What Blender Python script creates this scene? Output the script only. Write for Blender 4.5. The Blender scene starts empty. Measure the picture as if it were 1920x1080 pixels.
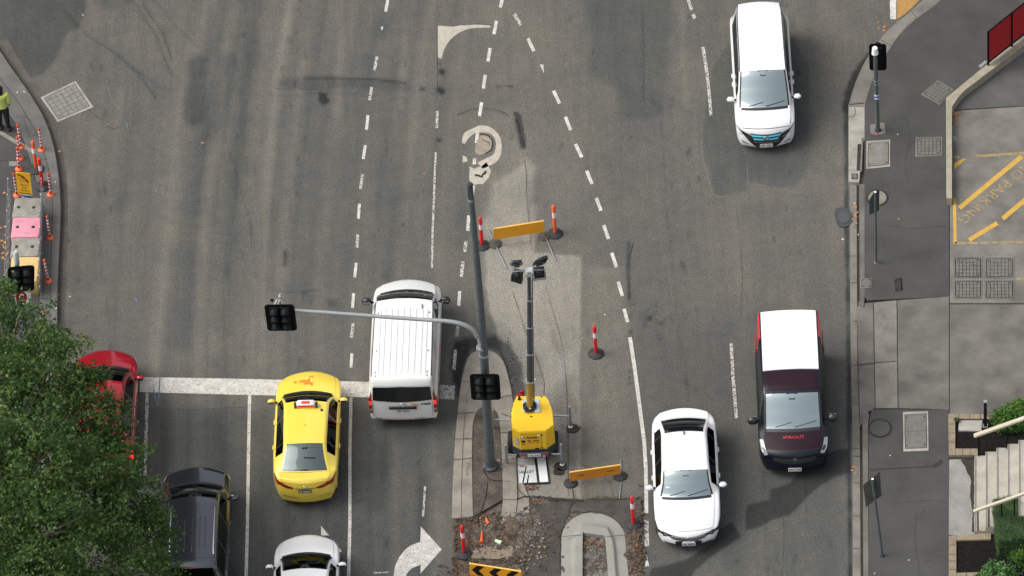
import bpy, bmesh, math, random
import numpy as np
from mathutils import Vector, Matrix
random.seed(7); rng = np.random.default_rng(7)
S = bpy.context.scene
COL = S.collection
# ---------------------------------------------------------------- camera
FPX = 14000.0; PITCH = math.radians(45.7); ROLL = 0.068; DIST = FPX/65.6
cp, sp = math.cos(PITCH), math.sin(PITCH)
FW = Vector((0, cp, -sp)); R0 = Vector((1, 0, 0)); U0 = Vector((0, sp, cp))
RT = math.cos(ROLL)*R0 - math.sin(ROLL)*U0
UP = math.cos(ROLL)*U0 + math.sin(ROLL)*R0
EYE = -FW*DIST
def ray(px, py):
    return FW + RT*((px-960)/FPX) + UP*((540-py)/FPX)
def G(px, py, z=0.0):
    d = ray(px, py); return EYE + d*((z-EYE.z)/d.z)
XR = (G(1060, 540)-G(860, 540)).normalized()
YU = Vector((-XR.y, XR.x, 0))
def V(px, py, base):
    """point seen at a pixel on the upright plane through base that runs along XR"""
    d = ray(px, py); t = (base-EYE).dot(YU)/d.dot(YU); return EYE + d*t
def proj(p):
    v = p-EYE; w = v.dot(FW); return 960+FPX*v.dot(RT)/w, 540-FPX*v.dot(UP)/w
cam = bpy.data.cameras.new('camera'); camo = bpy.data.objects.new('camera', cam); COL.objects.link(camo)
M = Matrix((RT, UP, -FW)).transposed().to_4x4(); M.translation = EYE
camo.matrix_world = M; cam.sensor_width = 36; cam.lens = FPX/1920*36
cam.clip_start = 1; cam.clip_end = 3000; S.camera = camo
# ---------------------------------------------------------------- materials
def lin(r, g, b):
    f = lambda c: ((c/255+.055)/1.055)**2.4 if c > 10 else c/255/12.92
    return (f(r), f(g), f(b))
MATS = {}
def mat(name, col, rough=.6, metal=0., spec=.5, coat=0., var=0., vs=4., fine=0., fs=40., bump=0., bs=60., col2=None, cut=None, cs=14., emit=None, stretch=None):
    if name in MATS: return MATS[name]
    m = bpy.data.materials.new(name); m.use_nodes = True; MATS[name] = m
    nt = m.node_tree; N = nt.nodes; L = nt.links; b = N['Principled BSDF']
    b.inputs['Base Color'].default_value = (*col, 1); b.inputs['Roughness'].default_value = rough
    b.inputs['Metallic'].default_value = metal; b.inputs['Specular IOR Level'].default_value = spec
    b.inputs['Coat Weight'].default_value = coat; b.inputs['Coat Roughness'].default_value = .04
    if emit: b.inputs['Emission Color'].default_value = (*col, 1); b.inputs['Emission Strength'].default_value = emit
    if var or fine or cut or bump:
        geo = N.new('ShaderNodeNewGeometry'); vec = geo.outputs['Position']
        if stretch:
            mp = N.new('ShaderNodeMapping'); mp.inputs['Scale'].default_value = stretch; L.new(vec, mp.inputs[0]); vec = mp.outputs[0]
        def noise(sc, det=3, rg=.6):
            n = N.new('ShaderNodeTexNoise'); n.inputs['Scale'].default_value = sc; n.inputs['Detail'].default_value = det
            n.inputs['Roughness'].default_value = rg; L.new(vec, n.inputs['Vector']); return n.outputs['Fac']
        def mapr(f, a0, a1, b0, b1):
            r = N.new('ShaderNodeMapRange'); L.new(f, r.inputs[0])
            for k, v in zip((1, 2, 3, 4), (a0, a1, b0, b1)): r.inputs[k].default_value = v
            return r.outputs[0]
        cur = None
        rgb = N.new('ShaderNodeRGB'); rgb.outputs[0].default_value = (*col, 1); cur = rgb.outputs[0]
        def mul(c, f):
            x = N.new('ShaderNodeVectorMath'); x.operation = 'SCALE'; L.new(c, x.inputs[0]); L.new(f, x.inputs['Scale']); return x.outputs[0]
        if var: cur = mul(cur, mapr(noise(vs, 4), .3, .7, 1-var, 1+var))
        if fine: cur = mul(cur, mapr(noise(fs, 2), .3, .7, 1-fine, 1+fine))
        if cut is not None:
            mx = N.new('ShaderNodeMix'); mx.data_type = 'RGBA'; L.new(mapr(noise(cs, 6, .75), cut-.03, cut+.03, 0, 1), mx.inputs[0])
            L.new(cur, mx.inputs[6]); mx.inputs[7].default_value = (*col2, 1); cur = mx.outputs[2]
        L.new(cur, b.inputs['Base Color'])
        if bump:
            bp = N.new('ShaderNodeBump'); bp.inputs['Strength'].default_value = bump; bp.inputs['Distance'].default_value = .01
            L.new(noise(bs, 4), bp.inputs['Height']); L.new(bp.outputs[0], b.inputs['Normal'])
    return m
def glass_mat(name, tint, refl=.16, clear=.55, ior=1.5):
    m = bpy.data.materials.new(name); m.use_nodes = True; MATS[name] = m
    nt = m.node_tree; N = nt.nodes; L = nt.links
    for n in list(N): N.remove(n)
    out = N.new('ShaderNodeOutputMaterial'); tr = N.new('ShaderNodeBsdfTransparent'); tr.inputs[0].default_value = (tint[0]*clear, tint[1]*clear, tint[2]*clear, 1)
    gl = N.new('ShaderNodeBsdfGlossy'); gl.inputs['Roughness'].default_value = .02; gl.inputs['Color'].default_value = (.86, 1, .99, 1)
    fr = N.new('ShaderNodeFresnel'); fr.inputs['IOR'].default_value = ior
    ad = N.new('ShaderNodeMath'); ad.operation = 'ADD'; L.new(fr.outputs[0], ad.inputs[0]); ad.inputs[1].default_value = refl
    mx = N.new('ShaderNodeMixShader'); L.new(ad.outputs[0], mx.inputs[0]); L.new(tr.outputs[0], mx.inputs[1]); L.new(gl.outputs[0], mx.inputs[2])
    L.new(mx.outputs[0], out.inputs[0]); return m
# ---------------------------------------------------------------- mesh builder
class MB:
    def __init__(s): s.v = []; s.f = []; s.sm = []
    def add(s, vs, fs, smooth=False):
        o = len(s.v); s.v += [tuple(v) for v in vs]; s.f += [tuple(o+i for i in f) for f in fs]; s.sm += [smooth]*len(fs); return s
    def box(s, c, sz, rot=None, taper=1.0, bev=0.0):
        x, y, z = sz[0]/2, sz[1]/2, sz[2]/2; r = rot or Matrix.Identity(3)
        if bev:
            bev = min(bev, x*.9, y*.9); prof = [(x, y-bev), (x-bev*.3, y-bev*.3), (x-bev, y)]
            poly = []
            for sx, sy, rev in ((1, 1, 0), (-1, 1, 1), (-1, -1, 0), (1, -1, 1)):
                q = [(sx*a, sy*b) for a, b in prof]; poly += q[::-1] if rev else q
            n = len(poly); bz = min(bev, z*.8); vs = []
            for zz, k in ((-z, 1.), (z-bz, 1.), (z-bz*.3, 1-bz*.3/max(x, y)), (z, 1-bz/min(x, y)*.8)):
                t = taper if zz > 0 else 1
                vs += [r @ Vector((a*k*t, b*k*t, zz)) + Vector(c) for a, b in poly]
            fs = [(i+j*n, (i+1) % n+j*n, (i+1) % n+(j+1)*n, i+(j+1)*n) for j in range(3) for i in range(n)]
            fs += [tuple(range(n))[::-1], tuple(range(3*n, 4*n))]
            return s.add(vs, fs, True)
        vs = [r @ Vector((a*x*(taper if c2 > 0 else 1), b*y*(taper if c2 > 0 else 1), c2*z)) + Vector(c) for a in (-1, 1) for b in (-1, 1) for c2 in (-1, 1)]
        return s.add(vs, [(0, 1, 3, 2), (4, 6, 7, 5), (0, 4, 5, 1), (2, 3, 7, 6), (0, 2, 6, 4), (1, 5, 7, 3)])
    def tube(s, pts, r, n=10, cap=True):
        pts = [Vector(p) for p in pts]; rs = r if isinstance(r, (list, tuple)) else [r]*len(pts); vs = []; a = None
        for i, p in enumerate(pts):
            d = ((pts[min(i+1, len(pts)-1)]-p)+(p-pts[max(i-1, 0)])).normalized()
            if a is None: a = d.orthogonal().normalized()
            a = (a-d*a.dot(d)).normalized(); b = d.cross(a)
            vs += [p+(a*math.cos(t)+b*math.sin(t))*rs[i] for t in [2*math.pi*k/n for k in range(n)]]
        fs = [(i*n+k, i*n+(k+1) % n, (i+1)*n+(k+1) % n, (i+1)*n+k) for i in range(len(pts)-1) for k in range(n)]
        s.add(vs, fs, True)
        if cap: s.add(vs[:n], [tuple(range(n))[::-1]]); s.add(vs[-n:], [tuple(range(n))])
        return s
    def lathe(s, c, prof, n=16, axis=None):
        c = Vector(c); ax = (axis or Vector((0, 0, 1))).normalized(); a = ax.orthogonal().normalized(); b = ax.cross(a); vs = []
        for r, z in prof: vs += [c+ax*z+(a*math.cos(2*math.pi*k/n)+b*math.sin(2*math.pi*k/n))*r for k in range(n)]
        fs = [(i*n+k, i*n+(k+1) % n, (i+1)*n+(k+1) % n, (i+1)*n+k) for i in range(len(prof)-1) for k in range(n)]
        s.add(vs, fs, True); s.add(vs[-n:], [tuple(range(n))]); s.add(vs[:n], [tuple(range(n))[::-1]])
        return s
    def prism(s, poly, z0, z1):
        """poly: points whose pixel look was taken at height z1"""
        n = len(poly); a = sum(poly[i][0]*poly[(i+1) % n][1]-poly[(i+1) % n][0]*poly[i][1] for i in range(n))
        if a < 0: poly = poly[::-1]
        vs = [(p[0], p[1], z0) for p in poly]+[(p[0], p[1], z1) for p in poly]
        return s.add(vs, [tuple(range(n, 2*n)), tuple(range(n))[::-1]]+[(i, (i+1) % n, n+(i+1) % n, n+i) for i in range(n)])
    def sheet(s, poly, z):
        n = len(poly); a = sum(poly[i][0]*poly[(i+1) % n][1]-poly[(i+1) % n][0]*poly[i][1] for i in range(n))
        if a < 0: poly = poly[::-1]
        return s.add([(p[0], p[1], z) for p in poly], [tuple(range(n))])
    def grid(s, fn, nu, nv, smooth=True):
        vs = [fn(i/nu, j/nv) for j in range(nv+1) for i in range(nu+1)]
        return s.add(vs, [(j*(nu+1)+i, j*(nu+1)+i+1, (j+1)*(nu+1)+i+1, (j+1)*(nu+1)+i) for j in range(nv) for i in range(nu)], smooth)
    def ball(s, c, r, n=10, m=7):
        c = Vector(c); r = r if isinstance(r, (tuple, list, Vector)) else (r, r, r)
        return s.grid(lambda u, v: c+Vector((r[0]*math.cos(2*math.pi*u)*math.sin(math.pi*v), r[1]*math.sin(2*math.pi*u)*math.sin(math.pi*v), -r[2]*math.cos(math.pi*v))), n, m)
    def build(s, name, m, parent=None, **pr):
        me = bpy.data.meshes.new(name); me.from_pydata(s.v, [], s.f); me.polygons.foreach_set('use_smooth', s.sm); me.update()
        if m: me.materials.append(m)
        o = bpy.data.objects.new(name, me); COL.objects.link(o)
        if parent: o.parent = parent
        tag(o, **pr); return o
def tag(o, label=None, cat=None, group=None, kind=None):
    for k, v in (('label', label), ('category', cat), ('group', group), ('kind', kind)):
        if v: o[k] = v
    return o
def empty(name, loc, rz=0, **pr):
    o = bpy.data.objects.new(name, None); COL.objects.link(o); o.location = loc; o.rotation_euler = (0, 0, rz); o.empty_display_size = .2; tag(o, **pr); return o
def copy_tree(o, parent=None):
    c = o.copy(); COL.objects.link(c); c.parent = parent
    for ch in list(o.children): copy_tree(ch, c)
    return c
def gp(pts, z=0.0): return [G(x, y, z) for x, y in pts]
def smoothpoly(pts, n=6, closed=False):
    P = [Vector((*p, 0)) for p in pts]; out = []; m = len(P)
    for i in range(m if closed else m-1):
        if closed: p0, p1, p2, p3 = P[i-1], P[i], P[(i+1) % m], P[(i+2) % m]
        else: p0, p1, p2, p3 = P[max(i-1, 0)], P[i], P[i+1], P[min(i+2, m-1)]
        for k in range(n):
            t = k/n; q = .5*((2*p1)+(p2-p0)*t+(2*p0-5*p1+4*p2-p3)*t*t+(3*p1-p0-3*p2+p3)*t**3); out.append((q.x, q.y))
    if not closed: out.append(pts[-1])
    return out
def rough(pts, amp=2.0, step=7.0, seed=1):
    """wobble a closed pixel outline"""
    r = random.Random(seed); out = []
    for i, p in enumerate(pts):
        q = pts[(i+1) % len(pts)]; d = math.hypot(q[0]-p[0], q[1]-p[1]); n = max(1, int(d/step))
        for k in range(n): out.append((p[0]+(q[0]-p[0])*k/n+r.uniform(-amp, amp), p[1]+(q[1]-p[1])*k/n+r.uniform(-amp, amp)))
    return out
def line(mb, pts, w, z):
    """a painted or cracked line of pixel width w along pixel points"""
    P = [Vector((*p, 0)) for p in pts]; A = []; B = []
    for i, p in enumerate(P):
        d = (P[min(i+1, len(P)-1)]-P[max(i-1, 0)]).normalized(); n = Vector((-d.y, d.x, 0)); ww = w[i] if isinstance(w, list) else w
        A.append(p+n*ww/2); B.append(p-n*ww/2)
    for i in range(len(P)-1): mb.sheet([G(q.x, q.y, z) for q in (A[i], A[i+1], B[i+1], B[i])], z)
    return mb
_tc = {}
def text_mesh(s, bold=0.0):
    k = (s, bold)
    if k in _tc: return _tc[k]
    cu = bpy.data.curves.new('t', 'FONT'); cu.body = s; cu.align_x = 'CENTER'; cu.align_y = 'CENTER'; cu.resolution_u = 2; cu.offset = bold
    o = bpy.data.objects.new('t', cu); COL.objects.link(o); bpy.context.view_layer.update()
    me = bpy.data.meshes.new_from_object(o.evaluated_get(bpy.context.evaluated_depsgraph_get()))
    vs = [tuple(v.co) for v in me.vertices]; fs = [tuple(p.vertices) for p in me.polygons]
    bpy.data.objects.remove(o); bpy.data.curves.remove(cu); bpy.data.meshes.remove(me)
    ys = [v[1] for v in vs]; xs = [v[0] for v in vs]; cy = (max(ys)+min(ys))/2; cx = (max(xs)+min(xs))/2; h = max(ys)-min(ys); w = max(xs)-min(xs)
    r = ([((v[0]-cx)/w, (v[1]-cy)/h) for v in vs], fs); _tc[k] = r; return r
def put_text(mb, s, fn, w, h, bold=.02):
    """fn maps centred (x, y) metres to a 3D point; the text is w wide and h tall"""
    vs, fs = text_mesh(s, bold); mb.add([fn(x*w, y*h) for x, y in vs], fs); return mb
# ---------------------------------------------------------------- common materials
m_conc = mat('pale_concrete', (.30, .285, .25), .9, var=.26, vs=2.2, fine=.16, fs=45, bump=.3)
m_conc2 = mat('grey_concrete', (.165, .158, .136), .9, var=.26, vs=1.8, fine=.22, fs=45, bump=.3)
m_conc3 = mat('worn_concrete', (.125, .12, .105), .9, var=.32, vs=1.1, fine=.26, fs=40, bump=.3)
m_foot = mat('footpath_asphalt', (.056, .056, .0535), .93, var=.2, vs=.9, fine=.24, fs=34, bump=.4)
m_seam = mat('dark_joint_and_shade', (.030, .028, .024), .95)
m_darkline = mat('gutter_dark', (.030, .026, .021), .95, var=.3, vs=6, fine=.3, fs=50)
m_black = mat('black_plastic', (.008, .009, .010), .45, spec=.25)
m_rubber = mat('rubber', (.028, .029, .030), .75, var=.25, vs=12)
m_galv = mat('galvanised_steel', (.33, .36, .37), .42, metal=.55, var=.1, vs=7)
m_pole = mat('weathered_grey_pole', (.105, .125, .132), .5, metal=.35, var=.14, vs=6)
m_white = mat('white_enamel', (.78, .78, .76), .4)
m_paintw = mat('white_road_paint', (.53, .515, .47), .85, var=.22, vs=4, fine=.2, fs=30, cut=.575, cs=16, col2=(.15, .14, .125))
m_paintworn = mat('worn_road_paint', (.47, .455, .41), .85, var=.15, vs=5, cut=.52, cs=13, col2=(.11, .103, .093))
m_painty = mat('yellow_road_paint', (.50, .30, .055), .8, var=.12, vs=6, cut=.62, cs=18, col2=(.17, .15, .11))
m_paintyw = mat('worn_yellow_paint', (.38, .25, .08), .85, var=.12, vs=6, cut=.55, cs=20, col2=(.16, .145, .115))
m_red = mat('bollard_red', (.62, .018, .018), .4, var=.08, vs=9)
m_orange = mat('bollard_orange', (.72, .11, .035), .45, var=.1, vs=9)
m_sheet = mat('white_reflective_sheet', (.68, .68, .70), .35)
SUN_AZ = -88; EXPO = 0.62
# ---------------------------------------------------------------- road surface
def sdist(X, Y, poly):
    """signed pixel distance to a polygon, positive inside (numpy)"""
    n = len(poly); d = np.full(X.shape, 1e9); ins = np.zeros(X.shape, bool)
    for i in range(n):
        ax, ay = poly[i]; bx, by = poly[(i+1) % n]; ex, ey = bx-ax, by-ay; l = ex*ex+ey*ey+1e-9
        t = np.clip(((X-ax)*ex+(Y-ay)*ey)/l, 0, 1); d = np.minimum(d, np.hypot(X-ax-t*ex, Y-ay-t*ey))
        c = ((ay > Y) != (by > Y)) & (X < ex*(Y-ay)/(by-ay+1e-9)+ax); ins ^= c
    return np.where(ins, d, -d)
def ldist(X, Y, pts):
    d = np.full(X.shape, 1e9)
    for (ax, ay), (bx, by) in zip(pts[:-1], pts[1:]):
        ex, ey = bx-ax, by-ay; t = np.clip(((X-ax)*ex+(Y-ay)*ey)/(ex*ex+ey*ey+1e-9), 0, 1); d = np.minimum(d, np.hypot(X-ax-t*ex, Y-ay-t*ey))
    return d
STEP = 4
gx = np.arange(-160, 2090, STEP); gy = np.arange(-140, 1230, STEP)
X, Y = np.meshgrid(gx.astype(float), gy.astype(float))
def vnoise(sx, sy, seed):
    r = np.random.default_rng(seed); nx, ny = int(2400/sx)+3, int(1500/sy)+3; a = r.random((ny, nx))
    fx = (X+170)/sx; fy = (Y+150)/sy; ix = fx.astype(int); iy = fy.astype(int); fx -= ix; fy -= iy; fx = fx*fx*(3-2*fx); fy = fy*fy*(3-2*fy)
    return (a[iy, ix]*(1-fx)+a[iy, ix+1]*fx)*(1-fy)+(a[iy+1, ix]*(1-fx)+a[iy+1, ix+1]*fx)*fy-.5
wob = vnoise(26, 26, 1)*14+vnoise(9, 9, 2)*7
T = np.ones_like(X); WM = np.zeros_like(X)
T += vnoise(120, 160, 3)*.12+vnoise(50, 50, 4)*.08+vnoise(16, 16, 5)*.07+vnoise(9, 9, 15)*.05
Xl = X-np.where(Y < 700, ((700-Y)/700)**1.7*70, 0)
def disc0(cx, cy, rx, ry, n=12): return [(cx+rx*math.cos(6.283*i/n), cy+ry*math.sin(6.283*i/n)) for i in range(n)]
r1 = np.random.default_rng(11); n1 = np.convolve(r1.random(800)-.5, np.ones(3)/3, 'same')
T += np.where(X < 880, 1, 0)*np.interp(Xl+200, np.arange(800)*7, n1)*.55*(.6+vnoise(200, 260, 6))
T += np.where(X > 1150, 1, 0)*np.interp(X-.04*Y+200, np.arange(800)*9, n1)*.24
def blob(poly, amp, soft=14, w=1.0):
    global T
    T *= 1+max(-.8, amp*(1.5 if amp < 0 else 1.5))*np.clip((sdist(X, Y, poly)+wob*w)/soft+.5, 0, 1)
def streak(pts, hw, amp, soft=10, w=.4):
    global T
    T *= 1+max(-.8, amp*(1.5 if amp < 0 else 2.1))*np.clip((hw-ldist(X, Y, pts)+wob*w)/soft+.5, 0, 1)
streak([(402, -30), (360, 100), (335, 250), (322, 420), (305, 560), (290, 700)], 12, .17, 22)
streak([(372, 125), (366, 215)], 20, -.24, 16); streak([(430, 115), (412, 200), (400, 250)], 17, -.13, 16)
streak([(378, 240), (352, 400), (345, 520), (338, 640)], 20, -.13, 22)
streak([(255, 230), (262, 330), (180, 420)], 18, -.06, 40)
streak([(398, -20), (392, 60), (388, 110)], 6, -.14, 12)
streak([(548, -20), (520, 150), (505, 300), (496, 540), (492, 700)], 7, .11, 12)
streak([(642, -20), (636, 120), (632, 220)], 6, .1, 10); streak([(762, -20), (756, 120), (752, 200)], 5, .09, 10)
streak([(725, 30), (715, 60)], 12, -.12, 20)
streak([(470, -20), (455, 300), (440, 700)], 16, -.07, 22); streak([(600, -20), (580, 260), (566, 520), (560, 700)], 22, -.06, 26)
streak([(720, 200), (735, 340), (742, 520)], 26, -.05, 26)
blob([(516, 146), (640, 143), (765, 152), (765, 168), (640, 168), (516, 166)], -.14, 8, .5)
streak([(572, 146), (640, 147), (700, 148), (760, 156)], 1.5, -.25, 4, .1)
blob([(600, 174), (612, 176), (620, 190), (606, 197), (597, 188)], -.42, 5, .35); blob([(531, 468), (539, 470), (538, 500), (530, 498)], -.38, 8, .2)
blob([(612, 560), (632, 560), (630, 578), (616, 576)], -.2, 8, .3)
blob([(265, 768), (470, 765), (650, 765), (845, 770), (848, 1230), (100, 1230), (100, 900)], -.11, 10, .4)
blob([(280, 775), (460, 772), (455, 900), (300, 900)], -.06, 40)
blob([(690, 820), (735, 830), (725, 960), (690, 960)], -.12, 22); streak([(792, 900), (788, 1000)], 10, -.12, 16); blob([(330, 1060), (470, 1050), (470, 1230), (330, 1230)], -.10, 30)
blob([(818, 880), (848, 880), (850, 1230), (812, 1230)], .16, 12, .4)
# right carriageway
blob([(1092, -30), (1262, -30), (1262, 60), (1250, 160), (1240, 215), (1200, 222), (1165, 225), (1160, 160), (1110, 150), (1100, 60)], -.15, 16, .8)
streak([(1280, 20), (1282, 140), (1290, 200)], 6, .10, 12); streak([(1205, 0), (1205, 170)], 2, -.12, 6, .2)
blob([(1318, 250), (1322, 300), (1342, 366), (1400, 358), (1402, 342), (1440, 350), (1490, 352), (1520, 300), (1515, 120), (1480, 60), (1380, 60), (1335, 130)], -.16, 7, .35)  # dark asphalt patch merged with shade painted around and below the minivan
blob([(1402, 60), (1550, 80), (1550, 300), (1402, 340)], -.06, 50)  # soft shade painted in beside and below the minivan
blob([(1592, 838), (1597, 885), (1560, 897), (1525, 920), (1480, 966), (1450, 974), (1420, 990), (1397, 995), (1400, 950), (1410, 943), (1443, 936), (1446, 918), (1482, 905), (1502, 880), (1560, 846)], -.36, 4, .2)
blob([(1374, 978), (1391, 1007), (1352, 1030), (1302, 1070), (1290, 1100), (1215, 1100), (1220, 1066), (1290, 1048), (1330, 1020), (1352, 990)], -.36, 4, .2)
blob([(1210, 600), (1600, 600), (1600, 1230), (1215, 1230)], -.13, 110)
streak([(1330, 300), (1360, 520), (1370, 640)], 30, .04, 40)
streak([(1179, 455), (1178, 500), (1180, 560)], 2.5, -.42, 5, .25)
for i in range(26):
    a, b = 1212+r1.normal()*17, 590+r1.normal()*16; streak([(a, b), (a+r1.normal()*5, b+r1.normal()*4)], 2.6, -.2, 4, .3)
for a, b in ((1181, 622), (1182, 632), (1181, 697), (1180, 708), (1180, 719), (1234, 628), (1237, 636)): streak([(a, b), (a+1, b+1)], 2.6, -.4, 4, .2)
streak([(1588, 205), (1587, 400), (1590, 560), (1592, 800), (1595, 1230)], 3.5, -.42, 5, .35)
streak([(1655, 82), (1628, 108), (1606, 140), (1590, 180), (1588, 205)], 6.5, -.45, 6, .4)
# corner of the side street
blob([(-160, -140), (165, -140), (160, 0), (157, 30), (148, 50), (122, 60), (116, 90), (100, 115), (75, 141), (52, 142), (32, 112), (26, 104), (-160, 60)], -.21, 7, .5)
blob([(165, -30), (262, -30), (240, 8), (180, 14)], -.12, 14)
for p in ([(232, -20), (262, 20), (290, 62), (300, 92), (322, 140)], [(256, -20), (290, 40), (308, 66), (324, 116)], [(120, 20), (160, 62), (210, 96), (262, 142), (292, 184)], [(282, -10), (330, 50), (372, 88)], [(200, 80), (238, 118), (300, 165)]):
    streak(p, 1.6, -.16, 5, .12)
streak([(95, 215), (150, 290), (160, 300)], 16, -.05, 30)
streak([(108, 255), (124, 330), (132, 430), (128, 560)], 6, .12, 14)
# median
blob([(880, -30), (1000, -30), (1060, 120), (1140, 430), (1090, 480), (1000, 470), (990, 300), (890, 345), (870, 200)], .07, 60)
blob([(903, 420), (925, 345), (990, 300), (1001, 330), (1000, 490), (925, 600), (905, 540)], .34, 14, .6)
blob([(870, 345), (885, 230), (950, 210), (1000, 300), (990, 340), (905, 430)], .10, 30)
blob([(915, 470), (1000, 455), (1002, 474), (1088, 482), (1087, 935), (955, 940), (958, 700), (942, 660), (925, 600), (912, 540)], .60, 6, .35)
blob([(900, 430), (985, 380), (1000, 470), (1075, 490), (1078, 700), (1040, 720), (990, 640), (930, 600)], .12, 40)
for _a, _b in ((1030, 520), (1050, 640), (1010, 690), (930, 470), (960, 560), (1065, 870), (1050, 780)): blob(disc0(_a, _b, r1.uniform(10, 26), r1.uniform(14, 34)), r1.uniform(-.22, .12), 20)
blob([(905, 330), (990, 250), (1000, 320), (1000, 560), (925, 560)], .10, 40)
blob([(1088, 500), (1165, 500), (1192, 700), (1207, 930), (1088, 930)], .16, 10, .5)
blob([(1030, 740), (1075, 700), (1078, 810), (1035, 800)], -.22, 26); blob([(1082, 740), (1110, 740), (1100, 930), (1080, 900)], -.1, 30)
blob([(1010, 490), (1075, 500), (1080, 620), (1010, 620)], -.10, 60)
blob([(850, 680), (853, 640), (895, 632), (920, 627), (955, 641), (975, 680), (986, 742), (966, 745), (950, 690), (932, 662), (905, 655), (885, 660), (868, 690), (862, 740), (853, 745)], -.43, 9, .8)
blob([(960, 500), (972, 420), (998, 420), (1000, 500)], .08, 20)
streak([(968, 215), (976, 240), (978, 262), (982, 275)], 4, -.5, 5, .5)
streak([(858, 215), (884, 206), (905, 203), (935, 208), (952, 216)], 1.2, -.25, 4, .15)
for a, b, r in ((827, 135, 4.5), (825, 170, 6), (821, 262, 3), (790, 167, 2)): streak([(a, b), (a+3, b+1)], r, -.42, 5, .4)
streak([(930, 162), (960, 162)], 1.5, -.4, 4, .2)
for p in ([(985, 300), (998, 480)], [(1017, 560), (1062, 705), (1066, 900)], [(965, 560), (1019, 710), (1019, 740)]): streak(p, 1, -.18, 4, .1)
for k in range(60):
    a, b = r1.uniform(100, 1590), r1.uniform(0, 1080); streak([(a, b), (a+r1.normal()*2, b+r1.normal()*4)], 1.6, -.2, 4, .2)
# oil drips, old trench cuts and sealed cracks
for cx0, n_ in ((185, 26), (450, 30), (560, 44), (740, 40), (1285, 40), (1480, 40), (1060, 16)):
    for _ in range(n_):
        a, b = cx0+r1.normal()*16, r1.uniform(-20, 1080); streak([(a, b), (a+r1.normal()*2, b+r1.uniform(2, 14))], r1.uniform(1, 3), r1.uniform(-.2, -.06), 4, .3)
for p in ([(1105, 230), (1100, 300), (1108, 380)], [(1410, 520), (1425, 700), (1432, 900), (1440, 1080)], [(180, 420), (200, 560), (196, 700)], [(505, 180), (640, 175), (768, 185)], [(1500, 640), (1506, 800), (1512, 960)], [(1240, 230), (1252, 420), (1270, 600), (1290, 740)], [(620, 540), (560, 548), (500, 545)], [(415, 230), (470, 420), (480, 520)]):
    streak(p, 1.2, -.13, 4, .25)
for _ in range(70):
    a, b = r1.uniform(130, 1580), r1.uniform(0, 1080); blob(disc0(a, b, r1.uniform(4, 16), r1.uniform(6, 26)), r1.uniform(-.1, .07), 14)
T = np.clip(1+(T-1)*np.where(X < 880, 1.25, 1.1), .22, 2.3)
# pixel grid onto the ground, edges of the sheet run on to the horizon
dx = FW.x+RT.x*(X-960)/FPX+UP.x*(540-Y)/FPX; dy = FW.y+RT.y*(X-960)/FPX+UP.y*(540-Y)/FPX; dz = FW.z+RT.z*(X-960)/FPX+UP.z*(540-Y)/FPX
t = -EYE.z/dz; PX = EYE.x+dx*t; PY = EYE.y+dy*t
ny, nx = X.shape
co = np.stack([PX, PY, np.zeros_like(PX)], -1).reshape(-1, 3)
idx = np.arange(nx*ny).reshape(ny, nx)
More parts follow.
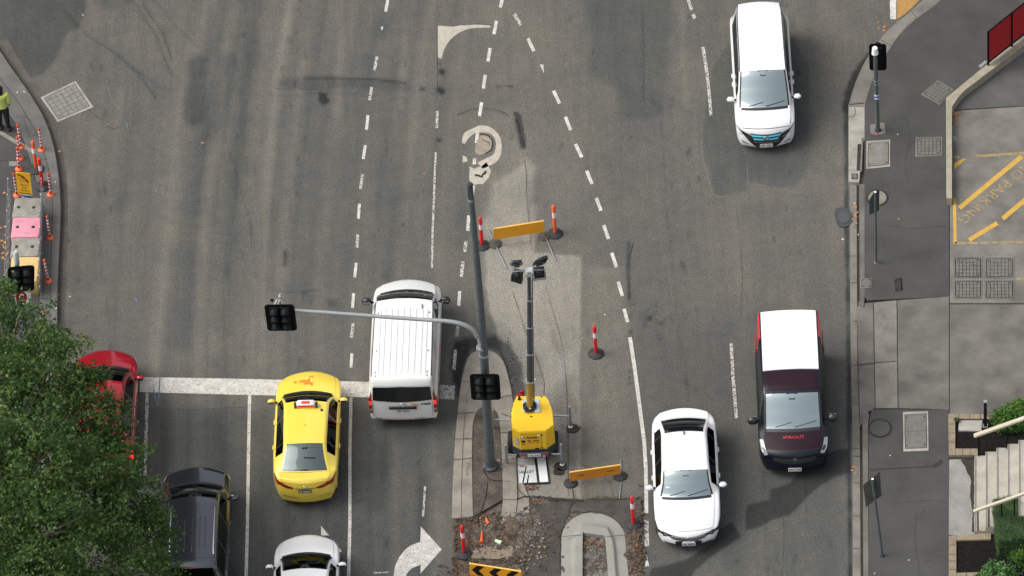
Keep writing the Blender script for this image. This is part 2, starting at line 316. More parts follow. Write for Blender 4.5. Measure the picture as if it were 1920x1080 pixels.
# image y runs down, so this winding faces up
q = np.stack([idx[1:, :-1], idx[1:, 1:], idx[:-1, 1:], idx[:-1, :-1]], -1).reshape(-1, 4)
me = bpy.data.meshes.new('road'); me.vertices.add(len(co)); me.vertices.foreach_set('co', co.ravel()); me.loops.add(q.size); me.loops.foreach_set('vertex_index', q.ravel())
me.polygons.add(len(q)); me.polygons.foreach_set('loop_start', np.arange(len(q))*4); me.polygons.foreach_set('loop_total', np.full(len(q), 4)); me.update(calc_edges=True)
at = me.attributes.new('wear_shade', 'FLOAT', 'POINT'); at.data.foreach_set('value', T.ravel().astype(np.float32))  # road tone: wear, stains and the shade painted around the minivan
def asphalt(name, attr=True):
    m = bpy.data.materials.new(name); m.use_nodes = True; N = m.node_tree.nodes; L = m.node_tree.links; b = N['Principled BSDF']
    b.inputs['Roughness'].default_value = .9; b.inputs['Specular IOR Level'].default_value = .3
    pos = N.new('ShaderNodeNewGeometry').outputs['Position']
    def noise(sc, det, rg=.6, scale=None, rz=0.):
        v = pos
        if scale:
            mp = N.new('ShaderNodeMapping'); mp.inputs['Scale'].default_value = scale; mp.inputs['Rotation'].default_value = (0, 0, rz); L.new(pos, mp.inputs[0]); v = mp.outputs[0]
        n = N.new('ShaderNodeTexNoise'); n.inputs['Scale'].default_value = sc; n.inputs['Detail'].default_value = det; n.inputs['Roughness'].default_value = rg; L.new(v, n.inputs['Vector']); return n.outputs['Fac']
    def mr(f, a0, a1, b0, b1):
        r = N.new('ShaderNodeMapRange'); L.new(f, r.inputs[0])
        for k, v in zip((1, 2, 3, 4), (a0, a1, b0, b1)): r.inputs[k].default_value = v
        return r.outputs[0]
    def mth(op, a, b_):
        x = N.new('ShaderNodeMath'); x.operation = op; L.new(a, x.inputs[0])
        if isinstance(b_, float): x.inputs[1].default_value = b_
        else: L.new(b_, x.inputs[1])
        return x.outputs[0]
    mx = N.new('ShaderNodeMix'); mx.data_type = 'RGBA'; L.new(mr(noise(.55, 5, .65), .38, .62, 0, 1), mx.inputs[0])
    mx.inputs[6].default_value = (.095, .093, .0845, 1); mx.inputs[7].default_value = (.111, .104, .088, 1)
    f = mr(noise(26, 3, .8), .30, .70, .42, 1.58)
    f = mth('MULTIPLY', f, mr(noise(70, 1, .5), .3, .7, .66, 1.34))
    f = mth('MULTIPLY', f, mr(noise(1.0, 5, .6, (7, .35, 1), .02), .3, .7, .93, 1.07))
    f = mth('MULTIPLY', f, mr(noise(4, 4, .6), .3, .7, .93, 1.07))
    f = mth('MULTIPLY', f, mr(noise(1.0, 3, .6, (22, 5, 1), .35), .3, .7, .93, 1.07))
    f = mth('MULTIPLY', f, mr(noise(22, 4, .8), .64, .72, 1.0, 1.6))
    if attr:
        a = N.new('ShaderNodeAttribute'); a.attribute_name = 'wear_shade'; f = mth('MULTIPLY', f, a.outputs['Fac'])
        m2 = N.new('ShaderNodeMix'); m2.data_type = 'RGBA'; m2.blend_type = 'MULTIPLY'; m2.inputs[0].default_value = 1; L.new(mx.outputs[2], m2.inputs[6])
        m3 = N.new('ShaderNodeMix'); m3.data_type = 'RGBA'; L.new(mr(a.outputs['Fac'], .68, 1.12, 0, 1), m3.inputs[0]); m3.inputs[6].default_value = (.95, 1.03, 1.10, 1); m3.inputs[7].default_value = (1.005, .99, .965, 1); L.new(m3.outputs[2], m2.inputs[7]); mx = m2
    v = N.new('ShaderNodeVectorMath'); v.operation = 'SCALE'; L.new(mx.outputs[2], v.inputs[0]); L.new(f, v.inputs['Scale']); L.new(v.outputs[0], b.inputs['Base Color'])
    bp = N.new('ShaderNodeBump'); bp.inputs['Strength'].default_value = .35; bp.inputs['Distance'].default_value = .01; L.new(noise(50, 4, .7), bp.inputs['Height']); L.new(bp.outputs[0], b.inputs['Normal'])
    return m
me.materials.append(asphalt('road_asphalt')); ro = bpy.data.objects.new('road', me); COL.objects.link(ro); tag(ro, 'wide dark grey asphalt road with worn wheel tracks, tar stains and painted shade by the minivan', kind='structure')
MB().sheet([Vector(p) for p in ((-900, -900, 0), (900, -900, 0), (900, 900, 0), (-900, 900, 0))], -.03).build('ground', asphalt('ground_asphalt', False), kind='structure', label='grey asphalt ground beyond the crossing')
# ---------------------------------------------------------------- painted markings
mk = MB(); mw = MB(); Zm = .005
def quadp(mb, pts, z=Zm): mb.sheet(gp(pts, z), z)
def dash(mb, x0, y0, x1, y1, w=7): line(mb, [(x0, y0), (x1, y1)], w, Zm)
for x0, y0, x1, y1 in ((729, -12, 723, 22), (707, 106, 702, 132), (697, 163, 693, 188), (690, 216, 687, 243), (685, 272, 681, 298), (680, 326, 676, 354), (674, 382, 672, 410), (671, 438, 669, 464), (668, 493, 665, 520), (663, 550, 661, 577), (662, 606, 659, 633), (660, 662, 658, 689)):
    dash(mw if y0 in (106, 438, 163, 326, 606) else mk, x0, y0, x1, y1, 5.4)
quadp(mk, [(714, 50), (719, 50), (717, 56), (715, 56)])
for x0, y0, x1, y1 in ((943, -6, 938, 14), (931, 39, 926, 64), (919, 90, 915, 115), (910, 140, 906, 166), (903, 192, 899, 218), (896, 245, 893, 268), (890, 297, 889, 308), (888, 348, 885, 368), (879, 404, 877, 433), (868, 490, 865, 519), (862, 546, 860, 573), (859, 606, 856, 632), (854, 656, 851, 694)):
    dash(mw if y0 in (490, 606, 656) else mk, x0, y0, x1, y1, 6.2)
dash(mw, 874, 452, 871, 472, 6)
for x0, y0, x1, y1 in ((964, 26, 977, 47), (990, 72, 1001, 96), (1038, 170, 1049, 194), (1060, 219, 1070, 244), (1079, 270, 1091, 295), (1100, 320, 1110, 345), (1118, 371, 1127, 395), (1132, 422, 1141, 448), (1147, 474, 1156, 501), (1159, 528, 1167, 555), (1170, 579, 1177, 604)):
    dash(mw if y0 == 26 else mk, x0, y0, x1, y1, 6.4)
quadp(mk, [(1012, 121), (1019, 121), (1020, 138)])
line(mk, [(1181, 632), (1190, 690), (1201, 775), (1208, 830), (1211, 880), (1212, 962)], 7, Zm); line(mw, [(1212, 975), (1213, 1024)], 8, Zm); quadp(mk, [(1213, 1040), (1217, 1062), (1209, 1062)])
line(mw, [(1287, -10), (1297, 19)], 6, Zm); line(mk, [(1299, 27), (1303, 34)], 6, Zm)
line(mw, [(1318, 88), (1326, 140), (1331, 190), (1333, 216)], 6, Zm)
line(mw, [(1371, 644), (1374, 700), (1378, 750), (1381, 784)], 6, Zm)
line(mw, [(820, 208), (819, 240)], 5, Zm); line(mw, [(817, 285), (814, 360), (811, 440), (810, 502)], 4, Zm)
quadp(mk, [(262, 707), (440, 710), (692, 716), (692, 745), (440, 740), (262, 735)]); quadp(mw, [(824, 721), (853, 723), (852, 749), (823, 748)])
line(mw, [(276, 736), (274, 810), (272, 900)], 6, Zm); line(mk, [(468, 741), (466, 850), (464, 980), (461, 1100)], 6, Zm); line(mk, [(658, 745), (656, 850), (656, 980), (653, 1110)], 6, Zm)
tail = smoothpoly([(788, 1016), (768, 1024), (752, 1040), (741, 1062), (736, 1100)], 5); tail2 = smoothpoly([(757, 1100), (762, 1078), (772, 1066), (789, 1059)], 5)
quadp(mk, [(789, 987), (828, 1030), (788, 1076), (789, 1059)]+tail2[::-1][1:]+tail[::-1][:-1]+[(788, 1016)])
quadp(mk, [(602, 986), (617, 1004), (602, 1004)]); quadp(mk, [(625, 1012), (641, 1034), (622, 1040)]); line(mw, [(701, 1074), (728, 1073)], 2.2, Zm)
line(mw, [(797, 912), (795, 945), (793, 968)], 4, Zm)
quadp(mk, [(1668, -20), (1681, -20), (1680, 36), (1669, 36)])
mk.build('road_markings', m_paintw, kind='structure', label='white painted lane lines, stop line and turn arrow'); mw.build('road_markings', m_paintworn, kind='structure', label='worn patchy white lane lines')
MB().sheet(gp([(1682, -30), (1750, -30), (1724, 0), (1700, 24), (1682, 36)], .0045), .0045).build('road_markings', mat('ochre_paint', (.36, .20, .06), .85, var=.12, vs=5, fine=.15), kind='structure', label='ochre painted bay by the kerb corner')
# cracks and trench joints
ck = MB(); cl2 = MB(); rc = random.Random(21)
def crack(mb, pts, w=1.1, gap=.12, amp=.9):
    P = resample0(smoothpoly(pts, 4), 5.0); P = [(x+rc.gauss(0, amp*.6), y+rc.gauss(0, amp*.6)) for x, y in P]
    for a, b in zip(P[:-1], P[1:]):
        if rc.random() > gap: line(mb, [a, b], w*rc.uniform(.5, 1.3), .003)
def resample0(pts, step):
    out = [pts[0]]; acc = 0
    for a, b in zip(pts[:-1], pts[1:]):
        d = math.hypot(b[0]-a[0], b[1]-a[1]); acc += d
        if acc >= step: out.append(b); acc = 0
    out.append(pts[-1]); return out
for pts, w in (([(570, 146), (620, 146), (690, 148), (760, 156)], 1.3), ([(516, 166), (560, 168), (610, 167)], 1.1), ([(858, 215), (884, 206), (905, 203)], 1.4), ([(925, 205), (940, 208), (952, 216)], 1.2), ([(930, 162), (965, 162)], 1.3), ([(820, 125), (820, 165), (818, 205)], 1.3), ([(965, 213), (975, 228), (978, 250), (980, 275)], 2.2), ([(235, 0), (262, 30), (290, 62), (303, 95), (322, 140)], 1.0), ([(258, 0), (290, 40), (308, 70), (322, 112)], 1.0), ([(130, 30), (165, 68), (212, 98), (262, 142), (292, 184)], 1.0),
        ([(20, 25), (60, 60), (100, 95), (112, 108)], 1.0), ([(90, 0), (120, 30), (150, 48)], .9), ([(22, 107), (40, 106), (52, 98), (50, 85)], 1.4), ([(24, 110), (35, 125), (48, 140)], 1.3), ([(165, 205), (190, 225), (205, 240), (222, 238)], .9), ([(1005, 470), (1030, 560), (1062, 700), (1066, 930)], .9), ([(962, 545), (985, 620), (1018, 705), (1018, 745)], 1.0), ([(1150, 210), (1180, 216)], 1.2), ([(1204, 20), (1208, 100), (1206, 190)], 1.0), ([(1188, 455), (1178, 500), (1182, 556)], 3.0), ([(640, 800), (652, 900), (648, 1040)], .8), ([(1250, 970), (1180, 975)], .8), ([(300, 770), (460, 764)], .8), ([(1465, 880), (1470, 1000), (1466, 1080)], .9), ([(985, 300), (990, 400), (998, 470)], .9), ([(1090, 870), (1140, 900), (1150, 930)], 1.0), ([(800, 905), (797, 1000)], .8), ([(430, 250), (445, 330), (436, 420)], .7), ([(1380, 380), (1392, 500), (1388, 620)], .7), ([(1290, 1070), (1210, 1066)], .9)):
    crack(ck, pts, w)
for pts, w in (([(1316, 240), (1317, 290), (1330, 340), (1345, 368), (1400, 360)], .8), ([(1402, 285), (1401, 345)], .7), ([(1420, 345), (1500, 362)], .7), ([(178, 240), (215, 228), (223, 205), (205, 180), (200, 150)], .9), ([(150, 235), (190, 225)], .8), ([(1205, 95), (1202, 160)], .6), ([(645, 440), (650, 470)], .8)):
    crack(cl2, pts, w, .3)
ck.build('road_cracks', mat('crack_dark', (.040, .037, .032), .95), kind='structure', label='dark cracks and trench joints in the asphalt'); cl2.build('road_cracks', mat('scuff_pale', (.17, .16, .14), .95), kind='structure', label='pale scuffed edges of old asphalt patches')
# blue survey marks
bl = MB()
for p in ([(288, 730), (291, 748), (296, 760)], [(300, 708), (299, 725), (297, 752)], [(255, 558), (256, 568)], [(292, 355), (295, 362)], [(237, 230), (239, 240)]): line(bl, p, 2.2, .007)
bl.build('road_markings', mat('blue_survey_paint', (.10, .19, .30), .8, cut=.5, cs=20, col2=(.1, .1, .1)), kind='structure', label='blue survey marks sprayed on the road')
# old paint and mortar patches left on the road by the removed island
m_old = mat('old_mortar', (.40, .37, .31), .9, var=.15, vs=6, cut=.62, cs=24, col2=(.12, .11, .1))
ol = MB()
arc = smoothpoly([(922, 52), (900, 52), (880, 54), (860, 62), (845, 74), (833, 92), (828, 110)], 4)
ol.sheet(gp([(820, 48), (850, 50), (878, 45), (895, 46), (919, 47)]+arc+[(821, 108)], .004), .004)
# ring
ro_ = smoothpoly([(866, 268), (870, 250), (888, 240), (902, 235), (922, 240), (938, 258), (940, 285), (932, 302), (915, 312), (905, 316)], 4)
ri_ = smoothpoly([(895, 305), (915, 295), (926, 288), (930, 268), (922, 252), (905, 248), (890, 250), (878, 260), (872, 270)], 4)
ol.sheet(gp(ro_+ri_, .004), .004)
ol.sheet(gp(rough([(880, 312), (890, 316), (903, 312), (912, 305), (920, 322), (915, 335), (905, 345), (890, 347), (880, 338)], 1.2, 6, 3), .004), .004)
ol.sheet(gp(rough([(867, 292), (875, 294), (876, 303), (868, 305)], .8, 4, 4), .004), .004)
ol.build('road_patch', m_old, kind='structure', label='pale mortar and old paint patches on the road')
rg = MB(); pts = smoothpoly([(891, 285), (893, 268), (902, 254), (915, 256), (922, 266), (920, 280), (908, 288), (898, 290)], 4, True)
rg.sheet(gp(pts, .006), .006); rg.build('road_patch', mat('tan_mortar', (.26, .225, .175), .9, var=.2, vs=5, fine=.15), kind='structure', label='tan round patch inside the mortar ring')
rd = MB(); line(rd, smoothpoly([(900, 252), (915, 254), (923, 264), (922, 279), (910, 288)], 4), 2.4, .008); line(rd, smoothpoly([(905, 262), (918, 268)], 2), 1.5, .008); line(rd, rough([(891, 328), (903, 331), (912, 322)], 1, 4)[:-3], 4, .007)
line(rd, [(820, 48), (820, 125)], 1.2, .007); line(rd, [(820, 120), (830, 120)], 1.5, .007); line(rd, [(868, 47), (895, 45), (919, 47), (920, 53)], 1.3, .007)
rd.build('road_patch', m_seam, kind='structure', label='dark cracks round the mortar patches')
# ---------------------------------------------------------------- right footpath, kerb and forecourt
ZF = .15
def prism_px(mb, pts, z0, z1): mb.prism(gp(pts, z1), z0, z1)
kout = [(1760, -25), (1725, 5), (1697, 30), (1662, 60), (1640, 88), (1622, 115), (1606, 150), (1596, 180), (1591, 200)]
kin = [(1790, -25), (1752, 10), (1718, 35), (1692, 58), (1672, 85), (1652, 118), (1636, 150), (1626, 180), (1621, 200)]
ko, ki = smoothpoly(kout, 3), smoothpoly(kin, 3)
prism_px(k := MB(), ko+ki[::-1], -.05, ZF-.01); k.build('kerb', m_conc2, kind='structure', label='curved concrete kerb at the right street corner')
prism_px(k := MB(), [(1591, 196), (1621, 195), (1621, 262), (1617, 268), (1611, 342), (1591, 341)], -.05, .13); k.build('kerb', m_conc, kind='structure', label='pale concrete kerb inlet block over the drain')
gl_ = [(1593, 345), (1594, 560), (1596, 700), (1598, 800), (1599, 1110)]; gr_ = [(1606, 345), (1607, 560), (1608, 700), (1612, 800), (1614, 1110)]
prism_px(k := MB(), gl_+gr_[::-1], -.05, .03); k.build('gutter', m_conc2, kind='structure', label='long concrete gutter strip beside the right footpath')
prism_px(k := MB(), [(1611, 345), (1612, 560), (1611, 570), (1619, 575), (1621, 560), (1621, 345)], -.05, ZF); prism_px(k, [(1617, 775), (1619, 1110), (1629, 1110), (1627, 800), (1630, 775)], -.05, ZF); k.build('kerb', m_conc3, kind='structure', label='narrow concrete kerb edging the right footpath')
k = MB(); line(k, [(1608.5, 345), (1609, 565)], 5, .012); line(k, [(1614.5, 790), (1616.5, 1110)], 5, .012); k.build('gutter', m_darkline, kind='structure', label='dark strip along the gutter groove')  # dark strips laid along the groove between gutter and kerb
# asphalt footpath
fp = ki+[(1621, 262), (1621, 345), (1621, 556), (1627, 563), (1780, 556), (1779, 200), (1776, 184), (1860, 130), (1925, 84), (2100, -30)]
prism_px(k := MB(), fp, -.05, ZF-.004); k.build('footpath', m_foot, kind='structure', label='dark asphalt footpath round the right corner')
prism_px(k := MB(), [(1628, 800), (1634, 768), (1780, 768), (1780, 1130), (1630, 1130)], -.05, ZF-.004); k.build('footpath', m_foot, kind='structure', label='dark asphalt footpath beside the stairs')
# driveway crossing slabs
for i, (pts, m) in enumerate((([(1607, 577), (1612, 569), (1637, 567), (1641, 765), (1628, 772), (1613, 800), (1610, 700)], m_conc3), ([(1638, 567), (1681, 563), (1683, 765), (1641, 765)], m_conc2), ([(1682.5, 563), (1779.5, 556), (1779.5, 768), (1684, 765)], m_conc3), ([(1781, 569), (2100, 569), (2100, 745), (1781, 782)], m_conc3), ([(1781, 784), (1781, 747), (1800, 750), (2100, 747), (2100, 800), (1930, 800), (1860, 776)], m_conc3))):
    k = MB(); prism_px(k, pts, -.05, ZF-[.03, .004, 0, 0, .012][i]); k.build('driveway', m, kind='structure', label=('ramped concrete edge of the driveway crossing', 'narrow pale slab of the driveway crossing', 'wide slab of the driveway crossing', 'big stained concrete driveway slab', 'darker concrete strip above the planter')[i])
k = MB(); line(k, [(1637.5, 567), (1641, 765)], 1.4, ZF+.003); line(k, [(1682, 563), (1684, 765)], 1.6, ZF+.003); line(k, [(1780, 560), (1780, 768)], 1.8, ZF+.003); line(k, [(1600, 685), (1640, 680), (1681, 677)], 1.3, ZF+.003); line(k, [(1780, 570), (2000, 570)], 1.5, ZF+.003)
for y in (602, 840, 855, 905, 967, 1028): line(k, [(1599, y), (1613, y+1)], 1.2, .034)
for y in (400, 480, 530): line(k, [(1593, y), (1607, y)], 1.1, .034)
line(k, [(1651, 74), (1671, 86)], 1.0, ZF-.006); line(k, [(1635, 96), (1657, 108)], 1.0, ZF-.006); line(k, [(1592, 196), (1620, 193)], 1.5, ZF+.002); line(k, [(1708, 21), (1720, 33)], 1.0, ZF-.006)
line(k, [(1630, 881), (1700, 877), (1752, 874)], 2.0, ZF+.003); line(k, smoothpoly([(1591, 219), (1600, 218), (1604, 210), (1602, 200)], 3), 1.0, .136)
line(k, [(1750, 874), (1757, 871), (1766, 864)], 7, ZF+.0035)
k.build('driveway', m_seam, kind='structure', label='dark joints between the concrete slabs')
# forecourt
prism_px(k := MB(), [(1786, 208), (2100, 188), (2100, 568), (1781, 568), (1781, 370), (1786, 370)], -.05, ZF); k.build('forecourt', mat('forecourt_concrete', (.15, .143, .124), .9, var=.3, vs=1.3, fine=.2, fs=40, bump=.3), kind='structure', label='stained concrete forecourt with yellow hatching')
prism_px(k := MB(), [(1797, 183), (1812, 170), (1860, 134), (1924, 84), (2100, -30), (2100, 187), (1786, 206)], -.05, ZF-.006); k.build('forecourt', mat('forecourt_dark', (.085, .085, .08), .9, var=.16, vs=1.6, fine=.2, fs=40, bump=.3), kind='structure', label='darker grey forecourt behind the low wall')
k = MB(); prism_px(k, [(1773.5, 184), (1857, 115), (1925, 64), (2100, -60), (2100, -40), (1925, 81), (1859, 131), (1809, 169), (1796, 183), (1785, 200), (1785, 372), (1774.5, 372)], -.05, .42)
k.build('low_wall', mat('beige_coping', (.30, .27, .205), .9, var=.16, vs=4, fine=.14), label='low beige rendered wall edging the forecourt at the corner', cat='wall')
k = MB(); kk = MB(); z = ZF+.004
line(k, [(1799, 390), (1916, 293)], 8.5, z); line(k, [(1880, 410), (1930, 368)], 8.5, z); line(k, [(1817, 450), (1870, 418)], 8, z); quadp(k, [(1789, 306), (1805, 298), (1811, 298), (1789, 318)], z)
line(k, [(1789.5, 372), (1791, 457)], 6, z); line(kk, [(1790, 294), (1799, 295)], 4, z); line(kk, [(1830, 293), (1930, 286)], 5, z); line(kk, [(1790, 456), (1930, 454)], 4.5, z); line(kk, [(1905, 523), (1930, 524)], 5, z)
k.build('hatch_markings', m_painty, kind='structure', label='bright yellow hatch stripes on the forecourt')
c0 = G(1867, 361, z+.001); ux = (G(1810, 414, z)-G(1925, 318, z)).normalized(); uy = Vector((-ux.y, ux.x, 0))
put_text(kk, 'NO PARKING', lambda a, b: c0+ux*a+uy*b, 3.05, .33, .0)
kk.build('hatch_markings', mat('very_worn_yellow', (.33, .24, .09), .85, var=.15, vs=6, cut=.52, cs=16, col2=(.165, .15, .125)), kind='structure', label='worn yellow NO PARKING lettering and box lines')
# ---------------------------------------------------------------- left footpath and kerb
kl_out = [(-10, 80), (20, 125), (52, 170), (78, 212), (92, 245), (103, 285), (111, 340), (114, 400), (111, 470), (108, 540), (107, 620), (105, 1100)]
kl_mid = [(-30, 100), (2, 148), (34, 190), (58, 230), (74, 262), (90, 310), (97, 350), (99, 400), (97, 460), (95, 540), (94, 620), (92, 1100)]
kl_in = [(-60, 130), (-14, 178), (22, 220), (44, 262), (56, 300), (68, 340), (76, 380), (78, 420), (76, 480), (74, 560), (73, 640), (72, 1100)]
kg = [(12, 70), (40, 120), (72, 165), (95, 205), (108, 245), (118, 290), (125, 340), (127, 400), (125, 470), (122, 540), (120, 620), (118, 1100)]
a, b_, c_, d_ = (smoothpoly(q, 3) for q in (kl_out, kl_mid, kl_in, kg))
prism_px(k := MB(), a+b_[::-1], -.05, ZF); k.build('kerb', mat('kerb_grey', (.125, .122, .112), .9, var=.2, vs=2, fine=.2), kind='structure', label='curved grey kerb of the left footpath')
prism_px(k := MB(), [(p[0]-1, p[1]) for p in b_]+c_[::-1], -.05, ZF-.003); k.build('footpath', mat('kerb_slab', (.108, .107, .10), .9, var=.14, vs=2, fine=.2), kind='structure', label='grey paved strip along the left kerb')
prism_px(k := MB(), [(p[0]-1, p[1]) for p in c_]+[(-300, 1100), (-300, 120)], -.05, ZF-.006); k.build('footpath', m_foot, kind='structure', label='dark asphalt footpath at the left corner')
k = MB(); k.prism(gp([(p[0]+.5, p[1]) for p in a]+d_[::-1], .008), -.03, .008); k.build('gutter', mat('brown_gutter', (.092, .082, .070), .92, var=.2, vs=2, fine=.25), kind='structure', label='brownish gutter along the left kerb')
k = MB(); z = ZF+.002
line(k, [(p[0]-.5, p[1]) for p in b_], 1.0, z)
for p in ([(60, 255), (78, 252)], [(80, 300), (92, 297)], [(77, 410), (98, 411)], [(76, 500), (96, 498)], [(74, 560), (95, 559)], [(44, 215), (60, 228)], [(56, 258), (44, 220), (30, 218)], [(0, 301), (38, 301)]): line(k, p, .8, z)
line(k, [(p[0]+.3, p[1]) for p in a], 1.6, ZF+.001)
k.build('footpath', m_seam, kind='structure', label='thin dark joints in the left footpath')
k = MB(); line(k, [(0, 248), (30, 266), (64, 285)], 7, z); quadp(k, [(17, 302), (32, 302), (31, 311), (17, 311)], z); k.build('footpath', mat('pale_strip', (.2, .195, .17), .9, var=.15), kind='structure', label='pale concrete strip set in the left footpath')
# ---------------------------------------------------------------- covers
def cover(pts, label, z, gridn=None, frame=None, m=m_conc2, rings=None, col='grey'):
    e = empty('access_cover', gp([(sum(p[0] for p in pts)/len(pts), sum(p[1] for p in pts)/len(pts))], z)[0], label=label, cat='access cover', group='access covers set in the paving')
    P = [p-e.location for p in gp(pts, z)]
    gmat = mat('lid_groove', (.05, .048, .043), .95); fr = MB(); fr.prism(P, -.02, .008); fr.build('frame', frame or m_conc, e)
    c = sum(P, Vector())/len(P); q = [c+(p-c)*.86 for p in P]; MB().prism(q, .0, .012).build('lid', m, e)
    g = MB(); n = len(q)
    for i in range(n):
        a_, b2 = q[i], q[(i+1) % n]; d = (b2-a_).normalized(); w = d.cross(Vector((0, 0, 1)))*.008; g.add([a_-w+Vector((0, 0, .003)), b2-w+Vector((0, 0, .003)), b2+w+Vector((0, 0, .003)), a_+w+Vector((0, 0, .003))], [(0, 1, 2, 3), (3, 2, 1, 0)])
    if gridn:
        for k_ in range(1, gridn[0]):
            t_ = k_/gridn[0]; a_, b2 = q[0].lerp(q[1], t_), q[3].lerp(q[2], t_); w = (b2-a_).normalized().cross(Vector((0, 0, 1)))*.006
            g.add([p+Vector((0, 0, .0035)) for p in (a_-w, b2-w, b2+w, a_+w)], [(0, 1, 2, 3), (3, 2, 1, 0)])
        for k_ in range(1, gridn[1]):
            t_ = k_/gridn[1]; a_, b2 = q[0].lerp(q[3], t_), q[1].lerp(q[2], t_); w = (b2-a_).normalized().cross(Vector((0, 0, 1)))*.006
            g.add([p+Vector((0, 0, .004)) for p in (a_-w, b2-w, b2+w, a_+w)], [(0, 1, 2, 3), (3, 2, 1, 0)])
    for v in g.v: pass
    g.v = [(v[0], v[1], v[2]+.011) for v in g.v]; g.build('groove', gmat, e)
    hb = MB()
    for i in (0, 1, 2, 3) if n == 4 else ():
        h = c+(q[i]-c)*.82; hb.lathe((h.x, h.y, .012), [(.02, 0), (.02, .008)], 8)
    if n == 4: hb.build('lifting_hole', m_black, e)
    return e
m_cast = mat('cast_concrete_lid', (.21, .205, .18), .85, var=.16, vs=5, fine=.2, fs=35)
m_lid2 = mat('grey_lid', (.14, .137, .122), .85, var=.14, vs=5, fine=.2)
cover([(142, 152), (175, 201), (108, 229), (76, 183)], 'big square pale cover set askew in the road at the left corner', .003, (6, 6), m_conc, m_cast)
cover([(1758, 151), (1788, 168), (1762, 197), (1727, 177)], 'diamond gridded cover against the low wall corner', ZF, (5, 5), m_conc2, m_lid2)
cover([(1717, 257), (1767, 257), (1766, 292), (1716, 294)], 'rectangular gridded cover beside the low wall', ZF, (6, 5), m_conc2, m_lid2)
for i, (x0, y0, x1, y1, w) in enumerate(((1788, 483, 1842, 522, 'upper left'), (1846, 483, 1902, 522, 'upper right'), (1788, 526, 1842, 561, 'lower left'), (1846, 526, 1902, 561, 'lower right'))):
    cover([(x0, y0), (x1, y0), (x1, y1), (x0, y1)], f'{w} cover of the four gridded covers below the hatching', ZF, (7, 5), m_conc3, m_lid2)
cover([(1625, 265), (1669, 262), (1669, 312), (1624, 317)], 'pale square cover beside the kerb below the signal pole', ZF, None, m_conc, m_conc2)
cover([(1693, 773), (1740, 771), (1741, 845), (1694, 847)], 'tall pale two-piece cover in the footpath beside the planter', ZF, (1, 2), m_conc, m_lid2)
def disc(cx, cy, rx, ry, n=28): return [(cx+rx*math.cos(t), cy+ry*math.sin(t)) for t in [2*math.pi*i/n for i in range(n)]]
cover(disc(1645, 371, 21, 16), 'round pale cover under the upper footpath sign', ZF, None, m_seam, m_conc2)
cover(disc(1650, 803, 23, 18), 'round dark asphalt-filled cover beside the kerb', ZF, None, m_seam, m_foot)
cover([(1614, 523), (1634, 522), (1635, 539), (1614, 540)], 'small square valve cover on the right kerb', ZF+.002, None, m_conc, m_lid2)
cover([(1677, 524), (1690, 520), (1692, 546), (1679, 548)], 'small dark worn valve cover in the footpath', ZF, None, m_foot, m_darkline)
cover([(1596.5, 326), (1608, 326), (1608, 336), (1597, 336)], 'tiny steel cover on the kerb inlet', .132, None, m_conc3, m_lid2)
# drain slot
k = MB(); line(k, [(1611.5, 270), (1609.5, 320)], 7, .133); k.build('kerb', m_darkline, kind='structure', label='dark drain slot in the kerb inlet')
k = MB(); line(k, [(1617, 258), (1614, 322)], 3.5, .16); k.build('kerb', m_conc3, kind='structure', label='steel lintel over the drain slot')
# grey mat-like lid lying on the road by the kerb
k = MB(); P = gp(smoothpoly([(1566, 394), (1585, 390), (1600, 406), (1596, 420), (1580, 427), (1569, 418)], 3, True), .02); e = empty('road_plate', P[0], label='dark rounded rubber plate lying in the gutter', cat='plate')
c = sum(P, Vector())/len(P); MB().prism([p-P[0] for p in P], -.019, .015).build('base', mat('plate_grey', (.045, .052, .056), .7, var=.15), e); MB().prism([c+(p-c)*.62-P[0] for p in P], .015, .03).build('raised_rim', mat('plate_grey2', (.06, .066, .07), .7), e)
# ---------------------------------------------------------------- vehicles
def pchip(xs, ys, x):
    n = len(xs); h = [xs[i+1]-xs[i] for i in range(n-1)]; dl = [(ys[i+1]-ys[i])/h[i] for i in range(n-1)]; m = [0]*n
    m[0], m[-1] = dl[0], dl[-1]
    for i in range(1, n-1): m[i] = 0 if dl[i-1]*dl[i] <= 0 else 2*dl[i-1]*dl[i]/(dl[i-1]+dl[i])
    x = min(max(x, xs[0]), xs[-1]); i = 0
    while i < n-2 and x > xs[i+1]: i += 1
    t = (x-xs[i])/h[i]
    return (2*t**3-3*t*t+1)*ys[i]+(t**3-2*t*t+t)*h[i]*m[i]+(-2*t**3+3*t*t)*ys[i+1]+(t**3-t*t)*h[i]*m[i+1]
def paint(name, col, coat=1., rough=.35, var=.02, metal=0.): return mat(name, col, rough, coat=coat, var=var, vs=3, metal=metal)
m_glass = glass_mat('car_glass', (.62, .74, .73), .50, .7); m_blackglass = mat('black_glass', (.006, .008, .009), .04, coat=.3, spec=.35); m_glassd = glass_mat('tinted_glass', (.06, .08, .08), .0, .15, 1.22)
m_int = mat('car_interior', (.035, .037, .040), .85); m_dash = mat('dashboard_grey', (.11, .115, .118), .8); m_seat = mat('seat_fabric', (.05, .05, .053), .95)
m_tyre = mat('tyre_rubber', (.014, .014, .014), .85); m_rim = mat('alloy_rim', (.42, .43, .44), .35, metal=.8)
m_chrome = mat('chrome', (.72, .73, .74), .12, metal=1.); m_lens = mat('clear_lamp_lens', (.34, .37, .38), .12, coat=1., metal=.35); m_taill = mat('red_lamp_lens', (.28, .006, .012), .12, coat=1.)
m_tailon = mat('lit_brake_lamp', (.90, .03, .02), .3, emit=.8); m_plate = mat('plate_white', (.62, .62, .62), .5); m_txt = mat('plate_text', (.03, .035, .06), .6); m_grille = mat('grille_black', (.014, .016, .018), .4, coat=.3)
m_under = mat('underbody', (.006, .006, .006), 1., spec=0)
HW = 16
